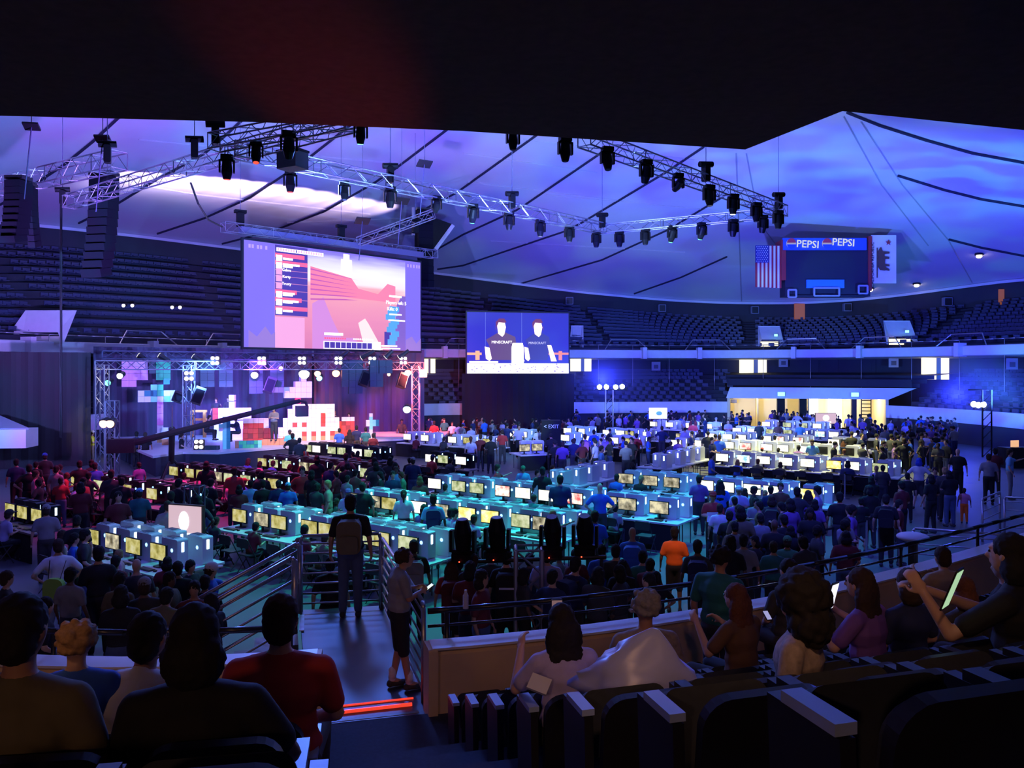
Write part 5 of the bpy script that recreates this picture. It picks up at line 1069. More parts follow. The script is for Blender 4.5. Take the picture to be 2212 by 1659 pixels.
# ---------------- people ----------------
def V(*a): return Vector(a)
def remesh(mb, vox, nm, m, it=3):
    me = mb.mesh(nm+'_src'); o = bpy.data.objects.new(nm+'_src', me); COL.objects.link(o)
    r_ = o.modifiers.new('r', 'REMESH'); r_.mode = 'VOXEL'; r_.voxel_size = vox; r_.use_smooth_shade = True
    s_ = o.modifiers.new('s', 'SMOOTH'); s_.factor = .5; s_.iterations = it
    dg = bpy.context.evaluated_depsgraph_get(); out = bpy.data.meshes.new_from_object(o.evaluated_get(dg)); out.name = nm
    bpy.data.objects.remove(o); bpy.data.meshes.remove(me); out.materials.clear(); out.materials.append(m); out.shade_smooth(); return out
SKINM = {k: mat('skin_'+k, c, .6, noise=.08) for k, c in (('light', (.55, .33, .23)), ('tan', (.4, .21, .13)), ('dark', (.13, .07, .045)))}
HAIRM = {k: mat('hair_'+k, c, .85, noise=.5, nscale=60, bump=.8) for k, c in (('black', (.008, .006, .006)), ('brown', (.035, .017, .01)), ('red', (.11, .035, .015)), ('blond', (.34, .19, .08)), ('grey', (.24, .22, .2)), ('blue', (.02, .07, .5)))}
CL = {'black': (.01, .01, .012), 'char': (.035, .035, .04), 'navy': (.012, .02, .09), 'blue': (.03, .12, .55), 'sky': (.15, .42, .65), 'teal': (.02, .16, .16), 'cyan': (.1, .5, .55), 'white': (.62, .62, .66), 'grey': (.22, .22, .24), 'olive': (.13, .11, .06), 'red': (.4, .03, .03), 'maroon': (.13, .015, .02),
      'pink': (.6, .2, .3), 'orange': (1.0, .15, .01), 'tan': (.35, .26, .18), 'green': (.05, .22, .1), 'yellow': (.85, .85, .05), 'purple': (.16, .07, .3), 'jeans': (.06, .09, .17), 'khaki': (.22, .18, .12), 'brown': (.12, .06, .03), 'pattern': (.3, .24, .2), 'lav': (.42, .38, .62)}
def cloth(k):
    return mat('cloth_'+k, CL[k], .85, noise=.6 if k == 'pattern' else .2, nscale=25 if k == 'pattern' else 10, bump=.15)
def hand(b, w, d, n, curl=.35, s=1.0, side=1):   # wrist, pointing direction, palm normal (towards the palm side)
    d = d.normalized(); n = (n-d*n.dot(d)).normalized(); t = d.cross(n)*side; M = Matrix((t, d, n)).transposed()
    b.ball(w+d*.045*s, (.042*s, .055*s, .02*s), 10, 6, M)
    for i, (L, off) in enumerate(((.068, -.03), (.078, -.01), (.072, .011), (.056, .03))):
        p = w+d*.085*s+t*off*s
        for k in range(3):
            q = p+(d*math.cos(curl*(k+1))+n*math.sin(curl*(k+1)))*L*s*(.45, .32, .26)[k]; b.limb(p, q, .0105*s, .0095*s, 6); p = q
    p = w+d*.025*s-t*.036*s; q = p+(d*.6-t*.55+n*.45)*.04*s; b.limb(p, q, .013*s, .011*s, 6); b.limb(q, q+(d*.85+n*.4)*.032*s, .011*s, .0095*s, 6)
BASE = dict(hipz=.93, lean=(0, 0), kL=(-.1, .03, .49), kR=(.1, .03, .49), aL=(-.11, 0, .09), aR=(.11, 0, .09), eL=(-.27, -.02, 1.14), eR=(.27, -.02, 1.14), wL=(-.29, .08, .89), wR=(.29, .08, .89), headoff=(0, .02, 0), shz=.5)
def pose(**k): d = dict(BASE); d.update(k); return d
POSES = {
 'stand': pose(), 'idle': pose(kL=(-.11, .05, .49), aL=(-.16, .05, .09), eR=(.26, .0, 1.15), wR=(.22, .2, 1.02), headoff=(.01, .03, -.01)),
 'fold': pose(eL=(-.25, .05, 1.16), eR=(.25, .05, 1.16), wL=(.06, .22, 1.17), wR=(-.06, .24, 1.13)),
 'phone': pose(eL=(-.24, .06, 1.15), eR=(.24, .06, 1.15), wL=(-.07, .28, 1.2), wR=(.07, .28, 1.2), headoff=(0, .07, -.03)),
 'walk': pose(kL=(-.1, .17, .5), aL=(-.1, .22, .1), kR=(.1, -.02, .5), aR=(.1, -.3, .14), eL=(-.26, -.12, 1.15), wL=(-.26, -.08, .92), eR=(.26, .08, 1.15), wR=(.25, .24, 1.0)),
 'hips': pose(eL=(-.38, -.04, 1.18), eR=(.38, -.04, 1.18), wL=(-.2, .07, 1.02), wR=(.2, .07, 1.02), aL=(-.17, 0, .09), aR=(.17, 0, .09)),
 'reach': pose(eL=(-.34, .2, 1.32), wL=(-.4, .42, 1.4), eR=(.27, -.02, 1.14), wR=(.29, .1, .9)),
 'sit': pose(hipz=.5, kL=(-.12, .44, .5), kR=(.12, .44, .5), aL=(-.12, .42, .09), aR=(.12, .42, .09), lean=(0, .1), eL=(-.25, .1, .74), eR=(.25, .1, .74), wL=(-.14, .36, .8), wR=(.14, .36, .8), headoff=(0, .05, 0)),
 'lap': pose(hipz=.5, kL=(-.13, .44, .5), kR=(.13, .44, .5), aL=(-.13, .4, .09), aR=(.13, .4, .09), lean=(0, -.02), eL=(-.27, .0, .74), eR=(.27, .0, .74), wL=(-.1, .24, .62), wR=(.1, .24, .62)),
 'sitphone': pose(hipz=.5, kL=(-.13, .44, .5), kR=(.13, .44, .5), aL=(-.13, .4, .09), aR=(.13, .4, .09), lean=(0, .02), eL=(-.3, .12, .78), eR=(.27, .1, .78), wL=(-.2, .33, .97), wR=(.12, .3, .92), headoff=(0, .05, -.01)),
 'spread': pose(hipz=.5, kL=(-.15, .44, .5), kR=(.15, .44, .5), aL=(-.15, .4, .09), aR=(.15, .4, .09), lean=(0, -.04), eL=(-.27, .0, .74), eR=(.34, -.02, .76), wL=(-.1, .24, .62), wR=(.2, .22, .64)),
 'hold': pose(hipz=.5, kL=(-.13, .44, .5), kR=(.13, .44, .5), aL=(-.13, .4, .09), aR=(.13, .4, .09), lean=(0, .0), eL=(-.36, .22, .78), eR=(.2, .24, .8), wL=(-.42, .34, 1.0), wR=(-.25, .42, .98), headoff=(-.02, .04, -.01)),
}
_PC = {}
def figure(pn, fat=1.0, near=False, shorts=False, fine=False, slim=1.0):
    key = (pn, fat, near, shorts, fine)
    if key in _PC: return _PC[key]
    J = POSES[pn]; hz = J['hipz']; lx, ly = J['lean']; vox = .0095 if fine else (.014 if near else .03); top = hz+J['shz']; b = MB(); f = fat
    pel = V(0, 0, hz+.04); ch = V(lx*.8, ly*.8, hz+.38); shL = V(-.18*f+lx, ly, top-.03); shR = V(.18*f+lx, ly, top-.03); nk = V(lx, ly*1.1, top+.05); hd = V(lx+J['headoff'][0], ly*1.2+J['headoff'][1], top+.22+J['headoff'][2])
    b.ball(pel, (.165*f, .12*f, .13)); b.ball((pel+ch)/2, (.145*f, .105*f, .2)); b.ball(ch, (.175*f, .115*f, .18)); [b.limb(V(lx, ly, top+.015), q_, .068, .056) for q_ in (shL, shR)]
    b.limb(nk-V(0, 0, .05), hd-V(0, .015, .07), .056, .052)
    b.ball(hd, (.076, .095, .115), 14, 9); b.ball(hd+V(0, .03, -.055), (.052, .06, .06), 10, 6)
    if near or fine:
        b.limb(hd+V(0, .09, .015), hd+V(0, .112, -.02), .01, .015, 6); b.ball(hd+V(-.077, -.005, -.01), (.012, .02, .032)); b.ball(hd+V(.077, -.005, -.01), (.012, .02, .032)); b.ball(hd+V(0, .088, -.052), (.024, .012, .012)); b.ball(hd+V(0, .085, .035), (.05, .015, .012))
    for sh, e_, w_, sg in ((shL, V(*J['eL']), V(*J['wL']), -1), (shR, V(*J['eR']), V(*J['wR']), 1)):
        b.limb(sh, e_, .052, .04); b.limb(e_, w_, .041, .027); d = (w_-e_).normalized()
        if fine or near: hand(b, w_, d+V(0, .2, .2), V(-sg*.8, .3, -.3), .45, 1, sg)
        else: b.ball(w_+d*.07, (.035, .045, .045))
    for sg, kn, an in ((-1, V(*J['kL']), V(*J['aL'])), (1, V(*J['kR']), V(*J['aR']))):
        b.limb(V(sg*.09, 0, hz), kn, .088, .058); b.limb(kn, an, .056, .038); b.limb(an, an+V(0, .12, -.045), .038, .032)
    body = remesh(b, vox, 'person', SKINM['light'])
    s = MB(); g = .02
    s.ball(pel+V(0, 0, .07), (.17*f+g, .12*f+g, .12)); s.ball((pel+ch)/2, (.15*f+g, .112*f+g, .2)); s.ball(ch, (.18*f+g, .12*f+g, .17)); [s.limb(V(lx, ly, top+.0), q_, .082, .066) for q_ in (shL, shR)]; s.limb(V(lx, ly, top-.02), V(lx, ly, top+.03), .09, .068)
    for sh, e_ in ((shL, V(*J['eL'])), (shR, V(*J['eR']))): s.limb(sh, sh.lerp(e_, .72), .07, .064)
    shirt = remesh(s, vox*1.1, 'shirt', cloth('black'))
    t = MB(); t.ball(pel-V(0, 0, .02), (.165*f+g, .12*f+g, .13))
    for sg, kn, an in ((-1, V(*J['kL']), V(*J['aL'])), (1, V(*J['kR']), V(*J['aR']))):
        t.limb(V(sg*.09, 0, hz), kn, .1, .078)
        if not shorts: t.limb(kn, an.lerp(kn, .08), .075, .062)
    trs = remesh(t, vox*1.1, 'trousers', cloth('black'))
    h = MB()
    for an in (V(*J['aL']), V(*J['aR'])): h.limb(an+V(0, -.03, -.04), an+V(0, .15, -.05), .046, .04, 8)
    shoes = h.mesh('shoes', cloth('char'), True)
    _PC[key] = (body, shirt, trs, shoes, hd); return _PC[key]
_HC = {}
def hair_mesh(kind):
    if kind in _HC: return _HC[kind]
    b = MB()
    if kind == 'cap':
        b.ball((0, -.005, .035), (.092, .112, .092), 14, 8); b.prism([(-.07, .08), (.07, .08), (.05, .175), (-.05, .175)], .025, .042); me = b.mesh('cap', cloth('navy'), True)
    else:
        if kind == 'afro': b.ball((0, -.04, .04), (.16, .15, .15), 14, 9); b.ball((0, -.08, -.12), (.18, .12, .14), 12, 8)
        elif kind == 'curly':
            q = random.Random(3)
            for i in range(60):
                u = q.uniform(-.6, 1); a = q.uniform(0, 6.28); r = math.sqrt(1-u*u); p_ = (.095*r*math.cos(a), -.025+.1*r*math.sin(a), .03+.105*u)
                if p_[1] > .03 and p_[2] < .07: continue
                b.ball(p_, q.uniform(.018, .028), 7, 5)
            b.ball((0, -.03, .03), (.09, .095, .1))
        else:
            b.ball((0, -.018, .03), (.087, .1, .1), 14, 8); b.ball((0, -.05, -.03), (.078, .07, .085), 12, 8)
        if kind == 'long': b.ball((0, -.06, -.1), (.13, .075, .17), 12, 8); b.ball((0, -.08, -.26), (.15, .065, .18), 12, 8); b.ball((0, -.09, -.38), (.12, .055, .14), 12, 8)
        if kind == 'bob': b.ball((0, -.045, -.07), (.115, .085, .11), 12, 8)
        if kind == 'tail': b.ball((0, -.125, .01), (.035, .035, .035)); b.limb((0, -.13, 0), (0, -.15, -.2), .035, .02)
        me = remesh(b, .013 if kind != 'afro' else .018, 'hair', HAIRM['black'], 2)
        from mathutils import noise as NZ
        am = .028 if kind == 'afro' else .009
        for v in me.vertices: v.co += v.normal*am*(NZ.noise(v.co*(26 if kind == 'afro' else 48))+.3)
    _HC[kind] = me; return me
NP = [0]
def person(loc, rz, h, pn, shirt, pants, hair, hc, label, group=None, skin='light', fat=1.0, near=False, fine=False, shorts=False, pack=None):
    body, sh, tr, so, hd = figure(pn, fat, near, shorts, fine); s = h/1.75
    o = obj('person', body, None, loc, rz); o.scale = (s, s, s); setmat(o, SKINM[skin]); tag(o, label, 'person', group)
    a = obj('shirt', sh, o); setmat(a, cloth(shirt)); a = obj('trousers', tr, o); setmat(a, cloth(pants)); obj('shoes', so, o)
    if hair == 'cap': a = obj('cap', hair_mesh('cap'), o, hd); setmat(a, cloth(hc)); a = obj('hair', hair_mesh('short'), o, hd-V(0, 0, .012)); setmat(a, HAIRM['brown'])
    elif hair: a = obj('hair', hair_mesh(hair), o, hd); setmat(a, HAIRM[hc])
    if near or fine:
        e_ = MB().ball(hd+V(-.03, .088, .012), (.012, .008, .008), 8, 5).ball(hd+V(.03, .088, .012), (.012, .008, .008), 8, 5); e_.build('eyes', mat('eye_dark', (.03, .02, .02), .2), o)
    if pack:
        J = POSES[pn]; q = V(J['lean'][0], -.235*(.6+.4*fat), J['hipz']+.28)*s; q = Matrix.Rotation(rz, 3, 'Z') @ q+Vector(loc)
        t = thing('backpack', pack+' backpack worn by the '+label.split(',')[0], 'backpack', q, rz); w_ = t['label'].split(); t['label'] = ' '.join(w_[:15])
        MB().rbox((0, 0, 0), (.34*s, .2*s, .46*s), .09*s).build('bag', cloth(pack), t); MB().rbox((0, -.12*s, -.08*s), (.26*s, .07*s, .22*s), .05*s).build('front_pocket', cloth(pack), t)
        MB().path([V(-.11, .08, .2)*s, V(-.13, .3, .22)*s, V(-.13, .36, .0)*s], .022*s, 5).build('strap', cloth('char'), t); MB().path([V(.11, .08, .2)*s, V(.13, .3, .22)*s, V(.13, .36, .0)*s], .022*s, 5).build('strap', cloth('char'), t)
    return o
FACE = {'b': 0, 'f': math.pi, 'l': math.pi/2, 'r': -math.pi/2, 'bl': .7, 'br': -.7, 'fl': 2.4, 'fr': -2.4}
def floor_person(px, py, h, pn, face, shirt, pants, hair, hc, label, z0=0.0, **k):
    hh = h*(.985 if pn not in ('sit', 'lap') else .76); d = (EYE-z0-hh)*FP/(py-HY); x = (px-CX)/FP*d
    return person((x, d, z0), FACE[face]-math.atan2(x, d)*(-1 if 0 else 1), h, pn, shirt, pants, hair, hc, label, **k)
FL = [
 (77, 1019, 1.7, 'stand', 'r', 'pink', 'char', 'short', 'brown', 'person in pink-lit white T-shirt turned right, left edge'), (35, 994, 1.75, 'stand', 'b', 'navy', 'black', 'short', 'black', 'dark-clothed person at the far left edge of the red block'),  # pink light on the first figure's white T-shirt is put into its cloth
 (63, 1006, 1.85, 'hips', 'b', 'black', 'black', 'short', 'black', 'broad person in black, back turned, left of the pink-lit one'), (97, 981, 1.75, 'stand', 'b', 'char', 'char', 'cap', 'blue', 'person in pale blue cap behind the pink-lit one'),
 (121, 1008, 1.75, 'idle', 'br', 'grey', 'char', 'short', 'black', 'person in greyish striped shirt right of the pink-lit one'), (141, 1022, 1.45, 'phone', 'r', 'red', 'char', 'short', 'red', 'child in red-lit shirt reaching toward a monitor, left'),
 (172, 998, 1.78, 'hips', 'b', 'black', 'black', 'short', 'black', 'person in black T-shirt with elbows out, left red block'), (205, 1002, 1.7, 'reach', 'b', 'blue', 'char', 'short', 'black', 'person in blue shirt leaning over a red-block table'),
 (240, 1018, 1.85, 'stand', 'b', 'char', 'black', 'short', 'brown', 'tall brown-haired person in dark shirt at red-block front row'), (262, 1034, 1.75, 'idle', 'b', 'black', 'char', 'short', 'black', 'dark person just right of the tall brown-haired one'),
 (301, 1058, 1.7, 'stand', 'b', 'teal', 'char', 'cap', 'sky', 'person in light blue knit cap and teal jacket'), (362, 1086, 1.7, 'stand', 'b', 'grey', 'char', 'short', 'brown', 'person in grey T-shirt left of the pinkish display'),
 (100, 1094, 1.75, 'stand', 'b', 'grey', 'char', 'cap', 'grey', 'person in grey hood beside the red-lit tables, far left'), (166, 1118, 1.7, 'stand', 'b', 'black', 'black', 'short', 'black', 'dark person left of the nearest green-lit row'),
 (182, 1146, 1.75, 'idle', 'r', 'char', 'jeans', 'short', 'black', 'dark-shirted person leaning at nearest green-lit row'), (160, 1156, 1.6, 'stand', 'r', 'blue', 'char', 'short', 'black', 'person in saturated blue shirt behind the dark-shirted leaner'),
 (213, 1186, 1.85, 'stand', 'b', 'black', 'black', 'short', 'black', 'tall person all in black before the nearest green-lit row'), (258, 1190, 1.35, 'idle', 'l', 'pink', 'char', 'short', 'blond', 'blond child in pink shirt at nearest green-lit row'),
 (295, 1212, 1.7, 'stand', 'b', 'char', 'char', None, None, 'bald person in charcoal before the nearest green-lit row'), (312, 1254, 1.8, 'hips', 'b', 'char', 'char', 'cap', 'grey', 'person in grey cap and dark shirt with arms spread'),
 (455, 1220, 1.7, 'reach', 'r', 'blue', 'char', 'cap', 'white', 'person in white cap and blue shirt left of stair rail'), (95, 1296, 1.75, 'idle', 'r', 'black', 'black', 'short', 'black', 'black-haired person in profile behind the blond child'),
 (152, 1232, 1.7, 'stand', 'br', 'grey', 'char', 'short', 'black', 'person in grey shirt next to the green drawstring bag'), (12, 1238, 1.7, 'idle', 'r', 'black', 'char', 'short', 'brown', 'brown-haired person cut by the left picture edge'),
 (626, 930, 1.75, 'stand', 'b', 'cyan', 'char', 'cap', 'char', 'person in cyan shirt standing at the stage edge'), (632, 938, 1.85, 'hips', 'b', 'black', 'black', 'short', 'black', 'broad person in black standing before the block wall, left'), (647, 948, 1.75, 'stand', 'b', 'char', 'black', 'short', 'black', 'person in black standing before the block wall, right'),
 (506, 1012, 1.85, 'stand', 'b', 'red', 'char', 'short', 'brown', 'large person in dark red shirt, back turned, left red block'), (541, 1040, 1.6, 'stand', 'b', 'sky', 'char', 'short', 'black', 'person in pale shirt right of the left dark red shirt'), (568, 1040, 1.65, 'stand', 'b', 'black', 'black', 'short', 'black', 'dark-haired person between the two dark red shirts, left'),
 (601, 1040, 1.65, 'idle', 'b', 'navy', 'char', 'short', 'black', 'dark-haired person between the two dark red shirts, right'), (622, 1045, 1.6, 'stand', 'b', 'blue', 'char', 'cap', 'sky', 'person in blue shirt just left of the lanyard wearer'), (653, 1011, 1.85, 'hips', 'f', 'red', 'char', 'short', 'brown', 'big person in dark red shirt with white lanyard, facing us'),
 (683, 1045, 1.7, 'phone', 'br', 'char', 'black', 'short', 'black', 'dark-shirted person just right of the lanyard wearer'), (709, 1040, 1.75, 'idle', 'l', 'tan', 'khaki', 'short', 'blond', 'person in tan camouflage shirt left of the landing pair'), (752, 1058, 1.6, 'stand', 'f', 'lav', 'char', 'cap', 'purple', 'person in purple cap behind the backpack wearer'),
 (783, 1046, 1.8, 'stand', 'b', 'black', 'black', 'short', 'black', 'tall person in black right of the purple cap'), (872, 1062, 1.65, 'stand', 'b', 'white', 'char', 'tail', 'brown', 'ponytailed person in white shirt at the middle green row'), (936, 1072, 1.78, 'stand', 'b', 'sky', 'char', 'short', 'black', 'person in light cyan shirt with navy backpack', dict(pack='navy')),
 (982, 1102, 1.6, 'stand', 'r', 'lav', 'char', 'short', 'black', 'person in lavender shirt right of the navy backpack'), (894, 1172, 1.75, 'stand', 'b', 'black', 'black', 'short', 'brown', 'person with pale grey backpack behind the standing teenager', dict(pack='grey')), (892, 990, 1.75, 'stand', 'b', 'navy', 'jeans', 'cap', 'grey', 'person in blue-grey shirt and grey cap left of the pink row'),
 (855, 1010, 1.6, 'stand', 'f', 'sky', 'char', 'short', 'brown', 'person in pale greenish shirt holding a cup, middle left'), (870, 1020, 1.6, 'phone', 'l', 'green', 'char', 'short', 'red', 'person in green shirt beside the pale greenish one'), (907, 1032, 1.65, 'stand', 'b', 'maroon', 'char', 'bob', 'red', 'red-haired person in maroon before the cyan row'),
 (868, 907, 1.8, 'stand', 'f', 'char', 'black', 'short', 'black', 'person in charcoal standing before the lit right stage tower'), (938, 911, 1.75, 'stand', 'b', 'red', 'black', 'short', 'black', 'person in red shirt under the right stage tower'), (960, 905, 1.75, 'idle', 'f', 'teal', 'black', 'short', 'brown', 'person in teal vest right of the red shirt by the stage'),
 (977, 913, 1.6, 'stand', 'f', 'white', 'char', 'short', 'brown', 'small person in white right of the teal vest'), (991, 915, 1.6, 'stand', 'b', 'lav', 'char', 'short', 'black', 'small person in lavender by the black drape'), (1063, 908, 1.6, 'reach', 'r', 'green', 'char', 'bob', 'blond', 'green-lit person with blond hair before the black drape'),
 (1085, 930, 1.75, 'stand', 'b', 'red', 'char', 'short', 'brown', 'person in red shirt at the farthest cyan row'), (1150, 905, 1.8, 'idle', 'r', 'navy', 'black', 'short', 'black', 'person in navy left of the exit pillar, rear'), (1163, 925, 1.75, 'stand', 'b', 'white', 'char', 'short', 'brown', 'person in white shirt left of the exit pillar'), (1120, 912, 1.75, 'idle', 'r', 'black', 'black', 'short', 'black', 'person in black with a camera left of the exit pillar'),
 (1017, 945, 1.7, 'stand', 'b', 'white', 'char', 'tail', 'red', 'person in whitish shirt amid the far cyan tables'), (1038, 940, 1.75, 'stand', 'b', 'maroon', 'char', 'short', 'brown', 'person in brownish red shirt amid the far cyan tables'), (1060, 943, 1.75, 'stand', 'b', 'black', 'black', 'short', 'black', 'person in black amid the far cyan tables'),
 (1074, 1006, 1.7, 'reach', 'r', 'red', 'black', 'short', 'brown', 'person in red shirt pointing right in the centre'), (1130, 1008, 1.55, 'stand', 'f', 'sky', 'char', 'cap', 'green', 'person in pale greenish cap in the centre aisle'), (1210, 1030, 1.88, 'stand', 'b', 'navy', 'black', 'short', 'black', 'tall heavy person in navy at the cyan centre row', dict(fat=1.15)),
 (1172, 1012, 1.85, 'stand', 'b', 'black', 'black', 'short', 'black', 'tall person in black below the exit pillar'), (1296, 1047, 1.8, 'hips', 'b', 'blue', 'char', None, None, 'person in blue shirt with shaved head, centre'), (1299, 965, 1.75, 'stand', 'r', 'sky', 'jeans', 'short', 'black', 'slim person in pale shirt standing alone at the aisle'),
 (1215, 955, 1.75, 'idle', 'b', 'purple', 'char', 'short', 'brown', 'person in dull purple right of the exit pillar'), (1240, 948, 1.75, 'phone', 'b', 'navy', 'char', 'short', 'brown', 'person in navy looking down right of the exit pillar'), (1264, 940, 1.75, 'stand', 'b', 'purple', 'char', 'short', 'brown', 'person with pinkish backpack behind the aisle', dict(pack='pink')),
 (1283, 930, 1.75, 'stand', 'b', 'blue', 'char', 'short', 'black', 'person in blue shirt left of the small far row'), (1192, 1104, 1.75, 'reach', 'r', 'blue', 'char', None, None, 'bald person in blue shirt behind the moving lights'), (1284, 1107, 1.78, 'idle', 'b', 'blue', 'char', 'short', 'brown', 'person in blue polo shirt behind the right moving light'),
 (1366, 1143, 1.75, 'stand', 'b', 'blue', 'char', None, None, 'bald person wearing a blue backpack', dict(pack='blue')), (1457, 1143, 1.68, 'stand', 'b', 'orange', 'black', 'short', 'black', 'person in bright orange T-shirt and black shorts', dict(shorts=True)), (1540, 1064, 1.78, 'fold', 'f', 'red', 'char', 'cap', 'red', 'person in red shirt with pale emblem holding papers'),
 (1510, 1030, 1.72, 'stand', 'b', 'purple', 'char', 'short', 'black', 'dark-haired person in purple left of the blue long hair'), (1556, 1040, 1.72, 'stand', 'b', 'blue', 'char', 'long', 'black', 'long-haired person in blue shirt at the cyan right row'), (1596, 1052, 1.65, 'fold', 'f', 'lav', 'char', 'cap', 'white', 'person in white cap with arms folded, queue'),
 (1628, 1053, 1.6, 'stand', 'r', 'black', 'black', 'cap', 'black', 'person in black cap before a bright monitor'), (1665, 1053, 1.6, 'stand', 'b', 'navy', 'char', 'short', 'black', 'dark person before two bright monitors'), (1686, 1046, 1.7, 'stand', 'f', 'brown', 'char', 'short', 'brown', 'person with lanyard right of the bright monitors'),
 (1722, 1056, 1.78, 'hips', 'b', 'char', 'black', 'short', 'black', 'person in dark vest over white sleeves'), (1746, 1063, 1.7, 'stand', 'b', 'purple', 'char', 'long', 'brown', 'long-haired person beside the dark vest'), (1766, 1053, 1.78, 'fold', 'l', 'lav', 'jeans', 'short', 'black', 'person in pale lavender shirt by the last orange monitor'),
 (1814, 1067, 1.78, 'stand', 'b', 'black', 'char', 'short', 'black', 'person in black with shorts right of the lavender shirt', dict(shorts=True)), (1860, 1078, 1.42, 'fold', 'b', 'black', 'char', 'short', 'black', 'boy in black T-shirt standing beside the chrome post', dict(shorts=True)), (1914, 1072, 1.75, 'stand', 'b', 'black', 'black', 'short', 'black', 'person in black with dark backpack, right aisle', dict(pack='black')),
 (1942, 1083, 1.6, 'stand', 'r', 'maroon', 'char', 'short', 'black', 'person in maroon behind the dark backpack'), (1667, 1074, 1.7, 'stand', 'b', 'char', 'char', 'bob', 'brown', 'brown-haired person with dark backpack in the queue', dict(pack='char')), (1641, 1086, 1.65, 'stand', 'l', 'olive', 'char', 'short', 'black', 'person in olive shirt looking left in the queue'),
 (1751, 1100, 1.75, 'idle', 'f', 'black', 'khaki', 'long', 'black', 'long-haired person in black facing us in the queue'), (1673, 1126, 1.75, 'stand', 'b', 'black', 'black', None, None, 'shaved-head person in black in the queue'), (1701, 1162, 1.6, 'stand', 'b', 'green', 'char', 'cap', 'green', 'person in bright green cap in the queue'),
 (1671, 1174, 1.6, 'stand', 'b', 'teal', 'char', 'short', 'brown', 'person in teal shirt left of the green cap'), (1606, 1160, 1.7, 'stand', 'b', 'grey', 'char', 'short', 'black', 'person in grey shirt behind the standing teal man'), (1507, 1172, 1.75, 'stand', 'b', 'char', 'char', 'short', 'black', 'person with large navy backpack right of the orange shirt', dict(pack='navy')),
 (1555, 1092, 1.6, 'stand', 'b', 'white', 'char', 'short', 'brown', 'person in white tank top below the red-shirted one'), (1600, 1092, 1.6, 'phone', 'l', 'purple', 'char', 'short', 'brown', 'person in purple-grey shirt right of the white tank top'), (1330, 1182, 1.72, 'stand', 'b', 'char', 'char', 'short', 'black', 'dark person just right of the moving lights'), (1388, 1195, 1.6, 'stand', 'b', 'teal', 'char', 'short', 'black', 'person in dark teal below the blue backpack'),
 (1537, 979, 1.75, 'idle', 'r', 'blue', 'char', 'short', 'brown', 'staff person in blue shirt left of the yellow-lit rows'), (1554, 941, 1.8, 'stand', 'b', 'blue', 'black', 'short', 'brown', 'person in bright blue shirt among the yellow-lit rows'), (1497, 910, 1.78, 'stand', 'b', 'red', 'black', 'short', 'black', 'person in red shirt left of the yellow-lit block'),
 (1375, 938, 1.7, 'stand', 'b', 'red', 'black', 'short', 'black', 'person in red shirt behind the cyan right row'), (1430, 922, 1.78, 'hips', 'b', 'navy', 'char', 'short', 'brown', 'person in navy left of the red shirt near the block'), (1755, 951, 1.75, 'idle', 'f', 'sky', 'char', 'short', 'brown', 'staff person in pale blue shirt amid yellow-lit rows'),
 (1681, 913, 1.75, 'stand', 'b', 'brown', 'char', 'short', 'blond', 'person in brown shirt at the back of the yellow block'), (1729, 914, 1.75, 'stand', 'b', 'sky', 'char', 'cap', 'white', 'person in white cap at the back of the yellow block'), (1640, 912, 1.75, 'idle', 'b', 'black', 'black', 'short', 'black', 'person in black leaning at the back of the yellow block'),
 (1547, 903, 1.75, 'fold', 'f', 'lav', 'char', 'cap', 'grey', 'person with folded arms in grey cap before the tunnel'), (1573, 908, 1.7, 'fold', 'f', 'grey', 'char', 'short', 'brown', 'person with folded arms in grey shirt before the tunnel'), (1953, 949, 1.85, 'hips', 'b', 'black', 'black', 'short', 'brown', 'tall person in black left of the blue wig'),
 (1985, 992, 1.75, 'hips', 'b', 'white', 'char', 'bob', 'blue', 'person in white T-shirt and shorts with bright blue wig', dict(shorts=True)), (2020, 1012, 1.65, 'stand', 'f', 'navy', 'char', 'short', 'brown', 'person in navy right of the blue wig'), (2041, 1012, 1.72, 'stand', 'b', 'char', 'black', 'short', 'blond', 'blond person with white sleeve right of the blue wig'),
 (2083, 1056, 1.1, 'stand', 'b', 'pink', 'orange', 'short', 'brown', 'small child in pink shirt and orange trousers'), (2136, 983, 1.8, 'stand', 'b', 'grey', 'black', 'short', 'brown', 'person in horizontally striped shirt near right edge'), (2181, 972, 1.85, 'reach', 'r', 'sky', 'grey', 'short', 'brown', 'person in pale blue shirt reaching to a console, right'), (2069, 971, 1.85, 'stand', 'f', 'black', 'black', None, None, 'large person in black right of the blue wig, behind'),
 (975, 1214, 1.65, 'stand', 'b', 'red', 'char', 'long', 'brown', 'person with reddish backpack and shorts below the landing', dict(shorts=True, pack='maroon')), (1022, 1202, 1.75, 'fold', 'b', 'char', 'char', 'short', 'brown', 'dark-clothed person holding a pale paper in the foreground queue'), (1094, 1194, 1.8, 'stand', 'b', 'black', 'black', 'short', 'black', 'person with big black backpack left of the near truss', dict(pack='black')),
 (1181, 1190, 1.8, 'stand', 'b', 'lav', 'char', 'short', 'black', 'person in pale lavender T-shirt behind the near truss'), (1243, 1210, 1.78, 'reach', 'br', 'navy', 'char', 'short', 'black', 'person in navy T-shirt with reflective backpack', dict(pack='navy')), (1287, 1240, 1.4, 'stand', 'b', 'maroon', 'char', 'cap', 'orange', 'child in orange cap before the parapet'),
 (1300, 1182, 1.65, 'stand', 'b', 'blue', 'char', 'short', 'black', 'person in vivid blue shirt behind the orange cap'), (1060, 1190, 1.7, 'stand', 'b', 'char', 'char', 'short', 'brown', 'person in charcoal behind the black backpack'), (1345, 1215, 1.65, 'stand', 'b', 'black', 'char', 'short', 'black', 'black-haired person right of the orange cap'),
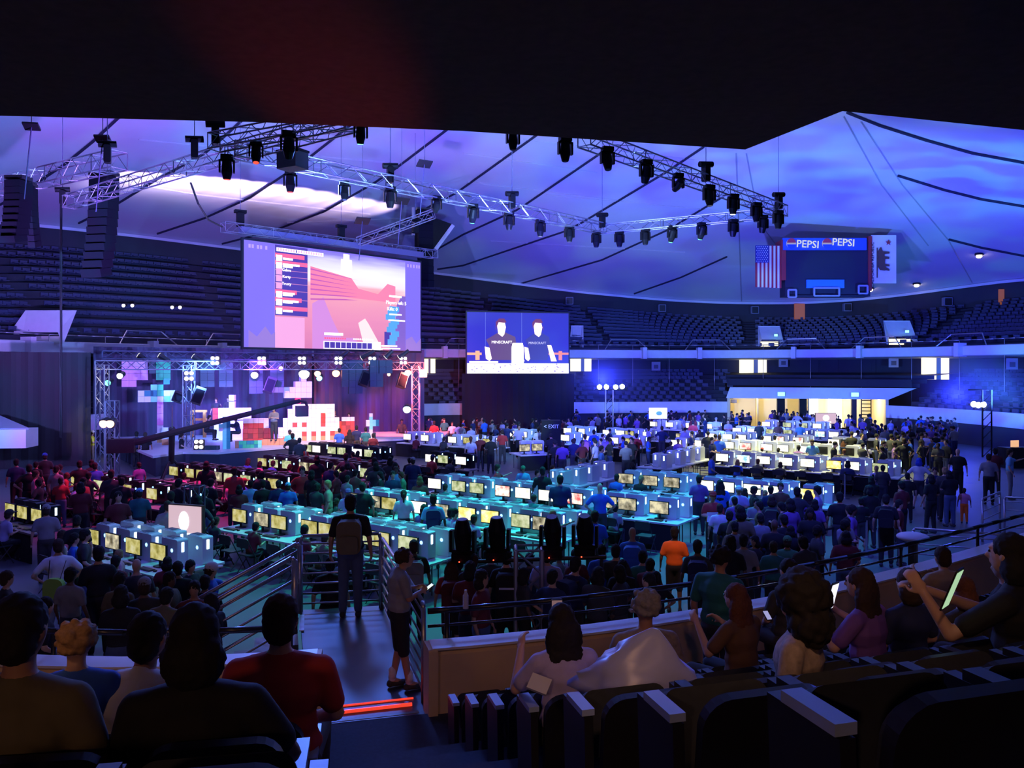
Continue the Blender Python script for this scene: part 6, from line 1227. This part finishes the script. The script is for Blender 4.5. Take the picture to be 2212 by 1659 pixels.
 (199, 931, 1.75, 'fold', 'r', 'yellow', 'khaki', 'cap', 'white', 'guard in bright yellow vest left of the stage tower'), (240, 935, 1.8, 'stand', 'b', 'black', 'black', 'short', 'black', 'person in black right of the yellow vest guard'), (295, 934, 1.8, 'stand', 'b', 'navy', 'black', 'short', 'black', 'person with lit badge left of the crane, left of two'), (314, 936, 1.78, 'stand', 'b', 'black', 'black', 'short', 'brown', 'person with lit badge left of the crane, right of two'), (392, 937, 1.7, 'idle', 'r', 'black', 'black', 'tail', 'brown', 'ponytailed person at the foot of the middle stage tower'),
 (733, 927, 1.7, 'stand', 'b', 'blue', 'char', 'short', 'black', 'person in blue before the red block desk'), (755, 930, 1.7, 'stand', 'b', 'black', 'char', 'long', 'black', 'long-haired person before the red block desk'), (770, 921, 1.8, 'stand', 'b', 'navy', 'char', 'short', 'black', 'tall person in navy left of the mint cross'), (790, 925, 1.7, 'stand', 'b', 'teal', 'char', 'short', 'black', 'person in teal before the mint cross'), (806, 938, 1.6, 'stand', 'b', 'maroon', 'char', 'short', 'black', 'person in maroon right of the teal one by the mint cross'),
]
for q in FL:
    k = q[10] if len(q) > 10 else {}
    floor_person(*q[:10], skin=R.choice(['light', 'light', 'tan', 'light', 'dark']), **k)
floor_person(126, 1170, 1.8, 'hips', 'b', 'white', 'grey', 'short', 'brown', 'person in white T-shirt wearing a green drawstring bag')
p = PZ(126, 1215, 1.15); t = thing('drawstring_bag', 'yellow-green drawstring bag on the white T-shirt back, lower left', 'bag', (P(126, 1, 13.75).x, 13.62, 1.02)); MB().rbox((0, 0, 0), (.34, .1, .44), .12).build('bag', mat('bag_lime', (.25, .45, .05), .8), t); MB().path([(-.1, .0, .2), (-.14, .12, .5)], .008, 4).path([(.1, .0, .2), (.14, .12, .5)], .008, 4).build('cord', BLACK, t)
# emblem on the red shirt, its papers, and a pale strip put in place of backpack lettering
d = (EYE-1.78*.985)*FP/(1064-HY); q = P(1540, 1112, d-.16); tag(MB().box(q, (.3, .02, .12), .1).build('shirt_emblem', mat('emblem_pale', (.6, .55, .6), .6)), 'pale blocky emblem on the red shirt in the queue', 'emblem'); tag(MB().box(P(1538, 1124, d-.36), (.24, .02, .16), M=Matrix.Rotation(.3, 3, 'Y') @ Matrix.Rotation(-.5, 3, 'X')).build('paper_sheet', WHITE), 'white papers held by the person in the red shirt', 'paper')
d = (EYE-1.8*.985)*FP/(1194-HY); tag(MB().box(P(1098, 1272, d-.43), (.3, .01, .03)).build('lettering_strip', mat('lettering_pale', (.6, .6, .75), .4)), 'pale strip in place of lettering on the big black backpack by the truss', 'strip')
# seated players at the stations
sc_ = ['black', 'char', 'navy', 'grey', 'teal', 'blue', 'olive', 'maroon', 'lav', 'purple']; hc_ = ['black', 'black', 'brown', 'brown', 'blond', 'red']
cnt = 0
for i, (q, e1, e2, rz, nm, cs, near_) in enumerate(STN):
    rr = random.Random(i*7+3); front = nm.endswith('landing rail') or nm.endswith('far left')
    occ = rr.random() < (.3 if front else .62)
    if q.y > 46: continue
    a = q-e2*.82
    if occ and abs(q.y) > 8:
        c1 = rr.choice(sc_); hk = rr.choice(['short', 'short', 'short', 'long', 'bob', 'cap', 'tail']); hcol = rr.choice(hc_) if hk != 'cap' else rr.choice(['navy', 'red', 'char'])
        if cs == 'b' and rr.random() < .5: c1 = rr.choice(['red', 'maroon', 'pink'])
        person((a.x, a.y, 0), rz, rr.uniform(1.45, 1.75), 'sit', c1, rr.choice(['black', 'jeans', 'char']), hk, hcol, 'seated player at the monitor '+nm, 'seated players at the computers', rr.choice(['light', 'tan', 'light', 'dark']))
    if q.y < 34: put_chair(a-e2*.02, rz, 'black folding chair at the monitor '+nm)
# ---- stage people ----
def sp(px, py, d, *a, **k):
    z = EYE-(py-HY)/FP*d; h = a[0]; hh = h*(.985 if a[1] not in ('sit',) else .76); return person((P(px, 800, d).x, d, z-hh), FACE[a[2]], h, a[1], *a[3:], **k)
sp(467, 861, 45.2, 1.8, 'reach', 'f', 'char', 'char', 'short', 'brown', 'presenter in charcoal T-shirt behind the white counter, left'); sp(493, 859, 45.2, 1.8, 'stand', 'f', 'char', 'char', 'short', 'brown', 'presenter in dark T-shirt behind the white counter, right')
sp(446, 897, 41, 1.7, 'sit', 'r', 'char', 'char', 'short', 'brown', 'person seated on stage left of the mint front cross'); sp(515, 900, 40.5, 1.7, 'sit', 'l', 'navy', 'char', 'short', 'brown', 'person seated on stage right of the mint front cross')
sp(592, 880, 41, 1.75, 'phone', 'f', 'grey', 'char', 'cap', 'white', 'camera operator on the stage before the purple drape')
for i, (px, py) in enumerate([(680, 884), (724, 888), (713, 893), (755, 892)]): sp(px, py, 46.0, 1.6, 'sit', 'f', rrc if (rrc := ['white', 'char', 'navy', 'lav'][i]) else 0, 'char', 'short', ['brown', 'blond', 'black', 'brown'][i], 'player seated behind the large white block wall, %s from left' % ORD[(0, 2, 1, 3)[i]])
p = P(502, 880, 45); p.z = 2.3; t = thing('white_figurine', 'white blocky figure standing on the presenter counter', 'figurine', p); MB().box((0, 0, .5), (.32, .22, .5)).build('torso', CM['w'], t); MB().box((0, 0, .95), (.3, .3, .32)).build('head', CM['w'], t)
for sx in (-.09, .09): MB().box((sx, 0, .12), (.14, .18, .26)).build('leg', CM['w'], t)
# ---- crowds ----
OCC = [(q.location.x, q.location.y) for q in COL.objects if q.type == 'MESH' and q.name.startswith('person')]
TBX = [(q.location.x, q.location.y, q.rotation_euler.z) for q in COL.objects if q.name.startswith('folding_table')]
STG = [(q.x, q.y) for q in fr]+[(-4.0, 53), (-24, 47)]
def instage(x, y):
    c = False
    for i in range(len(STG)):
        (x0, y0), (x1, y1) = STG[i-1], STG[i]
        if (y0 > y) != (y1 > y) and x < (x1-x0)*(y-y0)/(y1-y0)+x0: c = not c
    return c
def free(x, y, r=.5):
    if instage(x, y) or instage(x, y+.4): return False
    if abs(x-P(1190, 1, 40).x) < .9 and abs(y-40) < .8: return False
    if any((x-a)**2+(y-b)**2 < r*r for a, b in OCC): return False
    for a, b, rz in TBX:
        dx, dy = x-a, y-b; u = dx*math.cos(rz)+dy*math.sin(rz); v = -dx*math.sin(rz)+dy*math.cos(rz)
        if abs(u) < 1.2 and abs(v) < .62: return False
    return True
def spots(n, x0, x1, y0, y1, q):
    out = []
    for _ in range(n*14):
        if len(out) >= n: break
        px = q.uniform(x0, x1); py = q.uniform(y0, y1); h = q.uniform(1.5, 1.85); d = (EYE-h*.985)*FP/(py-HY)
        k = ring_x(0, px); lim = rp(k, 0, 0).y-(2.0 if 1560 < px < 1930 else .8) if k else 99
        if d > lim: d = lim-q.uniform(0, 3)
        x = (px-CX)/FP*d
        if free(x, d): OCC.append((x, d)); out.append((px, x, d, h))
    return out
CW = {'black': 'black-clad', 'char': 'charcoal-clad', 'navy': 'navy-clad', 'grey': 'grey-clad', 'purple': 'purple-clad', 'blue': 'blue-clad', 'olive': 'olive-clad', 'maroon': 'maroon-clad', 'lav': 'lavender-clad', 'red': 'red-clad'}
def crowd(n, x0, x1, y0, y1, group, where, seed, cols=('black', 'char', 'navy', 'grey', 'black', 'purple', 'char', 'olive', 'maroon', 'black')):
    q = random.Random(seed)
    for i, (px, x, d, h) in enumerate(sorted(spots(n, x0, x1, y0, y1, q))):
        c = q.choice(cols); person((x, d, 0), q.uniform(-3.1, 3.1) if q.random() < .4 else q.uniform(-.7, .7), h, q.choice(['stand', 'idle', 'fold', 'stand', 'phone', 'hips']), c, q.choice(['black', 'char', 'jeans']), q.choice(['short', 'short', 'bob']), 'black', '%s figure %s, %s from left' % (CW[c], where, ORD[i]), group, q.choice(['light', 'tan', 'dark']))
# figures too small and too many to pick apart: one joined object
FARFIG = []
def far_crowd(n, x0, x1, y0, y1, seed, cols=('black', 'char', 'navy', 'grey', 'char', 'purple', 'blue', 'black', 'maroon', 'lav')):
    q = random.Random(seed)
    for px, x, d, h in spots(n, x0, x1, y0, y1, q): FARFIG.append((x, d, q.uniform(-3.1, 3.1), h/1.75, q.choice(['stand', 'idle', 'fold', 'phone', 'hips']), q.choice(cols), q.choice(['black', 'char', 'navy']), q.choice(['light', 'tan', 'dark'])))
far_crowd(46, 1235, 1570, 884, 904, 1); far_crowd(26, 1575, 1760, 878, 896, 2); far_crowd(84, 1800, 2065, 892, 958, 3); far_crowd(26, 870, 1230, 900, 922, 4); far_crowd(30, 1180, 1560, 922, 955, 5)
def lowfig(pn):
    b = figure(pn, 1.0, False, False, False); out = []
    for i in (0, 1, 2):
        me = b[i].copy(); o = bpy.data.objects.new('low', me); COL.objects.link(o); m_ = o.modifiers.new('d', 'DECIMATE'); m_.ratio = .28
        dg = bpy.context.evaluated_depsgraph_get(); e_ = bpy.data.meshes.new_from_object(o.evaluated_get(dg)); out.append(([v.co.copy() for v in e_.vertices], [tuple(p.vertices) for p in e_.polygons])); bpy.data.objects.remove(o)
    hb = MB().ball(b[4]+V(0, -.02, .03), (.09, .1, .1), 8, 5); out.append(([Vector(v) for v in hb.v], hb.f)); return out
LF = {k: lowfig(k) for k in ('stand', 'idle', 'fold', 'phone', 'hips')}
def build_far():
    vs, fs, mi, mats_ = [], [], [], []
    def midx(m):
        if m not in mats_: mats_.append(m)
        return mats_.index(m)
    for x, y, rz, s_, pn, c, t_, sk in FARFIG:
        M_ = Matrix.Translation((x, y, 0)) @ Matrix.Rotation(rz, 4, 'Z') @ Matrix.Scale(s_, 4)
        for (pv, pf), m in zip(LF[pn], (SKINM[sk], cloth(c), cloth(t_), HAIRM['black'])):
            n0 = len(vs); vs += [tuple(M_ @ v) for v in pv]; fs += [tuple(i_+n0 for i_ in f) for f in pf]; mi += [midx(m)]*len(pf)
    me = bpy.data.meshes.new('distant_crowd'); me.from_pydata(vs, [], fs)
    for m in mats_: me.materials.append(m)
    me.polygons.foreach_set('material_index', mi); me.shade_smooth(); o = obj('distant_crowd', me); tag(o, 'dense crowd of tiny standing figures along the far wall, tunnel and right side', 'crowd', kind='stuff')
build_far()
crowd(19, 650, 900, 975, 1030, 'people around the right end of the red-lit block', 'near the right end of the red-lit tables', 6)
crowd(20, 40, 640, 995, 1075, 'people around the red-lit block', 'standing among the red-lit tables', 7, ('black', 'char', 'maroon', 'black', 'red', 'purple'))
crowd(20, 1570, 1840, 1075, 1165, 'dark queue in front of the cyan right row', 'in the queue centre right', 8)
crowd(14, 960, 1420, 1190, 1240, 'dark queue behind the near moving lights', 'in the queue before the near parapet', 9)
crowd(12, 240, 460, 1205, 1290, 'dark figures left of the stair rail', 'left of the stair rail', 10)
crowd(9, 1860, 2180, 965, 1060, 'people scattered in the right aisle', 'in the right aisle', 12)
# ---- the two on the landing and the teenager ----
POSES['teen'] = pose(eL=(-.22, .02, 1.17), eR=(.24, .06, 1.17), wL=(-.05, .24, 1.22), wR=(.08, .26, 1.2), headoff=(0, .08, -.04), aL=(-.09, -.06, .09), aR=(.1, .1, .09))
L0 = PZ(862, 1488, 1.05); person(L0, -1.15, 1.66, 'teen', 'grey', 'black', 'curly', 'brown', 'teenager in grey T-shirt and black shorts looking at a phone', None, 'tan', 1.08, True, True, True)
M_ = Matrix.Rotation(-1.15, 3, 'Z'); s_ = 1.66/1.75
for sx, y in ((-.09, -.06), (.1, .1)): pass
sk = MB(); 
for c in (V(-.09, -.06, .09), V(.1, .1, .09)): sk.limb(c+V(0, 0, .02), c+V(0, 0, .12), .047, .05)
t = tag(sk.build('ankle_socks', cloth('white'), None, True, L0), 'white ankle socks of the teenager on the landing', 'socks'); t.rotation_euler = (0, 0, -1.15); t.scale = (s_, s_, s_)
def phone(loc, rz, tilt, label, s=1.0, col=(.7, .85, .75), st=1.2):
    t = thing('smartphone', label, 'phone', loc, rz); t.rotation_euler = (tilt, 0, rz); MB().rbox((0, 0, 0), (.075*s, .009, .15*s), .01).build('phone_case', BLACK, t); MB().box((0, -.006, 0), (.068*s, .003, .132*s)).build('lit_display', glow('phone_glow_%d' % int(col[0]*100), col, st), t); return t
phone(L0+M_ @ V(.015, .37, 1.21)*1.0*s_+V(0, 0, 0), -1.15+math.pi*0, -1.0, 'phone in the hands of the teenager on the landing', 1.1)
B0 = PZ(757, 1333, 1.05); person(B0, .12, 1.84, 'stand', 'black', 'jeans', 'short', 'black', 'tall person in jeans with a dark backpack on the landing', None, 'tan', 1.1, True, False, False, 'olive')
B1 = PZ(708, 1296, 1.05); B1 = V(-2.95, 12.9, 1.05-.3); person((-2.95, 12.95, .0), .1, 1.75, 'stand', 'black', 'black', 'tail', 'black', 'slim person in black behind the landing rail', None, 'light', .95, True)
# ---- seated spectators near the camera ----
def watcher(px, top, n, h, pn, shirt, hair, hc, label, turn=0.0, skin='light', fat=1.0, fine=False, dz=None):
    p, a = seatpt(px, n); zt = EYE-(top-HY)/FP*p.y; s = h/1.75; sitz = 1.34*s   # head top above the feet when seated
    z = rowz(n); person((p.x, p.y, zt-sitz), a+turn, h, pn, shirt, 'char', hair, hc, label, None, skin, fat, True, fine); return p, a, zt
watcher(30, 1283, 5, 1.85, 'lap', 'olive', 'short', 'black', 'spectator in olive shirt at the lower left edge', -.15, 'tan', 1.1)
watcher(155, 1342, 4, 1.45, 'lap', 'blue', 'curly', 'blond', 'curly blond child in blue shirt among the left spectators', .1)
watcher(290, 1328, 4, 1.8, 'sitphone', 'white', 'short', 'black', 'spectator in pale shirt with raised hand, lower left', -.3, 'tan', 1.1, True)
watcher(425, 1300, 5, 1.85, 'spread', 'black', 'bob', 'black', 'large dark-haired spectator in black jacket, leaning on the next seat', 0, 'tan', 1.1)
watcher(586, 1283, 4, 1.85, 'lap', 'red', 'short', 'brown', 'spectator in dark red shirt beside the aisle', -.05, 'light', 1.12)
watcher(1215, 1308, 4, 1.6, 'sitphone', 'lav', 'long', 'black', 'spectator with long dark hair holding up a phone', 0, 'light', .95, True)
watcher(1395, 1275, 3, 1.75, 'lap', 'pattern', 'curly', 'grey', 'grey-haired spectator in patterned shirt', -.2, 'tan', 1.05)
watcher(1612, 1262, 3, 1.6, 'sitphone', 'brown', 'long', 'red', 'red-haired spectator right of the standing man', .3)
watcher(1728, 1252, 5, 1.55, 'lap', 'pattern', 'afro', 'black', 'spectator with big dark curly hair and patterned top', .7, 'light', 1.05)
watcher(1704, 1207, 2, 1.6, 'lap', 'char', 'short', 'black', 'dark-haired spectator above the big curly hair', 0)
p, a, zt = watcher(1868, 1228, 4, 1.6, 'sitphone', 'purple', 'long', 'brown', 'brown-haired spectator holding a bright phone', .35, 'light', 1.0, True)
watcher(1962, 1228, 4, 1.5, 'lap', 'navy', 'bob', 'brown', 'spectator with brown hair right of the bright phone holder', 0)
watcher(2040, 1182, 2, 1.6, 'sitphone', 'tan', 'short', 'brown', 'spectator resting the head on a hand by the parapet', -.4)
watcher(2082, 1245, 4, 1.45, 'lap', 'char', 'bob', 'red', 'spectator behind the second bright phone', 0)
watcher(2165, 1200, 3, 1.65, 'lap', 'black', 'short', 'brown', 'short-haired spectator near the right edge', .3)
watcher(2205, 1150, 5, 1.8, 'hold', 'black', 'bob', 'black', 'spectator in black at the right edge holding a large bright phone', .35, 'light', 1.0, True)
p, a = seatpt(1548, 1); person((p.x, p.y, rowz(1)), -.7, 1.82, 'idle', 'teal', 'char', 'curly', 'black', 'man in dark teal shirt standing in the first row', None, 'tan', 1.1, True)
phone(P(1797, 1288, 5.0), .75, .25, 'bright phone with keyboard display right of the curly hair', 1.25, (.85, .85, 1), 1.3)
phone(P(2056, 1272, 4.45), .8, .35, 'large pale green bright phone near the right edge', 1.7, (.45, .7, .42), .9)
phone(P(1203, 1318, 5.3), .05, .0, 'pinkish phone held above the long dark hair', 1.0, (.35, .2, .2), .5)
phone(P(1657, 1330, 4.9), .3, -.9, 'small phone glinting beside the big curly hair', .45, (.5, .5, .9), .7)
# white plastic bag bulging over a seat
b = MB(); n1, n2 = 20, 11; q = random.Random(8); c = P(1392, 1450, 4.35); MBm = Matrix.Rotation(.25, 3, 'Y')
for i in range(n1): 
    for j in range(n2): 
        a_ = 2*math.pi*i/n1; f_ = j/(n2-1); r_ = (.33*(1-f_**1.6)+.02)*(1+.13*math.sin(a_*3+f_*4)+.07*math.sin(a_*5-f_*9)+q.uniform(-.09, .09)); b.v.append(tuple(c+MBm @ V(r_*1.05*math.cos(a_), .6*r_*math.sin(a_), -.18+.42*f_)))
for i in range(n1):
    for j in range(n2-1): b.f.append((i*n2+j, ((i+1) % n1)*n2+j, ((i+1) % n1)*n2+j+1, i*n2+j+1))
b.f.append(tuple(i*n2+n2-1 for i in range(n1))); b.f.append(tuple(i*n2 for i in range(n1-1, -1, -1)))
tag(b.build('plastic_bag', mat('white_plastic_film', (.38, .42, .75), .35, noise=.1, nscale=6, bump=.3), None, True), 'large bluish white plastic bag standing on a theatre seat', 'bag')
tag(MB().box(P(1165, 1478, 4.6), (.12, .02, .1), M=Matrix.Rotation(-.9, 3, 'X') @ Matrix.Rotation(.4, 3, 'Y')).build('paper_sheet', WHITE), 'white paper lying on the seat below the long-haired spectator', 'paper')
t = thing('water_bottle', 'clear plastic water bottle standing on the black parapet rail', 'bottle', P(1006, 1352, 8.85)); t.location.z = 2.155; MB().tube((0, 0, 0), (0, 0, .14), .032, 12).tube((0, 0, .14), (0, 0, .18), .032, 12, .014).build('bottle_body', mat('clear_plastic', (.5, .52, .65), .15), t); MB().tube((0, 0, .18), (0, 0, .205), .015, 10).build('cap', WHITE, t)
# right-edge console with lit screens
t = thing('control_desk', 'dark control desk with an orange-lit laptop at the right edge', 'desk', PZ(2200, 1010, 0)); MB().box((0, 0, .5), (1.6, .8, 1.0)).build('desk', BLACK, t); s9 = MB().box((-.25, -.1, 1.18), (.5, .03, .34), .3).build('laptop_screen', glow('laptop_orange', (1, .55, .3), .9), t); MB().box((-.3, -.35, 1.02), (.5, .3, .03), .3).build('laptop_base', BLACK, t)
# ---------------- stage haze ----------------
def haze(nm, label, c, d, dens, rz=0, col=(.8, .8, 1)):
    m = bpy.data.materials.new(nm); m.use_nodes = True; nt = m.node_tree; nt.nodes.clear(); o_ = nt.nodes.new('ShaderNodeOutputMaterial'); v = nt.nodes.new('ShaderNodeVolumeScatter'); v.inputs['Density'].default_value = dens; v.inputs['Color'].default_value = (*col, 1); v.inputs['Anisotropy'].default_value = .3
    tc = nt.nodes.new('ShaderNodeTexCoord'); dv = nt.nodes.new('ShaderNodeVectorMath'); dv.operation = 'DIVIDE'; dv.inputs[1].default_value = d; ln = nt.nodes.new('ShaderNodeVectorMath'); ln.operation = 'LENGTH'
    mr = nt.nodes.new('ShaderNodeMapRange'); mr.interpolation_type = 'SMOOTHSTEP'; mr.inputs['From Min'].default_value = 1; mr.inputs['From Max'].default_value = 0; mr.inputs['To Max'].default_value = dens*1.6
    nt.links.new(tc.outputs['Object'], dv.inputs[0]); nt.links.new(dv.outputs[0], ln.inputs[0]); nt.links.new(ln.outputs['Value'], mr.inputs['Value']); nt.links.new(mr.outputs[0], v.inputs['Density'])
    nt.links.new(v.outputs[0], o_.inputs['Volume']); o = MB().ball((0, 0, 0), d, 20, 12).build(nm, m, None, True, c); o.rotation_euler = (0, 0, rz); tag(o, label, 'haze', kind='stuff'); return o
haze('stage_haze', 'thin theatrical haze hanging over the stage', (-12.5, 45, 3.5), (11, 6.5, 3.4), .007, .55)
haze('lamp_haze', 'blue haze around the four lamps of the far light mast', P(1316, 812, 55), (5, 3.5, 3), .03)
haze('lamp_haze', 'blue haze around the lamps of the right light tower', P(2085, 835, 45.5), (4, 3.5, 3), .03)
